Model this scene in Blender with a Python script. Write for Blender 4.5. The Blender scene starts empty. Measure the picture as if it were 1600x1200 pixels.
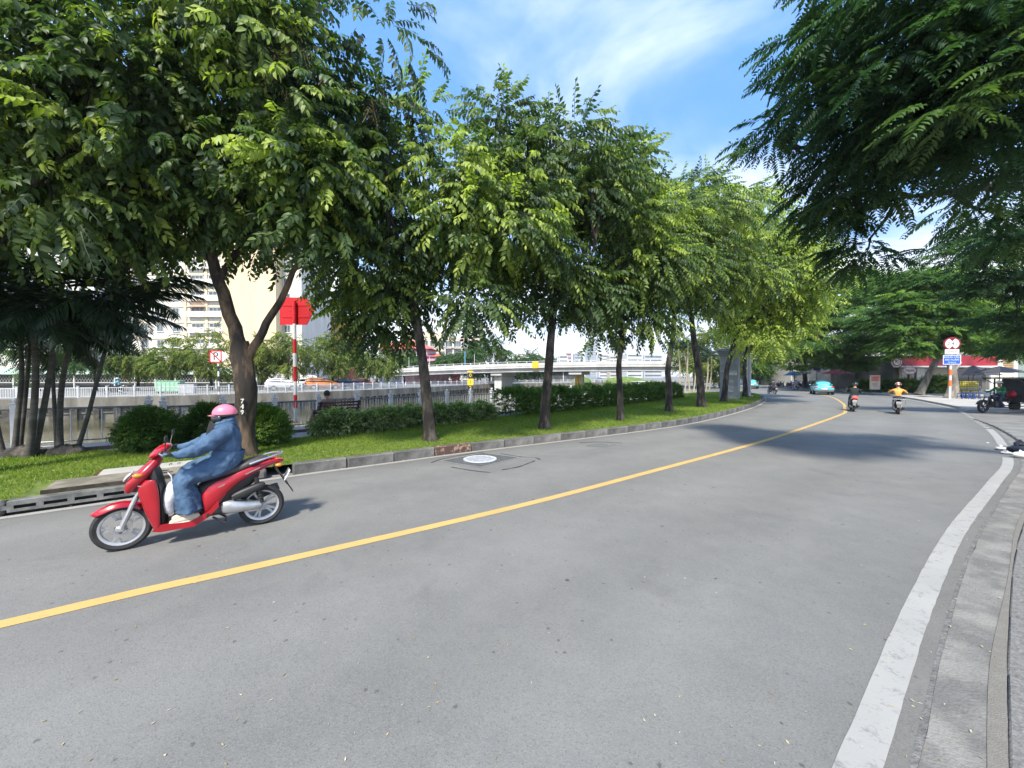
import bpy, bmesh, math, random
import numpy as np
from mathutils import Vector, Matrix
random.seed(11)
RNG = np.random.default_rng(11)
S = bpy.context.scene
COL = S.collection
R = math.radians
# ------------------------------------------------------------------ camera
F, CAMH = 600.0, 1.92                      # focal length in photo pixels (photo 1600 wide), eye height
PITCH = math.atan(12.0 / F)
cd = bpy.data.cameras.new('camera')
cam = bpy.data.objects.new('camera', cd)
COL.objects.link(cam)
cd.sensor_width = 36.0
cd.lens = F / 1600 * 36.0
cd.clip_start, cd.clip_end = 0.05, 6000
cam.location = (0, 0, CAMH)
cam.rotation_euler = (math.pi / 2 - PITCH, 0, 0)
S.camera = cam
# ------------------------------------------------------------------ sky, sun, exposure
SUN_EL, SUN_AZ = R(51), math.atan2(-0.30, -1.0)     # azimuth measured from +Y towards +X
W = bpy.data.worlds.new('World')
S.world = W
W.use_nodes = True
nt = W.node_tree
nt.nodes.clear()
def N(tree, kind, **kw):
    n = tree.nodes.new(kind)
    for k, v in kw.items():
        if k in n.inputs.keys():
            n.inputs[k].default_value = v
        else:
            setattr(n, k, v)
    return n
wo = N(nt, 'ShaderNodeOutputWorld')
bg = N(nt, 'ShaderNodeBackground', Strength=0.15)
sky = N(nt, 'ShaderNodeTexSky')
sky.sky_type = 'NISHITA'
sky.sun_disc = False
sky.sun_elevation = SUN_EL
sky.sun_rotation = SUN_AZ
sky.air_density, sky.dust_density, sky.ozone_density = 1.0, 0.6, 1.6
tc = N(nt, 'ShaderNodeTexCoord')
sep = N(nt, 'ShaderNodeSeparateXYZ')
nt.links.new(tc.outputs['Generated'], sep.inputs[0])
def wmath(op, a, b=None, clamp=False):
    n = nt.nodes.new('ShaderNodeMath')
    n.operation, n.use_clamp = op, clamp
    for i, v in enumerate((a, b)):
        if v is None: continue
        if isinstance(v, (int, float)): n.inputs[i].default_value = v
        else: nt.links.new(v, n.inputs[i])
    return n.outputs[0]
zz = wmath('ADD', wmath('MAXIMUM', sep.outputs[2], 0.0), 0.16)
comb = N(nt, 'ShaderNodeCombineXYZ')
nt.links.new(wmath('DIVIDE', sep.outputs[0], zz), comb.inputs[0])
nt.links.new(wmath('DIVIDE', sep.outputs[1], zz), comb.inputs[1])
mp = N(nt, 'ShaderNodeMapping')
mp.inputs['Location'].default_value = (7.3, 4.1, 0)
mp.inputs['Rotation'].default_value = (0, 0, R(35))
mp.inputs['Scale'].default_value = (0.85, 1.25, 1)
nt.links.new(comb.outputs[0], mp.inputs[0])
no = N(nt, 'ShaderNodeTexNoise', Scale=1.15, Detail=9.0, Roughness=0.56, Distortion=0.35)
nt.links.new(mp.outputs[0], no.inputs['Vector'])
no2 = N(nt, 'ShaderNodeTexNoise', Scale=0.42, Detail=3.0, Roughness=0.5)
nt.links.new(mp.outputs[0], no2.inputs['Vector'])
dens = wmath('ADD', wmath('MULTIPLY', no.outputs[0], 0.62), wmath('MULTIPLY', no2.outputs[0], 0.38))
# more cloud low over the horizon
low = wmath('MULTIPLY', wmath('SUBTRACT', 0.36, sep.outputs[2]), 0.45)
dens = wmath('ADD', dens, wmath('MAXIMUM', low, -0.03))
mr = N(nt, 'ShaderNodeMapRange')
mr.interpolation_type = 'SMOOTHSTEP'
mr.inputs['From Min'].default_value, mr.inputs['From Max'].default_value = 0.42, 0.70
nt.links.new(dens, mr.inputs['Value'])
cl = N(nt, 'ShaderNodeMix', data_type='RGBA')
lift = N(nt, 'ShaderNodeMix', data_type='RGBA')       # mixes the sky towards a fixed deeper blue
lift.inputs[0].default_value = 0.68
lift.inputs[7].default_value = (0.50, 1.55, 3.7, 1)
nt.links.new(sky.outputs[0], lift.inputs[6])
nt.links.new(mr.outputs[0], cl.inputs[0])
nt.links.new(lift.outputs[2], cl.inputs[6])
cl.inputs[7].default_value = (5.2, 5.25, 5.35, 1)
nt.links.new(cl.outputs[2], bg.inputs['Color'])
nt.links.new(bg.outputs[0], wo.inputs['Surface'])
sd = bpy.data.lights.new('sun', 'SUN')
sd.energy, sd.angle, sd.color = 3.4, R(5.0), (1.0, 0.935, 0.81)
sun = bpy.data.objects.new('sun', sd)
COL.objects.link(sun)
sdir = Vector((math.sin(SUN_AZ) * math.cos(SUN_EL), math.cos(SUN_AZ) * math.cos(SUN_EL), math.sin(SUN_EL)))
sun.rotation_euler = sdir.to_track_quat('Z', 'Y').to_euler()
sun.location = sdir * 60
S.view_settings.view_transform = 'Standard'
S.view_settings.look = 'None'
S.view_settings.gamma = 1.0
S.view_settings.use_curve_mapping = False
S.view_settings.exposure = 1.22
S.cycles.max_bounces = 7
S.cycles.diffuse_bounces = 3
S.cycles.transmission_bounces = 5
S.cycles.transparent_max_bounces = 8
S.cycles.use_denoising = True
S.cycles.caustics_reflective = S.cycles.caustics_refractive = False

# ------------------------------------------------------------------ points seen in the photo -> places in the world
_ca, _sa = math.cos(PITCH), math.sin(PITCH)
def ray(x, y):
    r, u = (x - 800) / F, -(y - 600) / F
    return Vector((r, _ca + u * _sa, -_sa + u * _ca))
def G(x, y, z=0.0):                        # on level z
    d = ray(x, y)
    return Vector((0, 0, CAMH)) + d * ((z - CAMH) / d.z)
def P(x, y, Y):                            # at depth Y
    d = ray(x, y)
    return Vector((0, 0, CAMH)) + d * (Y / d.y)

# ------------------------------------------------------------------ objects
def tag(o, label=None, cat=None, group=None, kind=None):
    if label: o['label'] = label
    if cat: o['category'] = cat
    if group: o['group'] = group
    if kind: o['kind'] = kind
    return o
def empty(name, loc=(0, 0, 0), rz=0.0, label=None, cat=None, group=None, kind=None, parent=None):
    o = bpy.data.objects.new(name, None)
    COL.objects.link(o)
    o.empty_display_size = 0.2
    o.location, o.rotation_euler = loc, (0, 0, rz)
    o.parent = parent
    return tag(o, label, cat, group, kind)
def link(name, me, parent=None, loc=None, rot=None, scale=None):
    o = bpy.data.objects.new(name, me)
    COL.objects.link(o)
    o.parent = parent
    if loc is not None: o.location = loc
    if rot is not None: o.rotation_euler = rot
    if scale is not None: o.scale = scale
    return o
def copy_tree(o, parent=None):
    c = o.copy()
    COL.objects.link(c)
    c.parent = parent
    for ch in list(o.children): copy_tree(ch, c)
    return c

class MB:                                   # collects shapes, gives ONE mesh object
    def __init__(s):
        s.v, s.f, s.mi = [], [], []
        s.cur = 0
    def add(s, vs, fs):
        b = len(s.v)
        s.v += [tuple(v) for v in vs]
        for f in fs:
            s.f.append(tuple(b + i for i in f)); s.mi.append(s.cur)
        return s
    def box(s, c, d, rot=None, ch=0.0):
        """box at centre c with full sizes d; ch chamfers the edges"""
        hx, hy, hz = d[0] / 2, d[1] / 2, d[2] / 2
        if ch <= 0:
            vs = [Vector((sx * hx, sy * hy, sz * hz)) for sz in (-1, 1) for sy in (-1, 1) for sx in (-1, 1)]
            fs = [(0, 2, 3, 1), (4, 5, 7, 6), (0, 1, 5, 4), (2, 6, 7, 3), (0, 4, 6, 2), (1, 3, 7, 5)]
        else:
            ch = min(ch, hx * .9, hy * .9, hz * .9)
            vs, ix = [], {}
            for sz in (-1, 1):
                for sy in (-1, 1):
                    for sx in (-1, 1):
                        for a in range(3):
                            p = [sx * (hx - ch), sy * (hy - ch), sz * (hz - ch)]
                            p[a] = (sx * hx, sy * hy, sz * hz)[a]
                            ix[(sx, sy, sz, a)] = len(vs); vs.append(Vector(p))
            fs = []
            for a in range(3):
                o1, o2 = (a + 1) % 3, (a + 2) % 3
                for sg in (-1, 1):
                    q = []
                    for t1, t2 in ((-1, -1), (1, -1), (1, 1), (-1, 1)):
                        k = [0, 0, 0]; k[a] = sg; k[o1] = t1; k[o2] = t2
                        q.append(ix[(k[0], k[1], k[2], a)])
                    fs.append(tuple(q if sg > 0 else q[::-1]))
                for t1 in (-1, 1):
                    for t2 in (-1, 1):
                        def K(sg, ax):
                            k = [0, 0, 0]; k[a] = sg; k[o1] = t1; k[o2] = t2
                            return ix[(k[0], k[1], k[2], ax)]
                        q = [K(-1, o1), K(1, o1), K(1, o2), K(-1, o2)]
                        fs.append(tuple(q if t1 * t2 < 0 else q[::-1]))
            for sx in (-1, 1):
                for sy in (-1, 1):
                    for sz in (-1, 1):
                        q = [ix[(sx, sy, sz, a)] for a in range(3)]
                        fs.append(tuple(q if sx * sy * sz > 0 else q[::-1]))
        c = Vector(c)
        if rot is not None:
            M = rot if isinstance(rot, Matrix) else Matrix.Rotation(rot, 3, 'Z')
            vs = [M @ v for v in vs]
        return s.add([v + c for v in vs], fs)
    def bar(s, a, b, w, h, ch=0.0, up=(0, 0, 1)):
        """beam from a to b, w across, h along up"""
        a, b = Vector(a), Vector(b)
        x = (b - a); L = x.length; x.normalize()
        y = Vector(up).cross(x)
        if y.length < 1e-4: y = Vector((0, 1, 0)).cross(x)
        y.normalize(); z = x.cross(y)
        M = Matrix((x, y, z)).transposed()
        return s.box((a + b) / 2, (L, w, h), M, ch)
    def tube(s, pts, rad, seg=8, caps=True, flat=1.0):
        pts = [Vector(p) for p in pts]
        n = len(pts)
        if isinstance(rad, (int, float)): rad = [rad] * n
        vs, fs = [], []
        t0 = (pts[1] - pts[0]).normalized()
        u = t0.cross(Vector((0, 0, 1)))
        if u.length < 1e-3: u = t0.cross(Vector((0, 1, 0)))
        u.normalize()
        for i in range(n):
            t = (pts[min(i + 1, n - 1)] - pts[max(i - 1, 0)]).normalized()
            u = (u - t * u.dot(t)).normalized()
            w = t.cross(u)
            for k in range(seg):
                an = 2 * math.pi * k / seg
                vs.append(pts[i] + (u * math.cos(an) + w * math.sin(an) * flat) * rad[i])
        for i in range(n - 1):
            for k in range(seg):
                a, b = i * seg + k, i * seg + (k + 1) % seg
                fs.append((a, b, b + seg, a + seg))
        if caps:
            fs.append(tuple(range(seg - 1, -1, -1)))
            fs.append(tuple((n - 1) * seg + k for k in range(seg)))
        return s.add(vs, fs)
    def lathe(s, prof, c=(0, 0, 0), axis='Z', seg=20, a0=0.0, a1=2 * math.pi):
        """prof = [(radius, height)...] about an axis through c"""
        full = abs(a1 - a0 - 2 * math.pi) < 1e-5
        m = seg if full else seg + 1
        vs, fs = [], []
        c = Vector(c)
        for r_, h_ in prof:
            for k in range(m):
                an = a0 + (a1 - a0) * k / seg
                p = (r_ * math.cos(an), r_ * math.sin(an), h_)
                if axis == 'Y': p = (p[0], p[2], p[1])
                elif axis == 'X': p = (p[2], p[0], p[1])
                vs.append(c + Vector(p))
        for i in range(len(prof) - 1):
            for k in range(seg):
                a, b = i * m + k, i * m + (k + 1) % m
                fs.append((a, b, b + m, a + m) if axis != 'Y' else (a, a + m, b + m, b))
        return s.add(vs, fs)
    def prism(s, poly, d0, d1, M=None):
        """2-D outline (x,y) counter-clockwise, extruded along z d0..d1, then placed by M (4x4)"""
        n = len(poly)
        vs = [Vector((p[0], p[1], d0)) for p in poly] + [Vector((p[0], p[1], d1)) for p in poly]
        if M is not None: vs = [M @ v for v in vs]
        fs = [tuple(range(n - 1, -1, -1)), tuple(range(n, 2 * n))]
        fs += [(i, (i + 1) % n, (i + 1) % n + n, i + n) for i in range(n)]
        return s.add(vs, fs)
    def loft(s, st, seg=14, caps=True):
        """st = [(x, z, tilt, half width, half height, squareness)]: rings across Y; the ring's own up leans by tilt from +Z towards -X"""
        vs, fs = [], []
        for (x, z, tl, hw, hh, ex) in st:
            ux, uz = math.sin(tl), math.cos(tl)
            for k in range(seg):
                an = 2 * math.pi * k / seg
                ca, sa = math.cos(an), math.sin(an)
                a = math.copysign(abs(ca) ** (2 / ex), ca) * hw
                b = math.copysign(abs(sa) ** (2 / ex), sa) * hh
                vs.append((x + ux * b, a, z + uz * b))
        n = len(st)
        for i in range(n - 1):
            for k in range(seg):
                a, b = i * seg + k, i * seg + (k + 1) % seg
                fs.append((a, a + seg, b + seg, b))
        if caps:
            fs.append(tuple(range(seg)))
            fs.append(tuple((n - 1) * seg + k for k in range(seg - 1, -1, -1)))
        return s.add(vs, fs)
    def ball(s, c, r, seg=14, rings=8, sx=1, sy=1, sz=1, lo=-math.pi / 2, hi=math.pi / 2):
        c = Vector(c)
        vs, fs = [], []
        for i in range(rings + 1):
            la = lo + (hi - lo) * i / rings
            for k in range(seg):
                an = 2 * math.pi * k / seg
                vs.append(c + Vector((r * sx * math.cos(la) * math.cos(an), r * sy * math.cos(la) * math.sin(an), r * sz * math.sin(la))))
        for i in range(rings):
            for k in range(seg):
                a, b = i * seg + k, i * seg + (k + 1) % seg
                fs.append((a, b, b + seg, a + seg))
        return s.add(vs, fs)
    def mesh(s, name, m=None, smooth=True, angle=38, fix=False):
        me = bpy.data.meshes.new(name)
        me.from_pydata(s.v, [], s.f)
        if m is not None:
            for q in (m if isinstance(m, (list, tuple)) else [m]): me.materials.append(q)
        if any(s.mi): me.polygons.foreach_set('material_index', s.mi)
        if fix:
            bm = bmesh.new(); bm.from_mesh(me)
            bmesh.ops.recalc_face_normals(bm, faces=bm.faces)
            bm.to_mesh(me); bm.free()
        if smooth:
            me.shade_smooth()
            me.set_sharp_from_angle(angle=R(angle))
        me.update()
        return me
    def build(s, name, m=None, parent=None, loc=None, rot=None, smooth=True, angle=38, sub=0, fix=True, solid=0.0):
        o = link(name, s.mesh(name, m, smooth, angle, fix), parent, loc, rot)
        if solid:
            k = o.modifiers.new('thickness', 'SOLIDIFY'); k.thickness = solid; k.offset = 0
        if sub:
            k = o.modifiers.new('smooth', 'SUBSURF'); k.levels = k.render_levels = sub
        return o

def mesh_np(name, V, loops, starts, m, tint=None, smooth=False, mi=None):
    me = bpy.data.meshes.new(name)
    me.vertices.add(len(V)); me.vertices.foreach_set('co', np.ascontiguousarray(V, dtype=np.float32).ravel())
    me.loops.add(len(loops)); me.loops.foreach_set('vertex_index', np.ascontiguousarray(loops, dtype=np.int32))
    me.polygons.add(len(starts)); me.polygons.foreach_set('loop_start', np.ascontiguousarray(starts, dtype=np.int32))
    for q in (m if isinstance(m, (list, tuple)) else [m]): me.materials.append(q)
    if mi is not None: me.polygons.foreach_set('material_index', np.ascontiguousarray(mi, dtype=np.int32))
    if tint is not None:
        a = me.attributes.new('tint', 'FLOAT', 'POINT')
        a.data.foreach_set('value', np.ascontiguousarray(tint, dtype=np.float32))
    if smooth: me.polygons.foreach_set('use_smooth', np.ones(len(starts), dtype=bool))
    me.update(calc_edges=True)
    return me

# ------------------------------------------------------------------ materials
def lin(h):
    h = h.lstrip('#')
    c = [int(h[i:i + 2], 16) / 255 for i in (0, 2, 4)]
    return tuple(((x / 12.92) if x <= .04045 else ((x + .055) / 1.055) ** 2.4) for x in c)
_M = {}
def mat(name, col, rough=0.6, metal=0.0, var=0.12, scale=6.0, bump=0.0, bscale=40.0, spec=0.5, coat=0.0, col2=None, streak=None, mix=(0.42, 0.62), emit=0.0, detail=6.0, alpha=None, trans=0.0):
    """procedural surface: base colour varied by noise (or blended to col2), grain bump"""
    if name in _M: return _M[name]
    m = bpy.data.materials.new(name); m.use_nodes = True
    t = m.node_tree
    b = t.nodes['Principled BSDF']
    b.inputs['Roughness'].default_value = rough
    b.inputs['Metallic'].default_value = metal
    b.inputs['Specular IOR Level'].default_value = spec
    b.inputs['Coat Weight'].default_value = coat
    b.inputs['Coat Roughness'].default_value = 0.06
    if trans: b.inputs['Transmission Weight'].default_value = trans
    co = N(t, 'ShaderNodeTexCoord')
    src = co.outputs['Object']
    if streak:
        mpn = N(t, 'ShaderNodeMapping'); mpn.inputs['Scale'].default_value = streak
        t.links.new(src, mpn.inputs[0]); vsrc = mpn.outputs[0]
    else: vsrc = src
    nz = N(t, 'ShaderNodeTexNoise', Scale=scale, Detail=detail, Roughness=0.62)
    t.links.new(vsrc, nz.inputs['Vector'])
    rp = N(t, 'ShaderNodeMapRange')
    rp.inputs['From Min'].default_value, rp.inputs['From Max'].default_value = mix
    t.links.new(nz.outputs[0], rp.inputs['Value'])
    mx = N(t, 'ShaderNodeMix', data_type='RGBA')
    t.links.new(rp.outputs[0], mx.inputs[0])
    c1 = tuple(max(0, c * (1 - var)) for c in col)
    c2 = col2 if col2 else tuple(min(1, c * (1 + var)) for c in col)
    mx.inputs[6].default_value = (*c1, 1); mx.inputs[7].default_value = (*c2, 1)
    t.links.new(mx.outputs[2], b.inputs['Base Color'])
    if emit:
        t.links.new(mx.outputs[2], b.inputs['Emission Color']); b.inputs['Emission Strength'].default_value = emit
    if bump:
        n2 = N(t, 'ShaderNodeTexNoise', Scale=bscale, Detail=4.0)
        t.links.new(vsrc, n2.inputs['Vector'])
        bp = N(t, 'ShaderNodeBump', Strength=bump, Distance=0.02)
        t.links.new(n2.outputs[0], bp.inputs['Height'])
        t.links.new(bp.outputs[0], b.inputs['Normal'])
    _M[name] = m
    return m
def leaf_mat(name, dark, mid, young, rough=0.42, transl=0.34, spec=0.45):
    """leaf colour follows the per-leaf 'tint' value: dark .. mid .. light, by age and, on some plants"""
    m = bpy.data.materials.new(name); m.use_nodes = True
    t = m.node_tree
    b = t.nodes['Principled BSDF']
    out = t.nodes['Material Output']
    at = N(t, 'ShaderNodeAttribute', attribute_name='tint')
    cr = N(t, 'ShaderNodeValToRGB')
    e = cr.color_ramp.elements
    e[0].position, e[0].color = 0.0, (*dark, 1)
    e[1].position, e[1].color = 1.0, (*young, 1)
    k = e.new(0.55); k.color = (*mid, 1)
    t.links.new(at.outputs['Fac'], cr.inputs[0])
    t.links.new(cr.outputs[0], b.inputs['Base Color'])
    b.inputs['Roughness'].default_value = rough
    b.inputs['Specular IOR Level'].default_value = spec
    tr = N(t, 'ShaderNodeBsdfTranslucent')
    hs = N(t, 'ShaderNodeMix', data_type='RGBA', blend_type='MULTIPLY')
    hs.inputs[0].default_value = 1.0
    hs.inputs[7].default_value = (1.35, 1.5, 0.55, 1)
    t.links.new(cr.outputs[0], hs.inputs[6]); t.links.new(hs.outputs[2], tr.inputs['Color'])
    ms = N(t, 'ShaderNodeMixShader'); ms.inputs[0].default_value = transl
    t.links.new(b.outputs[0], ms.inputs[1]); t.links.new(tr.outputs[0], ms.inputs[2])
    t.links.new(ms.outputs[0], out.inputs['Surface'])
    return m
def asphalt_mat():
    m = bpy.data.materials.new('asphalt'); m.use_nodes = True
    t = m.node_tree; b = t.nodes['Principled BSDF']
    co = N(t, 'ShaderNodeTexCoord'); src = co.outputs['Object']
    def noise(sc, det=5, ro=.6, dist=0.0):
        n = N(t, 'ShaderNodeTexNoise', Scale=sc, Detail=det, Roughness=ro, Distortion=dist); t.links.new(src, n.inputs['Vector']); return n.outputs[0]
    def rng(v, a, b_, lo=0.0, hi=1.0):
        n = N(t, 'ShaderNodeMapRange'); n.inputs[1].default_value, n.inputs[2].default_value, n.inputs[3].default_value, n.inputs[4].default_value = a, b_, lo, hi
        t.links.new(v, n.inputs[0]); return n.outputs[0]
    def mixc(f, a, b_, bt='MIX'):
        n = N(t, 'ShaderNodeMix', data_type='RGBA', blend_type=bt)
        for i, v in ((0, f), (6, a), (7, b_)):
            if isinstance(v, (float, int)): n.inputs[i].default_value = v
            elif isinstance(v, tuple): n.inputs[i].default_value = (*v, 1)
            else: t.links.new(v, n.inputs[i])
        return n.outputs[2]
    base = mixc(rng(noise(0.35, 4), .35, .68), (0.142, 0.142, 0.137), (0.180, 0.179, 0.172))
    base = mixc(rng(noise(2.2, 6, .7), .4, .75, 0, .6), base, (0.202, 0.200, 0.190))
    vo = N(t, 'ShaderNodeTexVoronoi', Scale=120.0); t.links.new(src, vo.inputs['Vector'])
    sepc = N(t, 'ShaderNodeSeparateColor'); t.links.new(vo.outputs['Color'], sepc.inputs[0])
    base = mixc(rng(sepc.outputs[0], .55, 1.0, 0, .42), base, (0.225, 0.22, 0.212))
    base = mixc(rng(sepc.outputs[1], .74, 1.0, 0, .42), base, (0.085, 0.086, 0.088))
    # wheel tracks polished paler, a darker oily band in the middle of each lane, dirt at the edges ('lane' runs 0..1 across)
    la = N(t, 'ShaderNodeAttribute', attribute_name='lane')
    lr = N(t, 'ShaderNodeValToRGB'); el = lr.color_ramp.elements
    el[0].position, el[0].color = 0.0, (.78, .77, .75, 1); el[1].position, el[1].color = 1.0, (.84, .83, .80, 1)
    for p_, v_ in ((.04, .90), (.14, 1.05), (.23, .95), (.33, 1.06), (.47, .97), (.53, .98), (.63, 1.07), (.74, .94), (.85, 1.05), (.95, .93)):
        k_ = el.new(p_); k_.color = (v_, v_, v_ * .995, 1)
    t.links.new(la.outputs['Fac'], lr.inputs[0])
    base = mixc(1.0, base, lr.outputs[0], 'MULTIPLY')
    base = mixc(rng(noise(.9, 7, .75, .8), .56, .74, 0, .38), base, (0.085, 0.085, 0.086))
    # scattered oil drops and chips
    v2 = N(t, 'ShaderNodeTexVoronoi', Scale=2.6, Randomness=1.0); t.links.new(src, v2.inputs['Vector'])
    s2 = N(t, 'ShaderNodeSeparateColor'); t.links.new(v2.outputs['Color'], s2.inputs[0])
    dn = N(t, 'ShaderNodeMath', operation='ADD'); t.links.new(v2.outputs['Distance'], dn.inputs[0])
    t.links.new(rng(noise(22, 3), .3, .7, -.05, .05), dn.inputs[1])
    spot = N(t, 'ShaderNodeMath', operation='MULTIPLY')
    t.links.new(rng(dn.outputs[0], .035, .06, .75, 0), spot.inputs[0])
    t.links.new(rng(s2.outputs[2], .50, .54), spot.inputs[1])
    base = mixc(spot.outputs[0], base, (0.03, 0.03, 0.03))
    v3 = N(t, 'ShaderNodeTexVoronoi', Scale=9.0, Randomness=1.0); t.links.new(src, v3.inputs['Vector'])
    s3 = N(t, 'ShaderNodeSeparateColor'); t.links.new(v3.outputs['Color'], s3.inputs[0])
    d3 = N(t, 'ShaderNodeMath', operation='ADD'); t.links.new(v3.outputs['Distance'], d3.inputs[0]); t.links.new(rng(noise(60, 3), .3, .7, -.07, .07), d3.inputs[1])
    sp3 = N(t, 'ShaderNodeMath', operation='MULTIPLY'); t.links.new(rng(d3.outputs[0], .08, .14, .6, 0), sp3.inputs[0]); t.links.new(rng(s3.outputs[1], .66, .70), sp3.inputs[1])
    base = mixc(sp3.outputs[0], base, (0.045, 0.044, 0.042))
    t.links.new(base, b.inputs['Base Color'])
    t.links.new(rng(noise(0.5, 3), .3, .7, .62, .86), b.inputs['Roughness'])
    b.inputs['Specular IOR Level'].default_value = 0.35
    bp = N(t, 'ShaderNodeBump', Strength=0.22, Distance=0.005); t.links.new(vo.outputs['Distance'], bp.inputs['Height'])
    t.links.new(bp.outputs[0], b.inputs['Normal'])
    return m
def paint_mat(name, col, under=(0.15, 0.15, 0.148), wear=(0.60, 0.72), sc=9.0):
    m = bpy.data.materials.new(name); m.use_nodes = True
    t = m.node_tree; b = t.nodes['Principled BSDF']
    co = N(t, 'ShaderNodeTexCoord'); src = co.outputs['Object']
    n1 = N(t, 'ShaderNodeTexNoise', Scale=sc, Detail=9.0, Roughness=0.72); t.links.new(src, n1.inputs['Vector'])
    n2 = N(t, 'ShaderNodeTexNoise', Scale=55.0, Detail=3.0, Roughness=0.6); t.links.new(src, n2.inputs['Vector'])
    ad = N(t, 'ShaderNodeMath', operation='MULTIPLY_ADD'); ad.inputs[1].default_value = 0.35
    t.links.new(n2.outputs[0], ad.inputs[0]); t.links.new(n1.outputs[0], ad.inputs[2])
    r1 = N(t, 'ShaderNodeMapRange'); r1.inputs[1].default_value, r1.inputs[2].default_value = wear[0] + .17, wear[1] + .19
    t.links.new(ad.outputs[0], r1.inputs[0])
    n3 = N(t, 'ShaderNodeTexNoise', Scale=1.6, Detail=5.0); t.links.new(src, n3.inputs['Vector'])
    dm = N(t, 'ShaderNodeMix', data_type='RGBA'); t.links.new(n3.outputs[0], dm.inputs[0])
    dm.inputs[6].default_value = (*[c * .78 for c in col], 1); dm.inputs[7].default_value = (*[min(1, c * 1.08) for c in col], 1)
    mx = N(t, 'ShaderNodeMix', data_type='RGBA'); t.links.new(r1.outputs[0], mx.inputs[0])
    t.links.new(dm.outputs[2], mx.inputs[6]); mx.inputs[7].default_value = (*under, 1)
    t.links.new(mx.outputs[2], b.inputs['Base Color']); b.inputs['Roughness'].default_value = 0.7
    bp = N(t, 'ShaderNodeBump', Strength=0.22, Distance=0.005); t.links.new(n2.outputs[0], bp.inputs['Height']); t.links.new(bp.outputs[0], b.inputs['Normal'])
    return m

def text_part(txt, size, m, parent, loc, rot, name='lettering', align='CENTER', ext=0.003, sx=1.0):
    c = bpy.data.curves.new('t', 'FONT'); c.body = txt; c.size = size; c.extrude = ext
    c.align_x = align; c.align_y = 'CENTER'; c.resolution_u = 2
    o = bpy.data.objects.new('t', c); COL.objects.link(o)
    dg = bpy.context.evaluated_depsgraph_get()
    me = bpy.data.meshes.new_from_object(o.evaluated_get(dg))
    bpy.data.objects.remove(o); bpy.data.curves.remove(c)
    me.materials.clear(); me.materials.append(m); me.name = name
    return link(name, me, parent, loc, rot, (sx, 1, 1))

# ------------------------------------------------------------------ plan lines (left edge line, centre line, right edge line)
KX = CAMH / 1.8
def XS(pts): return [(p[0] * KX, p[1]) for p in pts]
def catmull(pts, step=0.5):
    pts = [Vector((p[0], p[1], 0)) for p in pts]
    out = []
    n = len(pts)
    for i in range(n - 1):
        p0, p1, p2, p3 = pts[max(i - 1, 0)], pts[i], pts[i + 1], pts[min(i + 2, n - 1)]
        k = max(2, int((p2 - p1).length / step))
        for j in range(k):
            t = j / k
            out.append(0.5 * ((2 * p1) + (p2 - p0) * t + (2 * p0 - 5 * p1 + 4 * p2 - p3) * t * t + (3 * p1 - p0 - 3 * p2 + p3) * t ** 3))
    out.append(pts[-1])
    return out
def offset(line, d):
    """to the left of travel when d > 0"""
    out = []
    n = len(line)
    for i in range(n):
        t = (line[min(i + 1, n - 1)] - line[max(i - 1, 0)]).normalized()
        out.append(line[i] + Vector((-t.y, t.x, 0)) * d)
    return out
def cum(line):
    s = [0.0]
    for a, b in zip(line, line[1:]): s.append(s[-1] + (b - a).length)
    return s
def along(line, s, cs=None):
    cs = cs or cum(line)
    s = max(0, min(s, cs[-1]))
    i = int(np.searchsorted(cs, s)); i = max(1, min(i, len(cs) - 1))
    t = (s - cs[i - 1]) / max(1e-9, cs[i] - cs[i - 1])
    return line[i - 1].lerp(line[i], t), (line[i] - line[i - 1]).normalized()
def near_s(line, p, cs=None):
    p = (p[0] * KX, p[1])
    cs = cs or cum(line)
    return cs[min(range(len(line)), key=lambda i: (line[i].x - p[0]) ** 2 + (line[i].y - p[1]) ** 2)]
def sheet(mb, a, b, z, z2=None):
    n = min(len(a), len(b))
    z2 = z if z2 is None else z2
    vs = [(p.x, p.y, z) for p in a[:n]] + [(p.x, p.y, z2) for p in b[:n]]
    mb.add(vs, [(i, n + i, n + i + 1, i + 1) for i in range(n - 1)])
    return mb
# ================================================================== setting
LL = catmull(XS([(-34, -20), (-18, -5.2), (-12, .25), (-6.46, 5.17), (-4.08, 7.25), (-2.6, 8.4), (-.77, 9.82), (4.14, 13.3), (7.6, 16.3), (12.3, 21.6), (15.9, 26.2), (19.6, 31.6), (22.6, 37.2), (24.0, 42), (25.4, 50), (29, 62), (36, 80), (46, 104)]), .4)
CC = catmull(XS([(-30, -19), (-14, -5.2), (-8, -.45), (-3.66, 2.97), (-2.4, 3.86), (0, 5.57), (2.35, 7.47), (7.27, 11.6), (12.6, 16.5), (15.85, 19.6), (17.0, 20.85), (18.5, 22.75), (21.7, 26.8), (27.2, 34.7), (30.7, 41), (33.8, 48), (37.5, 60), (43, 76), (52, 100)]), .4)
RR = catmull(XS([(-26, -20.5), (-12, -9.2), (-2, -1.1), (1.57, 1.83), (3.1, 3.1), (5.2, 4.75), (8.1, 6.85), (10.7, 8.8), (14.9, 12.6), (18.25, 16), (23.9, 22), (28, 27.6), (31.6, 33), (35.6, 40), (40, 49), (45, 60), (51, 75), (60, 98)]), .4)
sL, sC, sR = cum(LL), cum(CC), cum(RR)
def resample(line, n, s0=None, s1=None):
    cs = cum(line)
    s0 = 0 if s0 is None else s0; s1 = cs[-1] if s1 is None else s1
    return [along(line, s0 + (s1 - s0) * i / (n - 1), cs)[0] for i in range(n)]
def sub(line, s0, s1, step=0.4):
    return resample(line, max(2, int((s1 - s0) / step)), s0, s1)
M_ASPH = asphalt_mat()
M_WHITE = paint_mat('white_road_paint', (.33, .325, .31), wear=(.54, .72))
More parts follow.
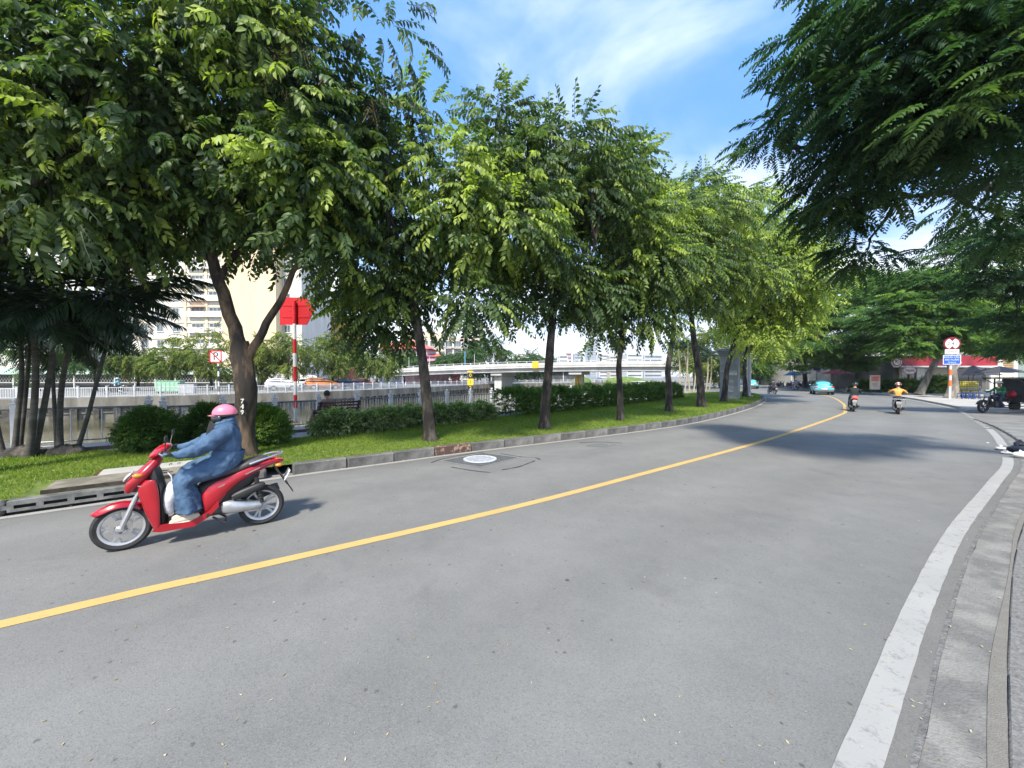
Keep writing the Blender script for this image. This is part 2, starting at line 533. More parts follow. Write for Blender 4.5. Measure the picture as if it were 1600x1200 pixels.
M_YEL = paint_mat('yellow_road_paint', (.54, .36, .125), wear=(.59, .76))
M_CONC = mat('pale_concrete', (.36, .345, .315), .85, var=.18, scale=1.4, bump=.25, bscale=30, col2=(.44, .425, .39))
M_SOIL = mat('damp_soil', (.10, .085, .06), .95, var=.3, bump=.5)
M_LAWN = mat('lawn_soil', (.10, .15, .022), .9, var=.3, scale=5, bump=.5, bscale=60, col2=(.15, .20, .035))
M_KERB = mat('kerb_granite', (.105, .103, .098), .8, var=.25, scale=3.2, bump=.35, bscale=50, col2=(.19, .185, .175), mix=(.40, .68))
M_KERBR = mat('kerb_rusty', (.11, .062, .048), .8, var=.2, scale=7, bump=.4, bscale=40, col2=(.34, .24, .18), mix=(.52, .62))
M_SIDE = mat('sidewalk_granite', (.135, .132, .126), .8, var=.15, scale=40, bump=.4, bscale=70, col2=(.20, .196, .188), detail=5, mix=(.36, .64))
M_GUT = mat('gutter_concrete', (.150, .148, .140), .88, var=.15, scale=2.5, bump=.5, bscale=60, col2=(.215, .208, .192))

# canal: near bank edge, far bank edge
NEAR = catmull(XS([(-60, -36), (-34, -9.5), (-20, 4.2), (-14, 8.4), (-11.2, 9.6), (-9.8, 10.45), (-6.45, 13.75), (-1.3, 19.1), (4, 25), (9, 32), (12.5, 40), (15, 50), (19, 64), (27, 82), (44, 100), (90, 128), (240, 190)]), .8)
FARB = catmull(XS([(-150, -30), (-80, 2), (-50, 17.5), (-39, 26.2), (-32, 30.5), (-26.7, 35), (-20, 42.9), (-16, 52), (-11.5, 66), (-6, 82), (4, 95), (22, 108), (60, 130), (240, 225)]), .8)
sNr, sFr = cum(NEAR), cum(FARB)
def poly_obj(name, pts, z, m, kind='structure'):
    mb = MB(); mb.add([(p[0], p[1], z) for p in pts], [tuple(range(len(pts)))])
    o = mb.build(name, m, smooth=False)
    bm = bmesh.new(); bm.from_mesh(o.data)
    bmesh.ops.triangulate(bm, faces=bm.faces, ngon_method='EAR_CLIP')
    for f in bm.faces:
        if f.normal.z < 0: f.normal_flip()
    bm.to_mesh(o.data); bm.free()
    return tag(o, kind=kind)
# ground sheets either side of the canal, each carried to the horizon
poly_obj('ground', [(p.x, p.y) for p in NEAR] + [(2500, 900), (2500, -800), (-60, -800)], -0.012, mat('dusty_asphalt', (.175, .172, .162), .88, var=.2, scale=1.3, bump=.2, bscale=50, col2=(.20, .197, .188)))
poly_obj('far_ground', [(p.x, p.y) for p in FARB] + [(2500, 1300), (2500, 2600), (-2600, 2600), (-2600, -700)][0:4] + [(-900, -500)], 0.18, mat('far_ground_grey', (.20, .195, .18), .9, var=.2, scale=.4))
# water
wm = bpy.data.materials.new('canal_water'); wm.use_nodes = True
t = wm.node_tree; b = t.nodes['Principled BSDF']
b.inputs['Base Color'].default_value = (.085, .078, .035, 1); b.inputs['Roughness'].default_value = .06; b.inputs['Specular IOR Level'].default_value = .55
co = N(t, 'ShaderNodeTexCoord'); mpn = N(t, 'ShaderNodeMapping'); mpn.inputs['Scale'].default_value = (1, 1, 1)
t.links.new(co.outputs['Object'], mpn.inputs[0])
n1 = N(t, 'ShaderNodeTexNoise', Scale=1.7, Detail=5.0); t.links.new(mpn.outputs[0], n1.inputs['Vector'])
bp = N(t, 'ShaderNodeBump', Strength=.22, Distance=.05); t.links.new(n1.outputs[0], bp.inputs['Height']); t.links.new(bp.outputs[0], b.inputs['Normal'])
mb = MB(); mb.add([(-400, -300, -1.55), (500, -300, -1.55), (500, 420, -1.55), (-400, 420, -1.55)], [(0, 1, 2, 3)])
tag(mb.build('canal_water', wm, smooth=False), kind='structure')

# road surface between the edge lines (a little beyond both)
n = 260
rA, rC, rB = resample(offset(LL, .10), n), resample(CC, n), resample(offset(RR, -.155), n)
mb = MB(); lanes = []; NCOL = 12
for i in range(n):
    for j in range(NCOL + 1):
        f = j / NCOL; p = rA[i].lerp(rB[i], f); mb.v.append((p.x, p.y, 0)); lanes.append(f)
mb.f = [(i * (NCOL + 1) + j, i * (NCOL + 1) + j + 1, (i + 1) * (NCOL + 1) + j + 1, (i + 1) * (NCOL + 1) + j) for i in range(n - 1) for j in range(NCOL)]; mb.mi = [0] * len(mb.f)
rd = tag(mb.build('road', M_ASPH, smooth=False), kind='structure')
at_ = rd.data.attributes.new('lane', 'FLOAT', 'POINT'); at_.data.foreach_set('value', lanes)
def stripe(line, w, s0, s1, z=.004, jit=.0025):
    c = sub(line, s0, s1, .12)
    a, b_ = offset(c, w / 2), offset(c, -w / 2)
    for q in (a, b_):
        for p in q: p += Vector((random.uniform(-jit, jit), random.uniform(-jit, jit), 0))
    mb = MB(); sheet(mb, a, b_, z)
    return mb
tag(stripe(LL, .14, sL[0], near_s(LL, (23.4, 39.6))).build('left_edge_marking', M_WHITE, smooth=False), kind='structure')
tag(stripe(CC, .145, 0, sC[-1]).build('centre_marking', M_YEL, smooth=False), kind='structure')
sD0, sD1 = near_s(RR, (16.2, 13.9)), near_s(RR, (22.0, 19.8))
tag(stripe(RR, .155, 0, near_s(RR, (10.9, 9.0))).build('right_edge_marking', M_WHITE, smooth=False), kind='structure')
tag(stripe(RR, .17, near_s(RR, (12.6, 10.5)), sD0).build('right_edge_marking', M_WHITE, smooth=False), kind='structure')
tag(stripe(RR, .15, sD1, sR[-1]).build('right_edge_marking', M_WHITE, smooth=False), kind='structure')
s = sD0 + .5
while s < sD1 - .4:                          # short dashes across the alley mouth
    tag(stripe(RR, .15, s, s + .45, jit=.002).build('dash_marking', M_WHITE, smooth=False), kind='structure'); s += .95

# gutter and kerb beside the camera
sK1 = near_s(RR, (11.2, 9.3))
gl = sub(RR, 8, sK1, .4)
mb = MB(); sheet(mb, offset(gl, -.155), offset(gl, -.185), .001); tag(mb.build('asphalt_strip', mat('broken_asphalt', (.145, .143, .138), .9, var=.25, scale=14, bump=.8, bscale=60), smooth=False), kind='structure')
mb = MB()
a = offset(gl, -.182)
for p in a: p += Vector((random.uniform(-.008, .008), random.uniform(-.008, .008), 0))
sheet(mb, a, offset(gl, -.455), .004); tag(mb.build('gutter', M_GUT, smooth=False), kind='structure')
# thin band of swept sand against the kerb
gf = sub(RR, 8, sK1, .05)
mb = MB(); a = [p + (q - p) * (.55 + .35 * math.sin(i * .05) * math.sin(i * .021 + 1) ) for i, (p, q) in enumerate(zip(offset(gf, -.36), offset(gf, -.452)))]
sheet(mb, a, offset(gf, -.452), .0085); tag(mb.build('sand_line', mat('swept_sand', (.20, .186, .162), .95, var=.2, scale=14, bump=.5, bscale=120, col2=(.175, .168, .152)), smooth=False), kind='stuff')
kerb = empty('sidewalk_kerb', (0, 0, 0), kind='structure')
cs_k = cum(RR); s = 9.0; kerb_meshes = [MB().box((0, 0, 0), (.985, .30, .13), ch=.012).mesh('kerb_stone', M_SIDE) for _ in range(2)]
while s < sK1 - .4:
    p, t_ = along(RR, s, cs_k)
    q = p + Vector((t_.y, -t_.x, 0)) * .607
    link('kerb_stone', random.choice(kerb_meshes), kerb, (q.x, q.y, -.053 + random.uniform(-.002, .002)), (0, 0, math.atan2(t_.y, t_.x) + random.uniform(-.006, .006))); s += 1.0
g2 = sub(RR, 6, sK1, .6)
mb = MB(); e = offset(g2, -.76); sheet(mb, e, offset(g2, -6), .010)
tag(mb.build('sidewalk', mat('sidewalk_pavers', (.22, .22, .22), .8, var=.15, scale=3, bump=.3), smooth=False), kind='structure')

# kerb stones along the lawn
lk = empty('lawn_kerb', (0, 0, 0), kind='structure')
sDr0, sDr1 = near_s(LL, (-6.55, 5.1)), near_s(LL, (-4.55, 6.85))       # opening of the storm drain
s = near_s(LL, (-13, -.6)); sEnd = near_s(LL, (23.9, 41.5))
sRust = near_s(LL, (-1.35, 9.4))
kms = []
for k in range(4):
    mb = MB().box((0, 0, 0), (.985, .17, .24), ch=.018)
    mb.v = [(x + random.uniform(-.004, .004), y + random.uniform(-.004, .004), z + random.uniform(-.004, .004)) for x, y, z in mb.v]
    kms.append(mb.mesh('kerb_stone', M_KERB))
kmr = MB().box((0, 0, 0), (.985, .17, .24), ch=.018).mesh('kerb_stone_rusty', M_KERBR)
while s < sEnd:
    p, t_ = along(LL, s, sL)
    L_ = 1.0
    if not (sDr0 - .45 < s < sDr1 + .45):
        q = p + Vector((-t_.y, t_.x, 0)) * .185
        rust = abs(s - sRust) < .55
        o = link('kerb_stone', kmr if rust else random.choice(kms), lk, (q.x, q.y, .09 + random.uniform(-.008, .006)), (0, random.uniform(-.004, .004), math.atan2(t_.y, t_.x) + random.uniform(-.01, .01)))
        if rust: o['label'] = 'rusty brown kerb stone with peeling paint'
    s += L_
# storm drain: steel angle with slots, concrete lid, pale tile slab
pd, td = along(LL, (sDr0 + sDr1) / 2, sL)
nd = Vector((-td.y, td.x, 0)); ang = math.atan2(td.y, td.x); Ld = sDr1 - sDr0
qd = pd + nd * .20
dr = empty('storm_drain', (qd.x, qd.y, 0), ang, 'kerb side storm drain with slotted steel face under a concrete lid', 'drain')
M_STEEL = mat('drain_steel', (.15, .155, .15), .55, .3, var=.25, scale=5, bump=.2, col2=(.24, .24, .225))
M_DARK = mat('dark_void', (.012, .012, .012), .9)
mb = MB(); mb.box((0, -.02, .186), (Ld, .16, .02), ch=.003); mb.box((0, -.09, .155), (Ld, .02, .05)); mb.box((0, -.09, .06), (Ld, .02, .04))
ns = 9
for k in range(ns + 1): mb.box((-Ld / 2 + Ld * k / ns, -.09, .105), (.07 if 0 < k < ns else .12, .018, .055))
mb.build('slotted_face', M_STEEL, dr, smooth=False)
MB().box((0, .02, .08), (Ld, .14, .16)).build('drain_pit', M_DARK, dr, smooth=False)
for sx in (-1, 1):
    mb = MB().box((sx * (Ld / 2 + .2), -.01, .09), (.36, .20, .22), ch=.045); mb.build('end_block', mat('worn_end_block', (.17, .155, .15), .85, var=.25, scale=6, bump=.5, bscale=30), dr)
mb = MB().box((.08, .52, .205), (Ld * .86, .74, .07), ch=.006); lid = mb.build('concrete_lid', mat('lid_concrete', (.17, .155, .115), .9, var=.25, scale=2.6, bump=.35, bscale=26, col2=(.25, .23, .18)), dr)
mb = MB().box((.08, .145, .207), (Ld * .87, .02, .078)); mb.build('steel_edge', mat('lid_edge_steel', (.07, .05, .045), .6, .4, var=.3), dr, smooth=False)
for (hx, hy) in ((.28, .42), (.22, .62)):
    mb = MB().lathe([(0, 0), (.065, 0)], (hx, hy, .2425), seg=14); mb.v = [(hx + (x - hx) * 1.6, y, z) for x, y, z in mb.v]; mb.build('lift_hole', M_DARK, dr, smooth=False)
ts = empty('tile_slab', (qd + nd * 1.22).to_tuple(), ang, 'pale grey paving slab with dark red steel edges set in the lawn', 'paving slab')
MB().box((.10, 0, .19), (1.44, .62, .07), ch=.008).build('slab', mat('slab_pale', (.40, .39, .36), .7, var=.1, scale=3, bump=.2), ts)
M_REDSTEEL = mat('red_primer_steel', (.13, .045, .04), .6, .2, var=.3)
for sx in (-.64, .84): MB().box((sx, 0, .192), (.05, .63, .078)).build('edge_angle', M_REDSTEEL, ts, smooth=False)
for sx in (.3, .42): MB().tube([(sx, -.03, .215), (sx, -.03, .25), (sx + .03, .03, .25), (sx + .03, .03, .215)], .006, 6).build('lifting_loop', M_STEEL, ts)

# lawn
LAWN0 = offset(LL, .265)
LB = catmull(XS([(-34, -14), (-20, -1.6), (-13, 4.9), (-9.4, 8.6), (-6.5, 9.9), (-5.5, 10.9), (-3.0, 13.8), (-.6, 16.4), (4.5, 22.4), (10, 29.2), (14, 35.5), (18.2, 41), (23.3, 43.2), (23.9, 42.6)]), .4)
n = 160
i1 = [i for i, p in enumerate(LAWN0) if sL[i] <= near_s(LL, (23.9, 41.6))]
A_, B_ = resample(LAWN0[:i1[-1]], n), resample(LB, n)
def closest_pts(A, line): return [line[min(range(len(line)), key=lambda j: (line[j].x - a.x) ** 2 + (line[j].y - a.y) ** 2)] for a in A]
mb = MB()
for k in range(4):
    f0, f1 = k / 4, (k + 1) / 4
    h = lambda f: .183 + .035 * math.sin(math.pi * f)
    sheet(mb, [a.lerp(b_, f0) for a, b_ in zip(A_, B_)], [a.lerp(b_, f1) for a, b_ in zip(A_, B_)], h(f0), h(f1))
tag(mb.build('lawn', M_LAWN), kind='structure')
# promenade between lawn and canal edge
C_ = resample(offset(NEAR, -.05)[:], n, near_s(NEAR, (-34, -9.5)), near_s(NEAR, (15, 50)))
mb = MB(); sheet(mb, [b_ + (b_ - a).normalized() * -.25 for a, b_ in zip(A_, B_)], C_, .176)
tag(mb.build('promenade', mat('promenade_paving', (.36, .34, .315), .85, var=.1, scale=2.2, bump=.2, col2=(.43, .40, .37)), smooth=False), kind='structure')
pe = offset(NEAR, -1.45)
pe = sub(pe, near_s(pe, (-30, -7)), near_s(pe, (6, 26)), .8)
mb = MB(); sheet(mb, pe, offset(pe, -.05), .26); sheet(mb, offset(pe, -.05), offset(pe, -.052), .26, .17); sheet(mb, offset(pe, .6), pe, .178, .26)
tag(mb.build('promenade_step', mat('step_brick', (.16, .11, .095), .85, var=.25, scale=8), smooth=False), kind='structure')
# near bank wall down to the water
mb = MB(); sheet(mb, NEAR, NEAR, .176, -1.6)
tag(mb.build('near_bank_wall', M_CONC, smooth=False), kind='structure')
# ---------------------------------------------------------------- far bank wall on piles
fa, fb = near_s(FARB, (-80, 2)), near_s(FARB, (60, 130))
fl = sub(FARB, fa, fb, .8)
M_FWALL = mat('stained_wall', (.15, .14, .115), .9, var=.25, scale=.9, streak=(1, 1, .18), bump=.3, bscale=8, col2=(.30, .28, .24), mix=(.36, .66))  # stained concrete, darkened overall with bank shade put into the colour
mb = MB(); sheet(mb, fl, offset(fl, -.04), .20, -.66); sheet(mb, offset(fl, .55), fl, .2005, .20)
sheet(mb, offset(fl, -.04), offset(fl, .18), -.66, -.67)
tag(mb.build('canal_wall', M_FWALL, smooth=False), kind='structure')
mb = MB(); sheet(mb, offset(fl, .18), offset(fl, .16), -.64, -1.8)
tag(mb.build('canal_wall_back', mat('wet_wall', (.15, .14, .115), .8, var=.4, scale=.9, streak=(1, 1, .25), col2=(.27, .26, .22)), smooth=False), kind='structure')
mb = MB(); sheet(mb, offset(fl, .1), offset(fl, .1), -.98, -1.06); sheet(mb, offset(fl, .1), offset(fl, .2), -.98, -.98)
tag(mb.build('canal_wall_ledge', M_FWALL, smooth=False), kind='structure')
pl = empty('pile_row', (0, 0, 0), kind='structure')
pm = [MB().box((0, 0, 0), (w, .3, 1.3), ch=.02).mesh('pile', mat('pile_dark', (.085, .08, .065), .85, var=.35, scale=3)) for w in (.42, .34, .5)]
cs_f = cum(FARB); s = near_s(FARB, (-52, 16))
while s < near_s(FARB, (10, 99)):
    p, t_ = along(FARB, s, cs_f); nrm = Vector((-t_.y, t_.x, 0))
    q = p + nrm * .06
    link('pile', random.choice(pm), pl, (q.x, q.y, -1.32), (0, 0, math.atan2(t_.y, t_.x))); s += random.choice((1.15, 1.25, 1.3, 1.2))

# ---------------------------------------------------------------- railings
M_RAILW = mat('railing_white', (.62, .64, .66), .5, var=.10, scale=3, bump=.05)
M_RAILG = mat('railing_rail', (.20, .205, .21), .45, .4, var=.25, scale=4)
def railing(name, line, s0, s1, z, panel, hgt, label, cat, ball, bal_gap, single, bal_m, rail_m, arch=False):
    root = empty(name, (0, 0, 0), 0, label, cat)
    cs = cum(line)
    mp_ = MB(); w = .15 if ball else .12
    mp_.box((0, 0, hgt * .5), (w, w, hgt), ch=.012); mp_.box((0, 0, hgt + .015), (w * 1.3, w * 1.3, .03), ch=.008)
    if ball:
        mp_.tube([(0, 0, hgt + .03), (0, 0, hgt + .055)], [.03, .03], 8); mp_.ball((0, 0, hgt + .10), .058, 10, 6)
    mp_ = mp_.mesh('post', M_RAILW)
    mbal = MB().tube([(0, 0, .10), (0, 0, hgt - .16)], .013, 6, caps=False).mesh('baluster', bal_m)
    s = s0; k = 0
    while s <= s1 + .01:
        p, t_ = along(line, s, cs); a = math.atan2(t_.y, t_.x)
        link('post', mp_, root, (p.x, p.y, z), (0, 0, a))
        if s + panel <= s1 + .01:
            q, _ = along(line, s + panel, cs)
            d = q - p; L_ = d.length; a = math.atan2(d.y, d.x)
            mb = MB(); mb.tube([(w / 2, 0, hgt - .13), (L_ - w / 2, 0, hgt - .13)], .026, 8)
            if arch:
                nb = int(L_ / bal_gap)
                for j in range(nb):
                    x0 = w / 2 + (L_ - w) * j / nb; x1 = w / 2 + (L_ - w) * (j + 1) / nb
                    mb.tube([(x0 + (x1 - x0) * u, 0, hgt - .21 + .07 * math.sin(math.pi * u)) for u in (0, .25, .5, .75, 1)], .008, 5, caps=False)
            fr = mb.build('top_rail', rail_m, root, (p.x, p.y, z), (0, 0, a))
            MB().tube([(w / 2, 0, .10), (L_ - w / 2, 0, .10)], .018, 6).build('bottom_rail', rail_m, fr)
            nb = max(2, int(round((L_ - w) / bal_gap)))
            if single:
                for j in range(1, nb):
                    link('baluster', mbal, fr, (w / 2 + (L_ - w) * j / nb, 0, 0))
            else:
                m2 = MB()
                for j in range(1, nb): m2.box((w / 2 + (L_ - w) * j / nb, 0, hgt * .5 - .03), (.03, .03, hgt - .24))
                b_ = m2.build('balusters', bal_m, fr, smooth=False, fix=False); b_['kind'] = 'stuff'
        s += panel; k += 1
    return root
nl = offset(NEAR, -.22)
sA, sB = near_s(nl, (-24, 0)), near_s(nl, (-9.9, 10.35))
railing('promenade_railing', nl, sA, sA + 2.42 * round((sB - sA) / 2.42), .176, 2.42, 1.06, 'grey arched railing with white posts at the canal edge behind the palms', 'railing', True, .29, True, M_RAILW, M_RAILG, True)
sB2 = sA + 2.42 * round((sB - sA) / 2.42) + .3
railing('promenade_railing', nl, sB2, near_s(nl, (7, 29)), .176, 1.35, 1.02, 'white picket railing with ball topped posts behind the bench and hedge', 'railing', True, .105, True, M_RAILW, M_RAILG)
fr_ = offset(FARB, .28)
railing('bank_railing', fr_, near_s(fr_, (-62, 11)), near_s(fr_, (-14.5, 56)), .2, 1.62, .92, 'long white picket railing along the far canal bank', 'railing', False, .12, False, M_RAILW, M_RAILW)
railing('bank_railing', fr_, near_s(fr_, (-14.5, 56)) + .4, near_s(fr_, (30, 113)), .2, 2.4, .9, 'white railing on the far bank running under the bridge', 'railing', False, .24, False, M_RAILW, M_RAILW)
# far side sidewalk corner beyond the alley
sw0 = near_s(RR, (22.6, 20.5))
swl = sub(RR, sw0, sR[-1], .8)
e0 = offset(swl, -.30)
mb = MB(); far_pts = [p + Vector((46, -10 + 6 * i / len(e0), 0)) for i, p in enumerate(e0)]
corner = catmull([(e0[0].x + 40, e0[0].y + 9), (e0[0].x + 12, e0[0].y + 2.4), (e0[0].x + 3, e0[0].y + .3), (e0[0].x + .8, e0[0].y + .2), (e0[0].x + .3, e0[0].y + .9)], .6)
ring = [(p.x, p.y) for p in corner] + [(p.x, p.y) for p in e0[3:]] + [(140, 110), (140, 40)]
poly_obj('far_sidewalk', ring, .11, mat('far_pavement', (.36, .34, .31), .85, var=.12, scale=1.2, col2=(.43, .41, .37)))
edge = [Vector((p[0], p[1], 0)) for p in ring[:-2]]
mb = MB(); sheet(mb, edge, edge, .11, -.02); tag(mb.build('far_sidewalk_edge', mat('far_kerb', (.34, .33, .31), .85, var=.15, scale=2), smooth=False), kind='structure')

# ---------------------------------------------------------------- manhole in the road
mh = empty('manhole', (*G(748, 717.5)[:2], 0), 0, 'round pale studded manhole cover inside a white outlined square of dark asphalt', 'manhole')
o0 = Vector(mh.location)
cor = [G(687, 720.6) - o0, G(750, 731) - o0, G(812, 715) - o0, G(755, 707.5) - o0]
cen = sum(cor, Vector()) / 4
big = [cen + (c - cen) * 1.28 for c in cor]
def quad_ring(outer, inner, z): 
    mb = MB(); mb.add([(p.x, p.y, z) for p in outer] + [(p.x, p.y, z) for p in inner], [(i, (i + 1) % 4, (i + 1) % 4 + 4, i + 4) for i in range(4)]); return mb
mb = MB(); mb.add([(p.x, p.y, .004) for p in cor], [(0, 1, 2, 3)]); mb.build('patch', mat('dark_patch', (.085, .087, .09), .85, var=.2, scale=9, bump=.5, bscale=80), mh, smooth=False)
quad_ring(cor, [cen + (c - cen) * .955 for c in cor], .008).build('outline', M_WHITE, mh, smooth=False)
M_CRACK = mat('tar_crack', (.03, .03, .031), .9, var=.3, scale=5)
def crack(pts, w, name='crack', parent=None):
    c = catmull([(p[0], p[1]) for p in pts], .12)
    a, b_ = [], []
    for i, p in enumerate(c):
        t_ = (c[min(i + 1, len(c) - 1)] - c[max(i - 1, 0)]).normalized(); nn = Vector((-t_.y, t_.x, 0))
        ww = w * random.uniform(.25, 1.0); j = nn * random.uniform(-.01, .01)
        a.append(p + nn * ww / 2 + j); b_.append(p - nn * ww / 2 + j)
    mb = MB(); sheet(mb, a, b_, .006); return mb.build(name, M_CRACK, parent, smooth=False)
g = lambda x, y: G(x, y) - o0
for pts in ([g(674, 723), g(690, 717.5), g(720, 711.5), g(758, 706.5)], [g(782, 709), g(815, 714), g(836, 715), g(843, 718.5)], [g(705, 730), g(735, 735), g(766, 738.5)], [g(784, 734.5), g(812, 729), g(836, 720)]):
    crack(pts, .05, 'patch_crack', mh)
cc_ = G(750, 717.5) - o0
mb = MB(); rr_ = .385
mb.lathe([(0, .012), (rr_ - .05, .012), (rr_ - .045, .016), (rr_, .016), (rr_ + .004, .005)], (cc_.x, cc_.y, 0), seg=40)
cv = mb.build('cover', mat('cover_pale_iron', (.50, .52, .55), .5, .2, var=.10, scale=8, bump=.1), mh)
mb = MB()
for i in range(-4, 5):
    for j in range(-4, 5):
        x, y = (i + (j % 2) * .5) * .075, j * .07
        if x * x + y * y < (rr_ - .075) ** 2: mb.box((cc_.x + x, cc_.y + y, .0145), (.036, .034, .006), R(45))
mb.build('cover_stud', mat('stud_grey', (.27, .285, .31), .6, .3, var=.1), cv, smooth=False)['kind'] = 'stuff'
mh2 = empty('manhole', (*G(935, 695)[:2], 0), 0, 'small rectangular utility cover further along the road, flush and grey', 'manhole')
o0 = Vector(mh2.location)
c2 = [G(912, 696.5) - o0, G(946, 698.5) - o0, G(968, 695) - o0, G(934, 692.8) - o0]; cn = sum(c2, Vector()) / 4
mb = MB(); mb.add([(p.x, p.y, .004) for p in c2], [(0, 1, 2, 3)]); mb.build('plate', mat('cover_grey', (.13, .13, .13), .7, var=.2, scale=5), mh2, smooth=False)
quad_ring(c2, [cn + (c - cn) * .93 for c in c2], .008).build('outline', M_WHITE, mh2, smooth=False)
for pts in ([G(905, 692), G(935, 690.8), G(972, 692.5)],): tag(crack(pts, .05, 'road_crack'), kind='structure')
tag(crack([G(1521, 655), G(1548, 664), G(1575, 678), G(1600, 694)], .12, 'road_crack'), kind='structure')
# little fallen leaves, petals and grit along the gutter and road
M_DRY = mat('dry_leaf_bits', (.42, .34, .14), .8, var=.4, scale=3, col2=(.55, .5, .36))
V, lp = [], []
def litter(cx, cy, z, k):
    a = random.uniform(0, 6.28); L_ = random.uniform(.012, .03) * k; w = L_ * random.uniform(.18, .45)
    b0 = len(V)
    for (u, v) in ((-1, 0), (0, -1), (1, 0), (0, 1)):
        x, y = u * L_ / 2, v * w / 2
        V.append((cx + x * math.cos(a) - y * math.sin(a), cy + x * math.sin(a) + y * math.cos(a), z + random.uniform(0, .004)))
    lp.extend((b0, b0 + 1, b0 + 2, b0 + 3))
for _ in range(520):
    s = 8 + (sK1 - 8) * random.random() ** 1.5; p, t_ = along(RR, s, sR); nr = Vector((t_.y, -t_.x, 0))
    q = p + nr * random.choice((random.uniform(-.1, .45), random.gauss(.4, .03), random.gauss(.19, .04))); litter(q.x, q.y, .012, 1)
for _ in range(240):
    q = G(random.uniform(0, 1560), 660 + 540 * random.random() ** 1.4); litter(q.x, q.y, .004, 1.0)
for _ in range(160):
    s = random.uniform(near_s(LL, (-8, 3.8)), near_s(LL, (14, 24))); p, t_ = along(LL, s, sL); q = p + Vector((-t_.y, t_.x, 0)) * random.gauss(.05, .07); litter(q.x, q.y, .007, 2.0)
for _ in range(160):
    s = random.uniform(near_s(LL, (-8, 3.8)), near_s(LL, (10, 19))); p, t_ = along(LL, s, sL); q = p + Vector((-t_.y, t_.x, 0)) * random.uniform(.4, 3.0); litter(q.x, q.y, .245, 2.6)
V = np.array(V)
tag(link('fallen_leaves', mesh_np('fallen_leaves', V, np.array(lp), np.arange(0, len(lp), 4), M_DRY)), 'scattered dry leaf bits along the kerb and gutter', 'fallen leaves', kind='stuff')
# ================================================================== vegetation
def leaf(L_, w, fold=.18, droop=.25, simple=False):
    """one leaf along +x, blade in xy, as vertices and faces"""
    if simple:
        V = [(0, 0, 0), (L_ * .5, -w / 2, -droop * L_ * .15 + fold * w * .5), (L_, 0, -droop * L_), (L_ * .5, w / 2, -droop * L_ * .15 + fold * w * .5)]
        return np.array(V), [(0, 1, 2), (0, 2, 3)]
    V = [(0, 0, 0)]
    for f, ww in ((.30, .88), (.66, .86)):
        z = -droop * L_ * f * f
        V += [(L_ * f, -w / 2 * ww, z + fold * w * .5), (L_ * f, 0, z), (L_ * f, w / 2 * ww, z + fold * w * .5)]
    V.append((L_, 0, -droop * L_))
    return np.array(V), [(0, 1, 2), (0, 2, 3), (1, 4, 5, 2), (2, 5, 6, 3), (4, 7, 5), (5, 7, 6)]
def rot_np(ax, a):
    return np.array(Matrix.Rotation(a, 3, ax))
class Tmpl:
    """a small spray of leaves used many times: vertices, faces, tint offset per vertex"""
    def __init__(s): s.V, s.F, s.T = [], [], []; s.n = 0
    def add(s, V, F, t=0.0):
        s.V.append(V); s.F += [tuple(i + s.n for i in f) for f in F]; s.T.append(np.full(len(V), t)); s.n += len(V)
    def done(s):
        s.V = np.vstack(s.V); s.T = np.concatenate(s.T)
        s.loops = np.array([i for f in s.F for i in f]); s.len = np.array([len(f) for f in s.F]); return s
def spray_tmpl(L_, nl, leaf_l, leaf_w, seed, simple=False, droop=.45, curl=.8, tip_young=.12):
    r = np.random.default_rng(seed); T = Tmpl()
    for i in range(nl):
        f = (i + .8) / nl
        x = L_ * f; z = -droop * L_ * f * f
        side = 1 if i % 2 else -1
        k = (.75 + .35 * math.sin(math.pi * min(1, f * .9 + .1))) * r.uniform(.85, 1.15)
        V, Fc = leaf(leaf_l * k, leaf_w * k, r.uniform(.1, .4), r.uniform(.15, .5), simple)
        yaw = side * r.uniform(.75, 1.25) if f < .93 else r.uniform(-.3, .3)
        M_ = rot_np('Z', yaw) @ rot_np('Y', r.uniform(.2, .2 + curl)) @ rot_np('X', r.uniform(-.45, .45))
        V = V @ M_.T + np.array((x, side * .006, z))
        T.add(V, Fc, tip_young * f + r.uniform(-.08, .08))
    # twig
    tw = np.array([(L_ * f, 0.0, -droop * L_ * f * f) for f in (0, .5, 1)])
    w = .006
    V = np.vstack([tw + (0, w, 0), tw - (0, w, 0)]); T.add(V, [(0, 3, 4, 1), (1, 4, 5, 2)], -.35)
    return T.done()
def frond_tmpl(L_, npair, seed, pw=.022, pl=.11, droop=.35, simple=False):
    """feathery leaf: rachis with pairs of narrow pinnae"""
    r = np.random.default_rng(seed); T = Tmpl()
    for i in range(npair):
        f = (i + 1.2) / (npair + .6)
        x, z = L_ * f, -droop * L_ * f * f
        k = (.35 + .75 * math.sin(math.pi * min(.97, .18 + f * .78)))
        for side in (-1, 1):
            l = pl * k * r.uniform(.9, 1.1)
            V, Fc = leaf(l, pw * r.uniform(.85, 1.2), .25, r.uniform(.15, .45), True)
            M_ = rot_np('Z', side * r.uniform(.95, 1.2)) @ rot_np('Y', r.uniform(.05, .4))
            T.add(V @ M_.T + np.array((x, 0, z)), Fc, r.uniform(-.05, .05))
    return T.done()
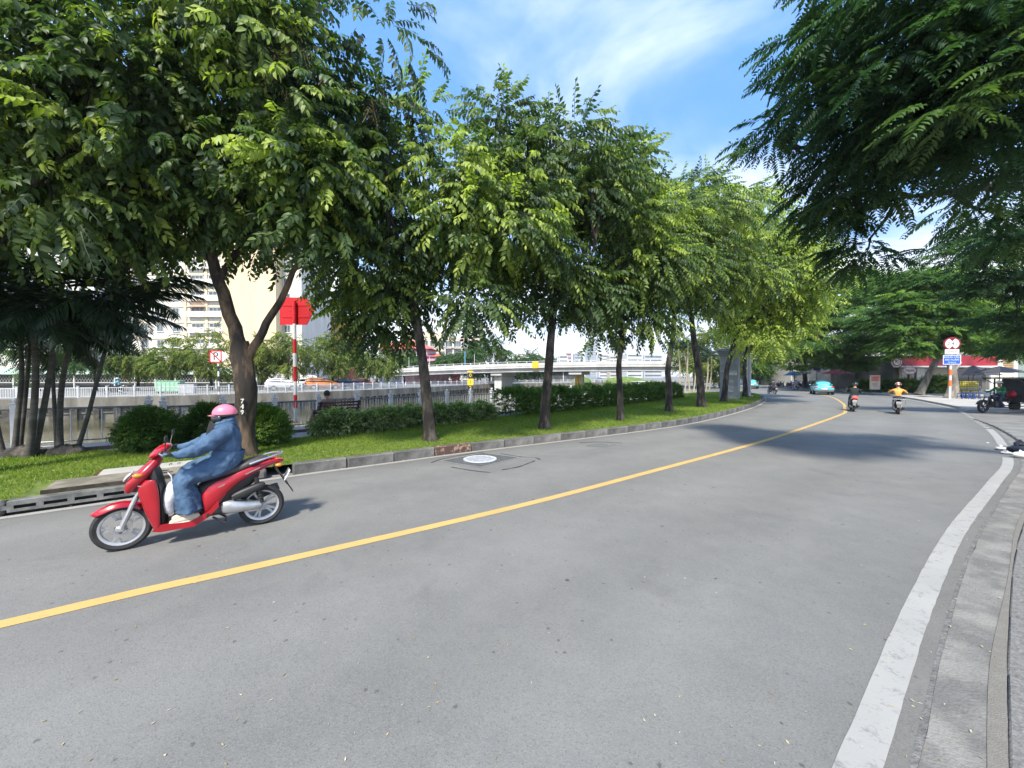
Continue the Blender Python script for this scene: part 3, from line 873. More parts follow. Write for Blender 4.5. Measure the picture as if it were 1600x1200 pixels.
def foliage(name, pos, dirs, scale, tint, tmpls, m, parent=None, roll=.5, rng=RNG, up=None):
    """copies of the sprays at pos heading along dirs, as one mesh"""
    pos, dirs = np.asarray(pos, float), np.asarray(dirs, float)
    n = len(pos); dirs = dirs / np.linalg.norm(dirs, axis=1, keepdims=True)
    upv = np.tile((0, 0, 1.0), (n, 1)) + rng.normal(0, roll, (n, 3)) * .6
    y = np.cross(upv, dirs); y /= np.linalg.norm(y, axis=1, keepdims=True) + 1e-9
    z = np.cross(dirs, y)
    Rm = np.stack([dirs, y, z], axis=2)
    which = rng.integers(0, len(tmpls), n)
    Vs, Ls, Ln, Ts = [], [], [], []; base = 0
    for k, T in enumerate(tmpls):
        ix = np.where(which == k)[0]
        if not len(ix): continue
        V = np.einsum('nij,vj->nvi', Rm[ix], T.V) * np.asarray(scale)[ix][:, None, None] + pos[ix][:, None, :]
        nv = len(T.V)
        Vs.append(V.reshape(-1, 3))
        Ls.append((T.loops[None, :] + (np.arange(len(ix)) * nv)[:, None]).ravel() + base)
        Ln.append(np.tile(T.len, len(ix)))
        Ts.append((np.asarray(tint)[ix][:, None] + T.T[None, :]).ravel())
        base += nv * len(ix)
    Ln = np.concatenate(Ln); st = np.concatenate([[0], np.cumsum(Ln)[:-1]])
    me = mesh_np(name, np.vstack(Vs), np.concatenate(Ls), st, m, np.clip(np.concatenate(Ts), 0, 1))
    return link(name, me, parent)
def unit(n, rng=RNG):
    v = rng.normal(size=(n, 3)); return v / np.linalg.norm(v, axis=1, keepdims=True)
def crown_points(ells, nclump, cr, per, rng, hollow=.55, drop=.35, bias_up=.0):
    """ells = [(centre, (rx,ry,rz), weight)], clumps on their outer part; returns pos, dir, clump id"""
    P_, D_, I_ = [], [], []
    w = np.array([e[2] for e in ells], float); w /= w.sum()
    for c in range(nclump):
        e = ells[rng.choice(len(ells), p=w)]
        d = unit(1, rng)[0]
        rad = hollow + (1 - hollow) * rng.random() ** .6
        ce = np.array(e[0]) + d * rad * np.array(e[1])
        r_ = cr * rng.uniform(.65, 1.3)
        k = max(4, int(per * (r_ / cr) ** 2 * rng.uniform(.7, 1.25)))
        q = unit(k, rng)
        pp = ce + q * (rng.random((k, 1)) ** .4) * r_ * np.array((1, 1, .75))
        out = d * np.array((1, 1, .5)) * .55 + q * .8 + rng.normal(0, .25, (k, 3))
        out[:, 2] = out[:, 2] * .55 - drop * rng.random(k) + bias_up
        P_.append(pp); D_.append(out); I_.append(np.full(k, c))
    return np.vstack(P_), np.vstack(D_), np.concatenate(I_)
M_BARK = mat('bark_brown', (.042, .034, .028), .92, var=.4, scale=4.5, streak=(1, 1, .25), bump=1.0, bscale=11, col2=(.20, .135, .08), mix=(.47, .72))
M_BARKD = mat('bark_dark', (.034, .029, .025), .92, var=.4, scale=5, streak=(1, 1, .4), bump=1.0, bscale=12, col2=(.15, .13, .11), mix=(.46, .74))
M_BARKG = mat('bark_grey', (.20, .18, .155), .9, var=.3, scale=3, streak=(1, 1, .3), bump=.6, bscale=12, col2=(.30, .275, .24))
LM_MYRT = leaf_mat('myrtle_leaf', (.032, .062, .034), (.090, .150, .046), (.36, .45, .085), .48, .44, .38)  # wide tone range: sun highlights on the crowns put into the lightest leaves
LM_POIN = leaf_mat('feather_leaf', (.024, .064, .036), (.050, .108, .044), (.15, .24, .055), .55, .40, .3)
LM_PFAR = leaf_mat('feather_leaf_painted_sun', (.030, .080, .028), (.080, .165, .044), (.20, .31, .065), .6, .45, .25)  # brighter copy of the feather leaf, sunlight on far crowns painted in
LM_FAR = leaf_mat('bank_leaf', (.06, .10, .022), (.12, .175, .035), (.25, .27, .06), .55, .42, .3)
LM_GREEN = leaf_mat('green_leaf', (.028, .070, .020), (.060, .130, .030), (.16, .25, .045), .55, .4, .3)
LM_HEDGE = leaf_mat('hedge_leaf', (.030, .075, .016), (.080, .165, .028), (.23, .34, .05), .55, .40, .3)
LM_SHRUB = leaf_mat('shrub_leaf', (.06, .12, .04), (.17, .25, .08), (.46, .52, .30), .55, .42, .3)  # variegated leaves, lightened further with sunlight put into the colour
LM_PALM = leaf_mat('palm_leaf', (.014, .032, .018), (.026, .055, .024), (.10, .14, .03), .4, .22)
SP_BIG = [spray_tmpl(.62, 15, .148, .074, k) for k in range(5)]
SP_MED = [spray_tmpl(.70, 13, .17, .086, 20 + k, True) for k in range(4)]
SP_FAR = [spray_tmpl(.85, 11, .24, .12, 40 + k, True) for k in range(4)]
FR_NEAR = [frond_tmpl(.56, 12, 60 + k, .040, .145, .5) for k in range(5)]
FR_FAR = [frond_tmpl(.85, 8, 70 + k, .085, .26, .3) for k in range(3)]
SP_BUSH = [spray_tmpl(.17, 9, .055, .026, 80 + k, True, .1, .4) for k in range(4)]
SP_HEDGE = [spray_tmpl(.20, 8, .075, .042, 90 + k, True, .1, .4) for k in range(4)]

def limb(mb, a, b, r0, r1, sag=.0, n=6, seg=8, wob=.06, rng=random):
    a, b = Vector(a), Vector(b); pts, rad = [], []
    L_ = (b - a).length
    for i in range(n + 1):
        f = i / n
        p = a.lerp(b, f) + Vector((rng.uniform(-1, 1), rng.uniform(-1, 1), rng.uniform(-1, 1))) * wob * L_ * .25 * math.sin(math.pi * f)
        p.z += sag * math.sin(math.pi * f) * L_
        pts.append(p); rad.append(r0 + (r1 - r0) * f ** .8)
    mb.tube(pts, rad, seg); return pts
def trunk_mesh(pts, rads, seg=16, flare=1.5, lump=.10, root=None, m=None, name='trunk'):
    """bent tapering trunk with a root flare and lumps"""
    c = []
    P3 = [Vector(p) for p in pts]
    for i in range(len(P3) - 1):
        p0, p1, p2, p3 = P3[max(i - 1, 0)], P3[i], P3[i + 1], P3[min(i + 2, len(P3) - 1)]
        for j in range(5):
            t_ = j / 5
            c.append((.5 * ((2 * p1) + (p2 - p0) * t_ + (2 * p0 - 5 * p1 + 4 * p2 - p3) * t_ ** 2 + (3 * p1 - p0 - 3 * p2 + p3) * t_ ** 3), rads[i] + (rads[i + 1] - rads[i]) * t_))
    c.append((P3[-1], rads[-1]))
    z0 = c[0][0].z
    mb = MB(); mb.tube([q[0] for q in c], [q[1] * (1 + (flare - 1) * math.exp(-max(0, (q[0].z - z0)) * 5.5)) for q in c], seg)
    k = 0
    for i in range(len(c)):
        for s_ in range(seg):
            v = Vector(mb.v[k]); ctr = c[i][0]
            an = 2 * math.pi * s_ / seg
            f = 1 + lump * (math.sin(an * 3 + i * .45) * .6 + math.sin(an * 5 - i * .3) * .4) + random.uniform(-lump, lump) * .35
            mb.v[k] = tuple(ctr + (v - ctr) * f); k += 1
    return mb.build(name, m, root, angle=80)

def street_tree(name, label, base, trunk, rads, forks, ells, nclump, cr, per, tm, lm, seed, scale=(.8, 1.25), tint=(.36, .23), group=None, bark=None, hollow=.55, drop=.45, sprays_extra=None, inner=6, cat='tree'):
    """trunk = points; forks = [(start point, end point, r0, r1)]; limbs reach out from the fork tips to some clumps"""
    rng = np.random.default_rng(seed); rnd = random.Random(seed)
    root = empty(name, base, 0, label, cat, group)
    o = Vector(base)
    loc = lambda p: Vector(p) - o
    bark = bark or M_BARKD
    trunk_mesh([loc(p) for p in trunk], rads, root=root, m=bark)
    pos, dirs, cid = crown_points(ells, nclump, cr, per, rng, hollow, drop)
    tips = [Vector(f[1]) for f in forks] or [Vector(trunk[-1])]
    for (a, b, r0, r1) in forks:
        mb = MB(); limb(mb, loc(a), loc(b), r0, r1, .04, 7, 9, .12, rnd); mb.build('limb', bark, root, angle=70)
    mb = MB(); cents = [pos[cid == k].mean(axis=0) for k in range(nclump) if (cid == k).any()]
    for k in range(0, len(cents), max(1, len(cents) // (inner * 4))):
        c = Vector(cents[k]); t0 = min(tips, key=lambda q: (q - c).length)
        limb(mb, loc(t0), loc(c), .05, .012, .05, 5, 5, .2, rnd)
    mb.build('branches', bark, root, angle=70)
    n = len(pos)
    tn = np.clip(rng.normal(tint[0], tint[1], n) + (rng.normal(0, .10, nclump) + .34 * (rng.random(nclump) < .16))[cid], 0, 1)
    sc = rng.uniform(scale[0], scale[1], n)
    f = foliage('crown', pos - np.array(o), dirs, sc, tn, tm, lm, root, rng=rng)
    f['kind'] = 'stuff'
    return root
HZ = .20
# ---- row of crape myrtles on the lawn
GR = 'crape myrtle trees in the row along the lawn'
def ell(x, y, Y, rx, ry, rz, w=1.0):
    p = P(x, y, Y); return ((p.x, p.y, p.z), (rx * 1.06, ry, rz * 1.06), w)
def bp_(x, y): p = G(x, y, HZ); return Vector((p.x, p.y, HZ - .02))
# tree A (number painted on trunk)
bA = bp_(383, 712); YA = bA.y
fk = P(378, 545, YA)
street_tree('crape_myrtle', 'big forked crape myrtle behind the red scooter, with 749 painted in white on its trunk', bA,
    [bA, P(382, 660, YA), P(384, 610, YA - .02), P(379, 560, YA), P(374, 535, YA)], [.20, .19, .205, .20, .17],
    [(P(376, 545, YA), P(338, 430, YA + .1), .145, .115), (P(338, 430, YA + .1), P(318, 330, YA + .2), .115, .09), (P(318, 330, YA + .2), P(268, 200, YA + .3), .085, .05), (P(322, 345, YA + .2), P(400, 255, YA - .3), .08, .05), (P(342, 440, YA + .1), P(420, 330, YA + .6), .07, .045), (P(388, 560, YA), P(440, 468, YA + .25), .095, .07), (P(440, 468, YA + .25), P(520, 330, YA + .6), .07, .04)],
    [ell(330, 165, YA + .3, 2.5, 2.3, 2.25, 1.3), ell(400, 190, YA + .2, 2.0, 2.2, 2.3, 1.2), ell(505, 335, YA + .5, 1.35, 1.6, 1.3, .6), ell(330, -120, YA, 3.0, 2.5, 1.6, .8), ell(600, 40, YA + .2, .35, .5, .5, .07), ell(680, 110, YA + .2, .3, .25, .2, .03)],
    112, .78, 30, SP_BIG, LM_MYRT, 1, group=GR, bark=M_BARK)
bZ = Vector((-9.5, 6.3, HZ - .02))
street_tree('crape_myrtle', 'leafy crape myrtle whose dark crown fills the upper left corner above the palms', bZ,
    [bZ, bZ + Vector((.1, 0, 1.4)), bZ + Vector((.0, .1, 3.0))], [.2, .18, .15],
    [(bZ + Vector((0, .1, 2.9)), bZ + Vector((1.4, .5, 5.4)), .12, .06), (bZ + Vector((0, .1, 2.9)), bZ + Vector((-1.2, .4, 5.6)), .12, .06), (bZ + Vector((0, .1, 2.9)), bZ + Vector((.5, 1.3, 5.2)), .1, .05)],
    [((bZ.x + .4, bZ.y + .6, 6.9), (3.0, 2.4, 2.6), 1.3), ((bZ.x + 1.9, bZ.y + 1.5, 6.4), (2.0, 1.9, 1.7), 1.0), ((bZ.x - .8, bZ.y + 1.6, 5.6), (2.0, 1.6, 1.3), .6)],
    92, .8, 29, SP_BIG, LM_MYRT, 2, group=GR)
def simple_myrtle(label, x, y, w, top_px, pts, r0, ells, nc, cr, per, tm, seed, forks_px=None, extra=0, **kw):
    b = bp_(x, y); Y = b.y
    tr = [b] + [P(px, py, Y) for px, py in pts]
    rads = [r0 * (1 - .42 * i / len(pts)) for i in range(len(tr))]
    tip = tr[-1]; fks = []
    for (dx, dy, dz, l) in ((.8, -.3, .9, 1.9), (-.75, .2, 1.0, 1.8), (.1, .6, 1.1, 2.0), (-.2, -.6, .8, 1.7)):
        d = Vector((dx, dy, dz)).normalized() * l
        fks.append((tip - Vector((0, 0, .05)), tip + d, rads[-1] * .7, rads[-1] * .3))
    es = [ell(ex, ey, Y + dY, rx, ry, rz, w_) for (ex, ey, dY, rx, ry, rz, w_) in ells]
    return street_tree('crape_myrtle', label, b, tr, rads, fks, es, nc, cr, per, tm, LM_MYRT, seed, group=GR, **kw)
simple_myrtle('dark slender crape myrtle standing behind the manhole, its drooping crown touching the bridge view', 672, 688, 17, 0, [(668, 630), (661, 570), (652, 510), (648, 470), (646, 435)], .155,
    [(660, 330, .2, 2.35, 2.0, 1.75, 1.2), (640, 235, .4, 2.0, 2.0, 1.2, .7), (770, 360, -.2, 1.2, 1.3, 1.0, .5), (575, 390, .2, 1.2, 1.4, 1.2, .5), (585, 485, .8, .6, .5, .75, .22), (735, 468, -.5, .45, .4, .45, .10), (625, 470, .3, .9, .9, .35, .2)], 88, .72, 26, SP_BIG, 3)
simple_myrtle('crape myrtle with a black trunk leaning right in front of the long hedge', 851, 670, 17, 0, [(852, 630), (857, 580), (861, 530), (864, 490), (866, 450)], .165,
    [(830, 335, .2, 2.4, 2.1, 2.2, 1.3), (790, 255, .4, 1.7, 1.8, .95, .6), (880, 270, .4, 1.6, 1.8, 1.15, .6), (820, 430, -.6, 1.6, 1.2, 1.0, .4), (905, 470, .2, .8, .8, .5, .2), (790, 475, .3, .8, .8, .45, .2)], 80, .80, 26, SP_MED, 4)
simple_myrtle('crape myrtle with a slim light brown trunk right of the black one, before the hedge', 969, 657, 10, 0, [(969, 610), (967, 570), (972, 530), (970, 490)], .125,
    [(965, 375, .2, 2.3, 2.0, 2.5, 1.3), (930, 290, .3, 1.7, 1.7, 1.1, .6), (1000, 400, -.5, 1.5, 1.2, 1.3, .5), (1000, 480, .3, 1.0, .9, .8, .25), (935, 490, .5, .8, .8, .7, .2)], 74, .85, 27, SP_MED, 5, tint=(.46, .24))  # raised tint paints sunlight into this crown
simple_myrtle('crape myrtle with a knobbly trunk at the right part of the hedge', 1045, 643, 9, 0, [(1045, 605), (1044, 575), (1051, 530), (1054, 490)], .165,
    [(1035, 390, .2, 2.4, 2.2, 2.8, 1.3), (1075, 330, .3, 2.0, 1.8, 1.2, .6)], 62, .95, 27, SP_MED, 6, tint=(.52, .24))  # tint raised further, sunlit tone put into the leaf colour
simple_myrtle('crape myrtle with a leaning black trunk at the right end of the hedge', 1095, 636, 11, 0, [(1094, 600), (1090, 565), (1084, 530), (1080, 495)], .22,
    [(1100, 385, .2, 2.6, 2.3, 3.0, 1.3), (1125, 325, .3, 1.9, 2.0, 1.2, .5), (1140, 430, -.3, 1.8, 1.6, 1.6, .5)], 64, 1.0, 27, SP_MED, 7, tint=(.58, .24))  # lighter tint again stands in for sun on the leaves
simple_myrtle('crape myrtle growing against the granite gate pillar, its yellow green crown over the road', 1131, 627.5, 8, 0, [(1134, 600), (1136, 575), (1146, 540), (1156, 515)], .19,
    [(1170, 430, .2, 4.0, 2.8, 3.0, 1.3), (1220, 430, .3, 2.4, 2.4, 2.6, .9), (1160, 360, .4, 2.8, 2.4, 1.6, .6), (1215, 520, -.2, 2.0, 2.0, 1.3, .4)], 96, 1.15, 28, SP_FAR, 8, tint=(.76, .22))  # strongly raised tint: sun on this crown painted as yellow green
simple_myrtle('thin leafy crape myrtle just behind the granite gate pillar, left of the lamp post', 1164, 619.8, 5, 0, [(1164, 600), (1163, 575), (1166, 545)], .2,
    [(1190, 480, .6, 3.2, 2.6, 3.2, 1.0), (1225, 470, .6, 2.0, 2.0, 2.2, .6)], 70, 1.2, 26, SP_FAR, 9, tint=(.74, .22))  # same sunlit tone painted into these leaves by the tint

# ---- feathery flame trees on the right
GF = 'feathery leaved shade trees on the right side of the street'
def flame_tree(label, base, trunk, rads, forks, clumps, fr, seed, per, cr, tint=(.40, .20), scale=(.8, 1.2), drop=.28, lm=None):
    rng = np.random.default_rng(seed); rnd = random.Random(seed)
    root = empty('shade_tree', base, 0, label, 'tree', GF); o = Vector(base)
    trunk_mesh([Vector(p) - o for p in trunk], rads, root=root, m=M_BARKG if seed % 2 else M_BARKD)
    for (a, b, r0, r1) in forks:
        mb = MB(); limb(mb, Vector(a) - o, Vector(b) - o, r0, r1, .06, 8, 8, .12, rnd); mb.build('limb', M_BARKD, root, angle=70)
    tips = [Vector(f[1]) for f in forks]
    Ps, Ds, Ts = [], [], []; mb = MB()
    for (c, r_, w) in clumps:
        c = np.array(c); k = int(per * w)
        # thin spreading shelves of fronds
        nb = max(2, int(k / 16))
        t0 = min(tips, key=lambda q: (q - Vector(c)).length)
        limb(mb, t0 - o, Vector(c) - o, .045, .012, .05, 5, 5, .15, rnd)
        for j in range(nb):
            sc_ = c + unit(1, rng)[0] * np.array((r_, r_, r_ * .7)) * rng.random() ** .35
            m = 16; a = rng.uniform(0, 6.28, m); rr_ = cr * rng.random(m) ** .5
            pp = sc_ + np.stack([np.cos(a) * rr_, np.sin(a) * rr_, rng.normal(0, .07, m) - .15 * rr_], 1)
            dd = np.stack([np.cos(a), np.sin(a), rng.uniform(-drop * 1.4, drop * .35, m)], 1) + rng.normal(0, .2, (m, 3))
            dd += (sc_ - np.array((trunk[-1][0], trunk[-1][1], sc_[2]))) * .06
            Ps.append(pp); Ds.append(dd); Ts.append(np.clip(rng.normal(tint[0], .07, m) + rng.normal(0, tint[1]), 0, 1))
    mb.build('branches', M_BARKD, root, angle=70)
    Ps, Ds, Ts = np.vstack(Ps), np.vstack(Ds), np.concatenate(Ts)
    f = foliage('crown', Ps - np.array(o), Ds, rng.uniform(scale[0], scale[1], len(Ps)), Ts, fr, lm or LM_POIN, root, roll=.35, rng=rng)
    f['kind'] = 'stuff'
    return root
rb = Vector((13.3, 5.2, .08))
cl = []
for (x, y, Y, r_, w) in ((1215, 205, 8.6, .40, .40), (1262, 180, 8.4, .55, .8), (1262, 95, 8.0, .45, .5), (1300, 55, 7.6, .7, 1.2), (1305, 130, 7.8, .7, 1.2), (1310, 240, 8.2, .65, 1.1), (1285, 300, 8.6, .45, .6), (1330, 290, 8.0, .65, 1.1), (1360, 200, 7.2, .8, 1.7), (1360, 90, 6.8, .8, 1.7), (1355, -20, 6.6, .9, 1.5),
        (1400, 130, 6.4, .9, 1.9), (1410, 185, 6.8, .8, 1.6), (1375, 255, 8.0, .5, 1.0), (1325, 335, 8.6, .4, .6), (1335, 375, 8.8, .32, .4), (1345, 405, 8.8, .25, .3), (1290, 335, 8.6, .3, .3), (1420, 220, 7.4, .5, .9), (1480, 205, 7.0, .6, 1.2),
        (1480, 60, 6.0, 1.0, 2.0), (1480, 160, 6.3, .9, 1.9), (1560, 120, 5.6, 1.0, 2.0), (1560, 200, 6.3, .8, 1.6), (1440, -10, 6.0, 1.0, 1.5), (1570, 10, 5.6, 1.0, 1.8), (1580, 300, 7.6, .6, 1.2), (1640, 200, 6.0, 1.0, 1.6), (1640, 60, 5.4, 1.0, 1.4), (1540, 340, 8.2, .4, .6), (1600, 370, 8.4, .5, 1.0),
        (1700, -100, 5.5, 1.3, 1.6), (1550, -150, 5.2, 1.3, 1.6), (1420, -140, 6, 1.2, 1.3), (1760, 150, 6.2, 1.3, 1.4), (1310, -100, 7.0, 1.0, 1.2)):
    p = P(x, y, Y); cl.append(((p.x, p.y, p.z), r_ * 1.06, w))
t1 = Vector((12.9, 5.4, 2.7)); t2 = Vector((12.3, 5.6, 4.2))
flame_tree('near overhanging shade tree with feathery fronds filling the top right corner', rb, [rb, (13.2, 5.3, 1.3), t1, t2], [.3, .27, .24, .2],
    [(t2, P(1560, 200, 6.4), .14, .07), (t2, P(1480, 300, 7.6), .12, .06), (P(1480, 300, 7.6), P(1350, 330, 8.3), .055, .03), (P(1560, 200, 6.4), P(1330, 150, 7.2), .07, .03), (t2, P(1600, 60, 5.8), .13, .06), (P(1440, 245, 7.0), P(1392, 330, 8.3), .04, .02), (P(1350, 330, 8.3), P(1240, 230, 8.4), .03, .015)],
    cl, FR_NEAR, 31, 66, .42, drop=.5)
# second one, its trunk outside the frame on the right
b2 = Vector((26.2, 16.8, .1)); t2b = Vector((25.2, 17.2, 5.3)); cl = []
for (x, y, Y, r_, w) in ((1500, 370, 17, .8, .7), (1480, 395, 17, .6, .4), (1540, 390, 17, 1.1, 1.3), (1590, 360, 16.5, 1.3, 1.4), (1530, 440, 18, .9, 1.2), (1580, 450, 17.5, 1.2, 1.4), (1600, 500, 18, 1.0, 1.2), (1560, 500, 18.5, .8, .8), (1650, 420, 17, 1.5, 1.4), (1660, 330, 16, 1.6, 1.2), (1720, 380, 16, 1.8, 1.2), (1595, 545, 19, .6, .5), (1640, 520, 18, 1.0, 1.0)):
    p = P(x, y, Y); cl.append(((p.x, p.y, p.z), r_ * 1.06, w))
flame_tree('dark shade tree at the right frame edge beyond the alley mouth', b2, [b2, (25.9, 17, 2.3), t2b], [.26, .22, .18], [(t2b, P(1580, 440, 17.4), .1, .05), (t2b, P(1640, 350, 16.5), .1, .05), (t2b, P(1540, 420, 17.5), .08, .03)], cl, [frond_tmpl(.6, 8, 75 + k, .045, .18, .35) for k in range(3)], 32, 150, .6)
def far_flame(label, px, py, pts, r0, crown, seed, lean_bark=None, per=230, tint=(.52, .20)):  # default tint raised to paint sunlight into the crowns
    b = G(px, py, .11); b = Vector((b.x, b.y, .09)); Y = b.y
    tr = [b] + [P(x, y, Y) for x, y in pts]; tip = tr[-1]
    cl = []
    for (x, y, dY, r_, w) in crown: p = P(x, y, Y + dY); cl.append(((p.x, p.y, p.z), r_ * 1.06, w))
    fks = [(tip, Vector(c[0]) * .55 + tip * .45, .12, .05) for c in cl[::3]]
    return flame_tree(label, b, tr, [r0 * (1 - .35 * i / len(pts)) for i in range(len(tr))], fks, cl, FR_FAR, seed, per, 1.0, tint, (.9, 1.4), .2, LM_PFAR)
far_flame('shade tree with a dark trunk leaning right before the red shop sign', 1436, 617.2, [(1447, 595), (1458, 572), (1468, 555), (1478, 540)], .30,
    [(1440, 440, 0, 2.4, 2.2), (1500, 430, 1, 2.6, 2.4), (1470, 480, -1, 2.4, 2.2), (1410, 480, 0, 2.3, 2.0), (1530, 480, 1, 2.4, 2.2), (1560, 520, 0, 2.0, 1.8), (1500, 520, -2, 1.8, 1.6), (1425, 505, -1, 1.9, 1.7), (1385, 500, 1, 1.8, 1.4), (1590, 470, 2, 2.4, 1.8), (1395, 445, 2, 1.8, 1.5), (1540, 540, 1, 1.3, 1.0), (1590, 540, 1, 1.5, 1.2), (1418, 536, -1, 1.1, 1.1), (1452, 540, -1, 1.1, 1.1)], 33)
far_flame('bushy shade tree behind the blue taxi and the poster stand', 1338, 610.5, [(1339, 595), (1342, 575), (1338, 556)], .33,
    [(1320, 470, 0, 2.8, 2.2), (1370, 460, 1, 2.8, 2.2), (1340, 510, -2, 2.6, 2.2), (1290, 500, 0, 2.4, 2.0), (1390, 495, -1, 2.2, 1.9), (1300, 540, -2, 2.2, 1.8), (1350, 550, -3, 2.0, 1.7), (1375, 530, -2, 1.6, 1.2), (1345, 430, 2, 1.8, 1.4), (1400, 440, 2, 1.8, 1.5), (1265, 540, 1, 2.0, 1.5), (1320, 565, -2, 1.4, 1.0)], 34)
far_flame('distant shade tree above the blue parasol at the bend of the street', 1258, 606, [(1258, 590), (1256, 570), (1258, 552)], .34,
    [(1265, 500, 0, 3.4, 2.0), (1240, 530, -2, 3.0, 1.8), (1285, 520, -1, 3.2, 1.9), (1250, 560, -2, 2.2, 1.4), (1290, 555, -3, 2.4, 1.6), (1270, 470, 2, 2.8, 1.5), (1215, 550, 0, 2.4, 1.3), (1230, 500, 2, 2.8, 1.4), (1205, 520, 3, 2.6, 1.2)], 36)
# whitish trunk beside the sign post
b = G(1494, 622, .11); Y = b.y + .6
rt = empty('pruned_tree', (b.x + .3, Y, .1), 0, 'broad pale grey tree trunk leaning left right behind the blue road sign', 'tree')
trunk_mesh([Vector((0, 0, -.02)), P(1490, 598, Y) - rt.location, P(1486, 570, Y) - rt.location, P(1483, 545, Y) - rt.location], [.42, .30, .25, .2], root=rt, m=M_BARKG, flare=1.25)
mb = MB(); limb(mb, P(1489, 582, Y) - rt.location, P(1502, 566, Y) - rt.location, .12, .06); mb.build('limb', M_BARKG, rt)

# ---- clipped bushes and hedges
def surf_points(n, c, r3, rng, inner=.78):
    d = unit(n, rng); d[:, 2] = np.where(d[:, 2] < -.75, -d[:, 2], d[:, 2])
    wob = 1 + .09 * np.sin(d[:, 0] * 5 + d[:, 2] * 3) + .06 * np.sin(d[:, 1] * 7 - d[:, 2] * 5)
    return np.array(c) + d * np.array(r3) * (inner + (1 - inner) * rng.random((n, 1)) ** .5) * wob[:, None], d
def bush(name, label, base, r3, n, tm, lm, seed, cat='bush', group=None, tint=(.42, .2), flowers=0, stems=4):
    rng = np.random.default_rng(seed)
    root = empty(name, base, 0, label, cat, group)
    pos, d = surf_points(n, (0, 0, r3[2] * 1.02), r3, rng, .62)
    pos[:, 2] = np.maximum(pos[:, 2], .04)
    dd = d + rng.normal(0, .45, d.shape); dd[:, 2] += .25
    f = foliage('foliage', pos, dd, rng.uniform(.8, 1.35, n), np.clip(rng.normal(tint[0], tint[1], n), 0, 1), tm, lm, root, rng=rng); f['kind'] = 'stuff'
    mb = MB(); rnd = random.Random(seed)
    for k in range(stems):
        a = rnd.uniform(0, 6.28); limb(mb, (.05 * math.cos(a), .05 * math.sin(a), -.02), (r3[0] * .6 * math.cos(a), r3[1] * .6 * math.sin(a), r3[2] * 1.2), .022, .008, 0, 4, 5, .1, rnd)
    mb.build('stem', M_BARKD, root)
    if flowers:
        V, lp = [], []
        for k in range(flowers):
            i = rng.integers(0, n); p = pos[i] + d[i] * .05
            if p[2] < r3[2] * .7: continue
            for q in range(3):
                b0 = len(V); e1, e2 = unit(2, rng) * .036
                V.extend([p - e1, p - e2, p + e1, p + e2]); lp.extend((b0, b0 + 1, b0 + 2, b0 + 3))
        if V: link('flowers', mesh_np('flowers', np.array(V), np.array(lp), np.arange(0, len(lp), 4), mat('pale_petal', (.62, .60, .46), .7, var=.15)), root)['kind'] = 'stuff'
    return root
GB = 'round clipped bushes behind the scooter'
p = bp_(236, 704); bush('round_bush', 'dark round clipped bush left of the scooter rider, in front of the palms', p, (.47, .5, .43), 2100, SP_BUSH, LM_HEDGE, 41, group=GB, tint=(.25, .14))  # low tint puts shade on this bush into its leaf colour
p = bp_(330, 690); bush('round_bush', 'dark round clipped bush half hidden behind the pink helmet', p, (.50, .48, .43), 2000, SP_BUSH, LM_HEDGE, 42, group=GB, tint=(.28, .15))  # also darkened by tint, shade painted into the leaves
p = bp_(414, 695); bush('round_bush', 'bright topped round bush just right of the forked trunk', p, (.50, .48, .43), 2000, SP_BUSH, LM_HEDGE, 43, group=GB, tint=(.45, .18))
GS = 'low flowering shrubs in the bed behind the lawn'
for k, (x, y, h_, w_) in enumerate(((530, 680, .27, .55), (572, 676, .23, .5), (612, 671, .25, .5), (650, 667, .25, .55), (690, 663, .25, .55), (725, 660, .25, .55), (757, 656, .24, .5))):
    p = bp_(x, y) + Vector((-.15, .25, 0))
    where = ('in front of the park bench', 'just right of the bench', 'third along from the bench', 'left of the dark slender trunk', 'right of the dark slender trunk', 'second right of the dark slender trunk', 'at the right end of the bed beside the hedge')[k]
    bush('flowering_shrub', 'loose flowering shrub with pale blossoms ' + where, p, (w_, w_ * .85, h_), 620, [spray_tmpl(.24, 8, .10, .045, 100 + j, True, .2, .5) for j in range(3)], LM_SHRUB, 50 + k, 'shrub', GS, (.5, .25), 90)
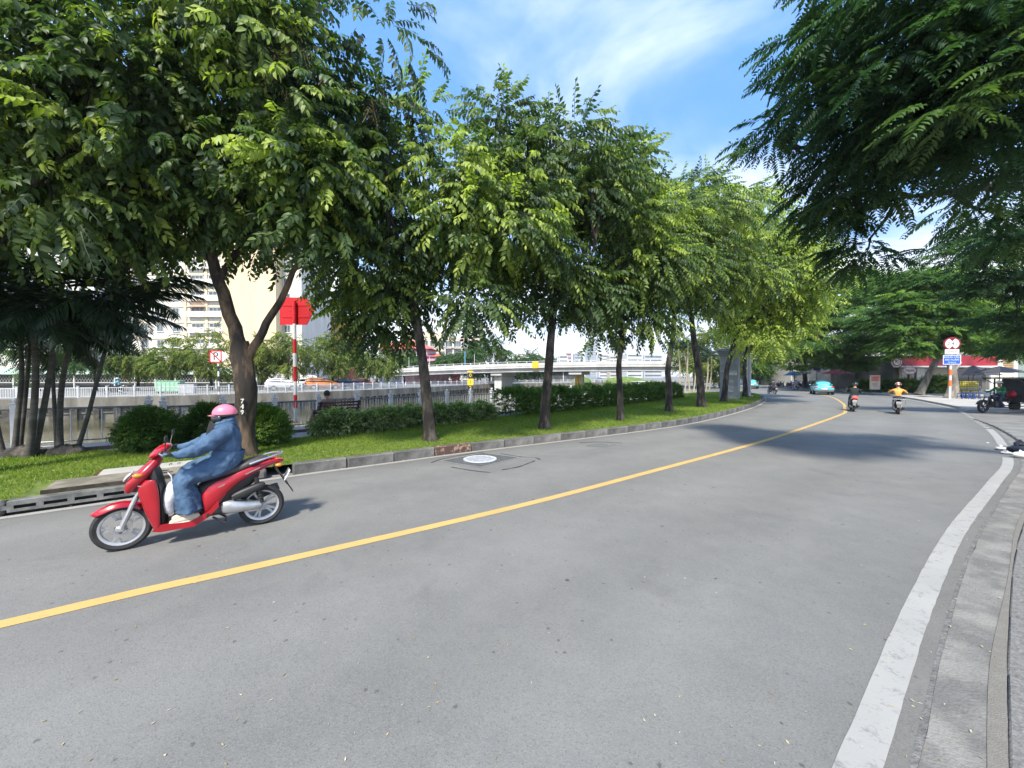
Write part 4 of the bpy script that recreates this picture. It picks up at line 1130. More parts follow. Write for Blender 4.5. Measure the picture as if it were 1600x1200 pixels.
def hedge(name, label, line, s0, s1, half, h_, n, seed, tint=(.45, .18)):
    rng = np.random.default_rng(seed); cs = cum(line)
    p0, _ = along(line, s0, cs)
    root = empty(name, (p0.x, p0.y, HZ), 0, label, 'hedge')
    pos, dd = [], []
    for k in range(n):
        s = rng.uniform(s0, s1); p, t_ = along(line, s, cs); nn = np.array((-t_.y, t_.x, 0))
        a = rng.random()
        wob = 1 + .10 * math.sin(s * 2.1) + .07 * math.sin(s * 5.3 + 1)
        if a < .45: u, v = rng.uniform(-1, 1), 1.0
        else: u, v = (1 if rng.random() < .3 else -1), rng.random() ** .8
        if abs(u) > .8 and v > .8: u *= .88; v *= .93
        q = np.array((p.x, p.y, HZ)) + nn * u * half * wob * rng.uniform(.82, 1.04) + np.array((0, 0, max(.06, v * h_ * wob * rng.uniform(.85, 1.03))))
        pos.append(q); d = nn * u * (1 if v < .95 else .3) + np.array((0, 0, .9 if v > .9 else .25)) + rng.normal(0, .5, 3); dd.append(d)
    pos = np.array(pos)
    f = foliage('foliage', pos - np.array(root.location), np.array(dd), rng.uniform(.9, 1.5, n), np.clip(rng.normal(tint[0], tint[1], n), 0, 1), SP_HEDGE, LM_HEDGE, root, rng=rng); f['kind'] = 'stuff'
    mb = MB(); rnd = random.Random(seed); s = s0 + .15
    while s < s1 - .1:
        p, _ = along(line, s, cs); q = p - Vector((p0.x, p0.y, 0))
        limb(mb, (q.x, q.y, -.03), (q.x + rnd.uniform(-.15, .15), q.y + rnd.uniform(-.15, .15), h_ * .8), .018, .008, 0, 3, 5, .1, rnd); s += .3
    mb.build('stems', M_BARKD, root)
    return root
hl = catmull(XS([(-.35, 16.6), (2.3, 19.7), (6.4, 24.2), (9.8, 28.2), (12.9, 32.2)]), .5)
hc = cum(hl)
hedge('box_hedge', 'long clipped green hedge running behind the slim trunks in front of the bridge', hl, 0, hc[-1] - .3, .58, .98, 7200, 61)
q = G(1062, 612, .2)
bush('round_bush', 'small yellow green bush at the far end of the hedge by the thin palms', (13.2, 36.0, .19), (1.5, 1.0, .55), 900, SP_HEDGE, LM_FAR, 62)

# ---- grass blades
rng = np.random.default_rng(5)
nb = 150000
ii = rng.integers(0, n - 1, nb * 3); f1 = rng.random(nb * 3); f2 = rng.random(nb * 3)
Ax = np.array([(p.x, p.y) for p in A_]); Bx = np.array([(p.x, p.y) for p in B_])
a_ = Ax[ii] + (Ax[ii + 1] - Ax[ii]) * f1[:, None]; b_2 = Bx[ii] + (Bx[ii + 1] - Bx[ii]) * f1[:, None]
xy = a_ + (b_2 - a_) * f2[:, None]
dist = np.hypot(xy[:, 0], xy[:, 1])
keep = (rng.random(len(xy)) < np.clip(9.0 / np.maximum(dist, 1), 0, 1) ** 1.3) & (xy[:, 1] > 2) & (np.abs(xy[:, 0] / np.maximum(xy[:, 1], .1)) < 1.5)
# keep the slab and drain lid clear
ca_, sa_ = math.cos(ang), math.sin(ang)
lx = (xy[:, 0] - qd.x) * ca_ + (xy[:, 1] - qd.y) * sa_; ly = -(xy[:, 0] - qd.x) * sa_ + (xy[:, 1] - qd.y) * ca_
keep &= ~((lx > -1.25) & (lx < 1.3) & (ly < .93)) & ~((lx > -.62) & (lx < .92) & (ly < 1.55) & (ly > .8))
xy, f2, dist = xy[keep][:nb], f2[keep][:nb], dist[keep][:nb]
nb = len(xy); zb = .178 + .035 * np.sin(np.pi * f2)
hgt = rng.uniform(.025, .062, nb) * np.clip(dist / 9, 1, 1.4); wd = rng.uniform(.005, .009, nb) * np.clip(dist / 8, 1, 3)
an = rng.uniform(0, 2 * np.pi, nb); ln = rng.normal(0, .55, (nb, 2)) * hgt[:, None]
dx, dy = np.cos(an) * wd, np.sin(an) * wd
V = np.empty((nb, 3, 3)); V[:, 0] = np.stack([xy[:, 0] - dx, xy[:, 1] - dy, zb - .01], 1); V[:, 1] = np.stack([xy[:, 0] + dx, xy[:, 1] + dy, zb - .01], 1)
V[:, 2] = np.stack([xy[:, 0] + ln[:, 0], xy[:, 1] + ln[:, 1], zb + hgt], 1)
patch = .5 + .25 * np.sin(xy[:, 0] * 1.3 + xy[:, 1] * .7) + .2 * np.sin(xy[:, 0] * 3.1 - xy[:, 1] * 2.3)
tn = np.clip(rng.normal(.5, .18, nb) + (patch - .5) * .4, 0, 1)
LM_GRASS = leaf_mat('grass_blade', (.10, .165, .022), (.17, .255, .03), (.30, .33, .07), .65, .4, .2)
tag(link('grass', mesh_np('grass', V.reshape(-1, 3), np.arange(nb * 3), np.arange(0, nb * 3, 3), LM_GRASS, np.repeat(tn, 3))), 'short mown grass on the strip between kerb and promenade', 'grass', kind='stuff')

# ---- palms behind the left end of the lawn
def palm_frond(L_, seed, droop=1.0, nl=44, lw=.036, ll=.5):
    rng = np.random.default_rng(seed); T = Tmpl()
    def pt(f): return np.array((L_ * (f - .12 * f * f * droop), 0, L_ * (.32 * f - .62 * droop * f * f)))
    for i in range(nl):
        f = .14 + .86 * (i + .5) / nl; p = pt(f); tg = pt(min(1, f + .02)) - pt(f - .02); pitch = -math.atan2(tg[2], tg[0])
        k = math.sin(math.pi * (.16 + .80 * f)) ** .7
        for sd_ in (-1, 1):
            l = ll * k * rng.uniform(.88, 1.08)
            V, Fc = leaf(l, lw, .3, rng.uniform(.25, .6))
            M_ = rot_np('Y', pitch) @ rot_np('Z', sd_ * rng.uniform(.75, 1.0)) @ rot_np('X', sd_ * -.5) @ rot_np('Y', rng.uniform(-.1, .35))
            T.add(V @ M_.T + p, Fc, rng.uniform(-.1, .1))
    T.done()
    st = np.concatenate([[0], np.cumsum(T.len)[:-1]])
    mb = MB(); mb.tube([pt(f) for f in np.linspace(0, 1, 9)], [.022 * (1 - .85 * f) for f in np.linspace(0, 1, 9)], 5)
    nv = len(T.V); V = np.vstack([T.V, np.array(mb.v)])
    lps = np.concatenate([T.loops, np.array([i + nv for f in mb.f for i in f])]); lens = np.concatenate([T.len, np.array([len(f) for f in mb.f])])
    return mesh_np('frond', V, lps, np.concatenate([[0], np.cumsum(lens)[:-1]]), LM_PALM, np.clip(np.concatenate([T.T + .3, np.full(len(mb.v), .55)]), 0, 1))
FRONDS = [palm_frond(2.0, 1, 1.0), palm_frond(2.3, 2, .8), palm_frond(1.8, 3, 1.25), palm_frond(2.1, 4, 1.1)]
M_PSTEM = mat('palm_stem', (.065, .062, .052), .85, var=.25, scale=2, streak=(1, 1, 5), bump=.4, bscale=5, col2=(.095, .09, .08))
GP = 'slender palm stems in the dark clump at the left'
YP = G(60, 711, .19).y
plist = [([(22, 711), (28, 650), (34, 590), (32, 540)], 0, .075, 'leftmost slim palm with an almost upright stem'),
         ([(30, 712), (38, 640), (44, 575), (47, 520)], .15, .06, 'thin palm stem leaning right beside the leftmost one'),
         ([(44, 714), (52, 655), (56, 580), (53, 505)], -.25, .095, 'thick front palm stem at the middle of the left cluster'),
         ([(52, 713), (68, 640), (80, 570), (88, 500)], -.1, .085, 'palm stem curving right out of the left cluster'),
         ([(90, 707), (86, 650), (83, 580), (88, 500)], .3, .06, 'palm stem rising straight from the right cluster'),
         ([(94, 707), (94, 640), (101, 575), (121, 500)], .3, .085, 'stout palm stem bending right from the right cluster'),
         ([(119, 706), (136, 655), (153, 590), (172, 515), (182, 470)], .35, .065, 'long palm stem leaning far right beside the clipped bush'),
         ([(4, 712), (-8, 650), (-18, 580), (-26, 500)], .1, .08, 'palm stem leaning left at the frame edge')]
rnd = random.Random(4)
for k, (pts, dY, r0, lab) in enumerate(plist):
    b = P(*pts[0], YP + dY); b.z = .18
    root = empty('palm', b, 0, lab, 'palm', GP)
    pp = [Vector((0, 0, -.02))] + [P(x, y, YP + dY) - b for x, y in pts[1:]]
    trunk_mesh(pp, [r0 * .66 * (1 - .35 * i / len(pp)) for i in range(len(pp))], 10, 1.5, .03, root, M_PSTEM, 'stem')
    tip = pp[-1]; nf = 11
    for j in range(nf):
        a = 6.28 * j / nf + rnd.uniform(-.35, .35) + k
        link('frond', FRONDS[(j + k) % 4], root, tip + Vector((0, 0, rnd.uniform(-.1, .1))), (rnd.uniform(-.25, .25), rnd.uniform(-.85, .15), a), (rnd.uniform(.85, 1.1),) * 3)
lp7 = [o for o in bpy.data.objects if o.name.startswith('palm') and o.parent is None and 'far right' in o.get('label', '')][0]
for (yaw, pit, s_) in ((-.15, -.45, 1.0), (-.9, -.3, 1.05), (.25, -.75, 1.05), (-.5, .05, 1.0)):
    tp = P(176, 492, YP + .35) - lp7.location
    link('frond', FRONDS[2], lp7, tp, (0, pit, yaw), (s_,) * 3)
for k, (x, w_) in enumerate(((40, .55), (104, .42))):
    p = P(x, 709, YP + .15 * k)
    rng = np.random.default_rng(k)
    mb = MB(); mb.ball((0, 0, 0), 1, 18, 8, w_ * .85, .3, .2, -.3, 1.57)
    mb.v = [(a * random.uniform(.9, 1.1), b_ * random.uniform(.9, 1.1), c * random.uniform(.85, 1.15)) for a, b_, c in mb.v]
    o = mb.build('root_mound', M_BARKD, None, (p.x, p.y, .19)); tag(o, ('big', 'small')[k] + ' dark root mound at the foot of the ' + ('left', 'right hand') [k] + ' palm stems', 'root mound')
# thin pale palms behind the end of the hedge
rnd = random.Random(9)
for k, (x, y, tx, ty) in enumerate(((1062, 606, 1060, 545), (1070, 606, 1075, 540), (1078, 607, 1068, 548), (1084, 607, 1088, 545), (1103, 606, 1106, 560), (1108, 606, 1112, 556))):
    Yk = 40 + .5 * k; b = P(x, 605, Yk); b.z = .18
    root = empty('thin_palm', b, 0, 'thin pale stemmed palm ' + ('leftmost behind the end of the hedge', 'leaning right, second from the left behind the hedge end', 'leaning left across its neighbours behind the hedge end', 'fourth from the left behind the hedge end', 'just right of the leaning black trunk', 'nearest the granite gate pillar')[k], 'palm', 'thin pale palms behind the hedge end')
    tip = P(tx, ty, Yk) - b
    trunk_mesh([Vector((0, 0, 0)), tip * .5 + Vector((.1, 0, 0)), tip], [.09, .075, .06], 8, 1.3, .03, root, mat('pale_palm_stem', (.36, .33, .24), .8, var=.2, scale=2, streak=(1, 1, 6)), 'stem')
    for j in range(6):
        link('frond', FRONDS[(j + k) % 4], root, tip, (rnd.uniform(-.2, .2), rnd.uniform(-.9, .1), 6.28 * j / 6 + rnd.uniform(-.4, .4)), (.85,) * 3)

# ---- trees on the far bank and behind the bridge
def bank_tree(label, x, Y, top, w_, seed, lm=None, tint=(.5, .2), group='trees on the far canal bank', z0=.18, n=26, bottom=585, cat='tree', name='bank_tree', hz=1.0):
    rng = np.random.default_rng(seed); rnd = random.Random(seed)
    b = P(x, 588, Y); b.z = z0; zt = P(x, top, Y).z; zbm = max(1.5, P(x, bottom, Y).z)
    root = empty(name, b, 0, label, cat, group)
    cz, rz = (zt + zbm) / 2 - z0, (zt - zbm) / 2
    trunk_mesh([Vector((0, 0, -.02)), Vector((rnd.uniform(-.2, .2), 0, cz * .5)), Vector((rnd.uniform(-.3, .3), 0, cz))], [.16, .12, .08], 9, 1.4, .05, root, M_BARKD)
    cr_ = max(.7, w_ * .30)
    pos, dirs, cid = crown_points([((0, 0, cz), (w_, w_ * .8, rz), 1)], n, cr_, 22, rng, .45, .3)
    mb = MB()
    for k in range(0, n, 3): limb(mb, (0, 0, cz * .55), Vector(pos[cid == k].mean(axis=0)), .05, .015, .03, 4, 5, .15, rnd)
    mb.build('branches', M_BARKD, root)
    k = Y / 45
    f = foliage('crown', pos, dirs, rng.uniform(.9, 1.5, len(pos)) * max(.8, k * .9), np.clip(rng.normal(tint[0], tint[1], len(pos)), 0, 1), SP_FAR, lm or LM_FAR, root, rng=rng); f['kind'] = 'stuff'
    return root
for k, a in enumerate((('sparse green tree on the far bank behind the palm stems', 60, 46, 500, 3.2, .45, LM_GREEN), ('drooping green tree right of the leaning palm on the far bank', 150, 44, 505, 2.6, .4, LM_GREEN), ('yellow green tree on the far bank behind the first round bush', 215, 46, 545, 2.2, .6, LM_FAR), ('olive brown tree on the far bank left of the no parking sign', 270, 45, 540, 2.2, .45, LM_FAR), ('broad light green tree behind the no parking sign', 330, 47, 512, 3.3, .6, LM_FAR), ('light green tree behind the forked trunk on the far bank', 408, 50, 530, 2.4, .6, LM_FAR), ('yellow green tree behind the red striped pole', 452, 50, 520, 2.8, .62, LM_FAR), ('broad olive tree over the parked cars on the far bank', 520, 52, 525, 3.3, .5, LM_FAR), ('low spreading tree at the left end of the bridge', 590, 60, 545, 3.6, .45, LM_FAR))):
    bank_tree(a[0], a[1], a[2], a[3], a[4], 200 + k, a[6], (a[5], .2))
for k, a in enumerate((('dark green tree beside the pink house', 632, 100, 552, 3.2, .3), ('round green tree right of the pink house', 700, 104, 556, 3.4, .4), ('large tree behind the bridge left of its blue lamp post', 735, 106, 545, 4.5, .35), ('tall dark tree rising behind the middle of the bridge', 765, 108, 528, 5.0, .3), ('low tree line clump behind the bridge right of the tall tree', 815, 120, 556, 5.5, .35), ('small tree behind the bridge left of the black trunk', 842, 125, 558, 4.0, .35))):
    bank_tree(a[0], a[1], a[2], a[3], a[4], 230 + k, LM_GREEN, (a[5], .16), 'trees behind the bridge', n=20, bottom=582)
for k, a in enumerate((('green tree behind the thin pale palms', 1085, 60, 520, 3.5, .45, LM_FAR), ('green tree filling the gap behind the gate pillar', 1125, 62, 510, 3.8, .5, LM_FAR), ('tree behind the lamp post at the bend of the street', 1185, 85, 515, 5.0, .45, LM_GREEN))):
    bank_tree(a[0], a[1], a[2], a[3], a[4], 250 + k, a[6], (a[5], .18), 'trees beyond the gate pillar', z0=0, bottom=592)
# ---- dry seed clusters on the two nearest myrtles
M_SEED = mat('seed_capsule', (.20, .15, .075), .8, var=.4, scale=20)
def seed_mesh(seed):
    rnd = random.Random(seed); mb = MB()
    for k in range(26):
        c = Vector((rnd.gauss(0, .07), rnd.gauss(0, .07), rnd.uniform(-.02, .26))); r_ = rnd.uniform(.008, .014)
        mb.add([c + Vector(d) * r_ for d in ((1, 0, 0), (0, 1, 0), (-1, 0, 0), (0, -1, 0), (0, 0, 1), (0, 0, -1))], [(0, 1, 4), (1, 2, 4), (2, 3, 4), (3, 0, 4), (1, 0, 5), (2, 1, 5), (3, 2, 5), (0, 3, 5)])
    mb.tube([(0, 0, -.1), (.01, 0, .1), (0, .01, .24)], .005, 4)
    return mb.mesh('seed_cluster', M_SEED, smooth=False)
SEEDS = [seed_mesh(k) for k in range(3)]
myr = [o for o in bpy.data.objects if o.name.startswith('crape_myrtle') and o.parent is None]
myr.sort(key=lambda o: o.location.y)
rnd = random.Random(8)
for (x, y, Yd) in ((400, 105, 7.0), (425, 95, 6.9), (440, 120, 6.9), (455, 80, 7.0), (480, 105, 7.0), (500, 130, 7.2), (470, 60, 7.1), (445, 160, 7.0), (415, 135, 6.9), (395, 30, 7.3), (545, 150, 7.6), (585, 175, 8.2), (590, 200, 8.2), (570, 185, 8.0), (600, 160, 8.3)):
    tr = min(myr, key=lambda o: (o.location.xy - P(383, 700, 8.3).xy).length)
    p = P(x, y, Yd) - tr.location
    link('seed_cluster', SEEDS[rnd.randrange(3)], tr, p, (rnd.uniform(-.5, .5), rnd.uniform(-.5, .5), rnd.uniform(0, 6)), (rnd.uniform(.8, 1.2),) * 3)['kind'] = 'stuff'
# ================================================================== vehicles and people
M_TYRE = mat('tyre_rubber', (.022, .022, .023), .8, var=.2, scale=12, bump=.2)
M_BLACK = mat('black_plastic', (.022, .022, .024), .5, var=.2, scale=5)
M_GREYP = mat('grey_plastic', (.075, .078, .082), .55, var=.15)
M_ALU = mat('cast_aluminium', (.52, .53, .54), .38, .75, var=.12, scale=6)
M_RIM = mat('rim_silver', (.50, .51, .53), .32, .6, var=.08)
M_CHROME = mat('bright_metal', (.62, .63, .65), .22, .9, var=.05)
M_SEAT = mat('seat_vinyl', (.055, .048, .046), .55, var=.15, bump=.15)
M_RED = mat('red_paint', (.36, .006, .016), .28, var=.10, scale=2, coat=.5)
M_TAIL = mat('tail_lamp_red', (.55, .012, .012), .18, var=.06, coat=.6)
M_TAILON = mat('brake_lamp_lit', (.9, .06, .05), .2, var=.05, emit=1.2)
M_AMBER = mat('amber_lens', (.7, .25, .02), .2, var=.05, coat=.5)
M_LENS = mat('clear_lens', (.55, .57, .60), .12, var=.05, coat=.8)
M_PLATE = mat('number_plate_white', (.72, .73, .74), .5, var=.05)
M_GLASS = mat('dark_glass', (.018, .022, .026), .05, var=.1, spec=.8, coat=.6)
def wheel(parent, x, r, wd, name='wheel', spokes=5, disc=False):
    tr = r * .27
    mb = MB(); ri = r - tr
    mb.lathe([(ri - .012, -wd * .34), (ri + .006, -wd * .38), (ri + .008, -wd * .30), (ri - .016, -wd * .22), (ri - .016, wd * .22), (ri + .008, wd * .30), (ri + .006, wd * .38), (ri - .012, wd * .34)], (0, 0, 0), 'Y', 32)
    mb.lathe([(.0, -.05), (.036, -.05), (.036, .05), (0, .05)], (0, 0, 0), 'Y', 14)
    for k in range(spokes):
        for da in (-.16, .16):
            a = 2 * math.pi * k / spokes; b_ = a + da
            mb.bar((.03 * math.cos(a), 0, .03 * math.sin(a)), ((ri - .012) * math.cos(b_), 0, (ri - .012) * math.sin(b_)), .024, .016, up=(0, 1, 0))
    w = mb.build(name, M_RIM, parent, (x, 0, r))
    mb = MB(); pr = []
    for k in range(13):
        an = math.pi * (-.5 + k / 12)
        pr.append((r - tr * .55 + tr * .55 * math.cos(an) * 1.0 if abs(an) < 1.4 else ri, wd / 2 * math.sin(an)))
    pr[0] = (ri, -wd * .36); pr[-1] = (ri, wd * .36)
    mb.lathe(pr, (0, 0, 0), 'Y', 36); mb.build('tyre', M_TYRE, w)
    if disc:
        mb = MB(); mb.lathe([(.055, .055), (.095, .055), (.095, .059), (.055, .059), (.055, .055)], (0, 0, 0), 'Y', 24); mb.build('brake_disc', M_CHROME, w)
    return w
def scooter(name, label, cat, paint, plate=True, group=None, box=None, lit=False, plate_txt=None, lights=True):
    r = empty(name, (0, 0, 0), 0, label, cat, group)
    wheel(r, .62, .245, .085, disc=True); wheel(r, -.62, .245, .105)
    # fork
    mb = MB()
    for s in (-1, 1):
        mb.tube([(.62, s * .072, .245), (.50, s * .072, .56)], [.024, .021], 8); mb.tube([(.50, s * .072, .56), (.44, s * .07, .70)], .016, 8)
        mb.box((.625, s * .072, .245), (.07, .03, .06), ch=.01)
    mb.tube([(.44, 0, .66), (.29, 0, 1.0)], .026, 8); mb.tube([(.44, -.075, .69), (.44, .075, .69)], .022, 8)
    mb.build('fork', M_ALU, r)
    # front fender follows the wheel
    mb = MB(); rows = []
    for i in range(13):
        a = R(36 + 96 * i / 12); rad = .278 + (.022 if i < 3 else 0) * (3 - i) / 3
        w = .055 + .022 * math.sin(math.pi * min(1, i / 9)) if i else .02
        c_ = (.62 + rad * math.cos(a), .245 + rad * math.sin(a))
        rows.append((c_, w, a))
    vs = []
    for (c_, w, a) in rows:
        for u in (-1, -.6, 0, .6, 1):
            dr_ = -.05 * u * u * u * u - .012 * u * u
            vs.append((c_[0] + dr_ * math.cos(a), u * w, c_[1] + dr_ * math.sin(a)))
    mb.add(vs, [(i * 5 + j, i * 5 + j + 1, i * 5 + j + 6, i * 5 + j + 5) for i in range(12) for j in range(4)])
    mb.build('front_fender', paint, r, solid=.006, sub=1)
    # front apron (leg shield): slanting shell from nose to handlebar, then down to floor
    st = [(.585, .60, .9, .055, .03, 2.2), (.56, .655, .8, .10, .055, 2.3), (.505, .72, .75, .15, .07, 2.4), (.44, .79, .7, .165, .07, 2.5), (.375, .865, .7, .135, .06, 2.4), (.33, .925, .7, .09, .05, 2.2), (.305, .975, .6, .06, .045, 2.2)]
    MB().loft(st, 18).build('front_apron', paint, r, sub=1)
    MB().loft([(.545, .655, 0, .05, .05, 2.6), (.48, .68, 0, .105, .085, 2.8), (.36, .66, 0, .12, .12, 2.8), (.31, .64, 0, .11, .12, 2.6)], 14).build('inner_core', M_BLACK, r)
    for s in (-1, 1):
        zs = (.745, .70, .62, .52, .42, .31, .22, .18); xf_ = (.43, .475, .49, .462, .44, .405, .375, .36); xb_ = (.335, .322, .308, .302, .300, .300, .303, .308); vs = []
        for z_, a_, b_ in zip(zs, xf_, xb_):
            for f in (0, .1, .4, .75, 1):
                vs.append((a_ + (b_ - a_) * f, s * (.095 + .075 * min(1, f * 1.6) ** .7 + .012 * math.sin(math.pi * f) - .022 * max(0, (.30 - z_) / .12)), z_))
        mb = MB(); mb.add(vs, [(i * 5 + j, i * 5 + j + 1, i * 5 + j + 6, i * 5 + j + 5) for i in range(7) for j in range(4)])
        mb.build('leg_shield_wing', paint, r, solid=.014, sub=1)
        mb = MB(); mb.bar((.478, s * .120, .685), (.335, s * .178, .655), .006, .012); mb.build('trim_stripe', M_CHROME, r, smooth=False)
        mb = MB(); mb.bar((-.20, s * .164, .565), (-.60, s * .138, .735), .006, .012); mb.build('trim_stripe', M_CHROME, r, smooth=False)
    mb = MB(); mb.loft([(.30, .89, .2, .10, .03, 2.4), (.30, .80, .2, .14, .035, 2.6), (.275, .62, .1, .155, .035, 2.8), (.26, .40, .05, .155, .035, 2.8), (.255, .22, 0, .155, .035, 2.8)], 16)
    # this loft runs downward: rings must lie flat, so build it by hand as slabs
    mb = MB()
    for (x, z, hw) in ((0, 0, 0),): pass
    prof = [(.335, .90, .09), (.30, .80, .135), (.268, .64, .15), (.255, .42, .15), (.25, .215, .15)]
    vs = []
    for (x, z, hw) in prof:
        for u in (-1, -.5, 0, .5, 1): vs.append((x + .035 * abs(u) ** 2, u * hw, z))
    for (x, z, hw) in prof:
        for u in (-1, -.5, 0, .5, 1): vs.append((x + .09, u * hw * .8, z))
    nn = len(prof) * 5
    fs = [(i * 5 + j, i * 5 + j + 1, i * 5 + j + 6, i * 5 + j + 5) for i in range(4) for j in range(4)]
    fs += [tuple(nn + q for q in f[::-1]) for f in fs]
    fs += [(i * 5, i * 5 + 5, nn + i * 5 + 5, nn + i * 5) for i in range(4)] + [(i * 5 + 4, nn + i * 5 + 4, nn + i * 5 + 9, i * 5 + 9) for i in range(4)]
    mb.add(vs, fs); mb.build('inner_shield', M_BLACK, r)
    # headlight / indicators in the apron nose
    if lights:
        mb = MB(); mb.loft([(.572, .69, .8, .05, .014, 2.2), (.53, .757, .75, .10, .020, 2.4), (.49, .79, .75, .085, .014, 2.3)], 14); mb.v = [(x + .036, y, z + .030) for x, y, z in mb.v]; mb.build('headlight', M_LENS, r, sub=1)
        for s in (-1, 1): MB().ball((.475, s * .150, .80), .038, 10, 6, 1.1, .45, .6).build('indicator', M_AMBER, r)
    # handlebar cowl and bars
    mb = MB(); mb.loft([(.405, .975, -.5, .04, .025, 2), (.375, 1.0, -.4, .11, .062, 2.3), (.31, 1.03, -.3, .175, .078, 2.4), (.245, 1.05, -.3, .15, .055, 2.3), (.21, 1.06, -.3, .07, .025, 2)], 16); mb.build('handlebar_cowl', paint, r, sub=1)
    mb = MB()
    for s in (-1, 1):
        mb.tube([(.275, s * .10, 1.025), (.25, s * .22, 1.03), (.20, s * .34, 1.02)], .012, 8)
    mb.build('handlebar', M_BLACK, r)
    for s in (-1, 1):
        mb = MB(); mb.tube([(.232, s * .245, 1.028), (.19, s * .362, 1.018)], .0185, 10); mb.build('grip', M_BLACK, r)
        mb = MB(); mb.tube([(.285, s * .20, 1.035), (.29, s * .27, 1.03), (.255, s * .35, 1.02)], .006, 6); mb.build('brake_lever', M_ALU, r)
        mb = MB(); mb.tube([(.25, s * .205, 1.04), (.245, s * .235, 1.10), (.235, s * .275, 1.16)], .005, 6); mb.ball((.230, s * .305, 1.185), .055, 12, 8, .25, 1.1, .72); mb.build('mirror', M_BLACK, r)
    # floorboard and lower skirts
    mb = MB(); mb.box((.13, 0, .215), (.34, .27, .05), ch=.015); mb.build('floorboard', M_BLACK, r)
    for s in (-1, 1):
        poly = [(.37, .185), (.30, .245), (.06, .225), (-.10, .30), (-.20, .42), (-.20, .34), (-.10, .235), (.02, .165), (.30, .165)]
        M4 = Matrix(((1, 0, 0, 0), (0, 0, -s, s * .165), (0, 1, 0, 0), (0, 0, 0, 1)))
        mb = MB(); mb.prism(poly, 0, .035, M4); mb.build('lower_skirt', paint, r, angle=50)
    # under seat body
    mb = MB(); mb.loft([(-.02, .42, .35, .10, .17, 2.8), (-.12, .46, .3, .125, .19, 2.8), (-.30, .54, .2, .135, .17, 2.8), (-.48, .62, .1, .125, .13, 2.8), (-.62, .69, .1, .10, .08, 2.6)], 16); mb.build('under_seat_body', M_BLACK, r, sub=1)
    for s in (-1, 1):
        top = [(-.04, .50), (-.10, .60), (-.22, .655), (-.40, .715), (-.58, .775), (-.74, .815), (-.83, .805)]
        bot = [(-.80, .765), (-.66, .71), (-.50, .64), (-.36, .56), (-.26, .45), (-.17, .31), (-.08, .24)]
        wy = lambda x: .165 - .09 * max(0, (-x - .35) / .48) ** 1.2 - .03 * max(0, (x + .2) / .2)
        vs = []
        for (t_, b_) in zip(top, bot[::-1]):
            for f in (0, .22, .5, .8, 1):
                x = t_[0] + (b_[0] - t_[0]) * f; z = t_[1] + (b_[1] - t_[1]) * f
                vs.append((x, s * (wy(x) - .028 * (2 * f - 1) ** 2 - (.02 if f == 1 else 0)), z))
        mb = MB(); mb.add(vs, [(i * 5 + j, i * 5 + j + 1, i * 5 + j + 6, i * 5 + j + 5) for i in range(6) for j in range(4)])
        mb.build('side_panel', paint, r, solid=.012, sub=1)
    # seat, grab rail, tail
    mb = MB(); mb.loft([(-.02, .625, .5, .065, .03, 2.5), (-.08, .672, .3, .11, .05, 2.6), (-.22, .705, .15, .135, .055, 2.7), (-.38, .735, .2, .145, .055, 2.7), (-.46, .775, .25, .14, .055, 2.7), (-.60, .815, .18, .125, .048, 2.6), (-.70, .835, .1, .08, .03, 2.4)], 18); mb.build('seat', M_SEAT, r, sub=1)
    mb = MB()
    for s in (-1, 1): mb.tube([(-.50, s * .135, .79), (-.60, s * .15, .825), (-.74, s * .13, .86), (-.84, s * .06, .875), (-.85, 0, .876)], .014, 8)
    mb.build('grab_rail', M_CHROME, r)
    mb = MB(); mb.loft([(-.74, .77, 0, .095, .035, 2.5), (-.82, .775, 0, .085, .032, 2.5), (-.865, .775, 0, .06, .02, 2.3)], 14); tl = mb.build('tail_light', M_TAILON if lit else M_TAIL, r, sub=1)
    for s in (-1, 1): MB().ball((-.80, s * .115, .735), .032, 10, 6, 1.2, .7, .7).build('indicator', M_AMBER, r)
    mb = MB(); mb.bar((-.76, 0, .71), (-.90, 0, .47), .16, .02, .005); mb.bar((-.90, 0, .47), (-.96, 0, .36), .13, .012); mb.build('rear_fender', M_BLACK, r)
    if plate:
        pl_ = MB().box((0, 0, 0), (.012, .19, .14), ch=.003).build('number_plate', M_PLATE, r, (-.895, 0, .585), (0, R(-28), 0), smooth=False)
    # engine, belt case, airbox, exhaust, swing arm, shock, centre stand
    mb = MB(); mb.loft([(-.20, .30, .1, .12, .08, 2.6), (-.30, .31, .1, .16, .09, 2.6), (-.42, .29, .05, .15, .075, 2.4), (-.52, .275, 0, .12, .055, 2.3), (-.64, .265, 0, .11, .055, 2.2)], 16); mb.v = [(x, y * .55 + .075, z) for x, y, z in mb.v]; mb.build('belt_case', M_ALU, r, sub=1)
    mb = MB(); mb.box((-.16, 0, .30), (.22, .2, .16), ch=.04); mb.ball((-.24, -.07, .27), .10, 12, 8, 1.0, .7, 1.0); mb.build('engine', M_GREYP, r)
    mb = MB(); mb.loft([(-.30, .40, .35, .05, .045, 2.6), (-.44, .45, .3, .055, .055, 2.8), (-.58, .50, .3, .055, .05, 2.8), (-.66, .53, .3, .04, .03, 2.4)], 14); mb.v = [(x, y + .105, z) for x, y, z in mb.v]; mb.build('air_box', M_BLACK, r, sub=1)
    mb = MB(); mb.tube([(-.20, -.12, .20), (-.36, -.15, .22), (-.44, -.165, .26)], .02, 8); mb.tube([(-.40, -.165, .25), (-.50, -.17, .29), (-.76, -.175, .385), (-.82, -.175, .405)], [.035, .06, .058, .045], 14); mb.build('exhaust', M_GREYP, r)
    mb = MB(); mb.tube([(-.62, .10, .30), (-.56, .11, .62)], .026, 8); 
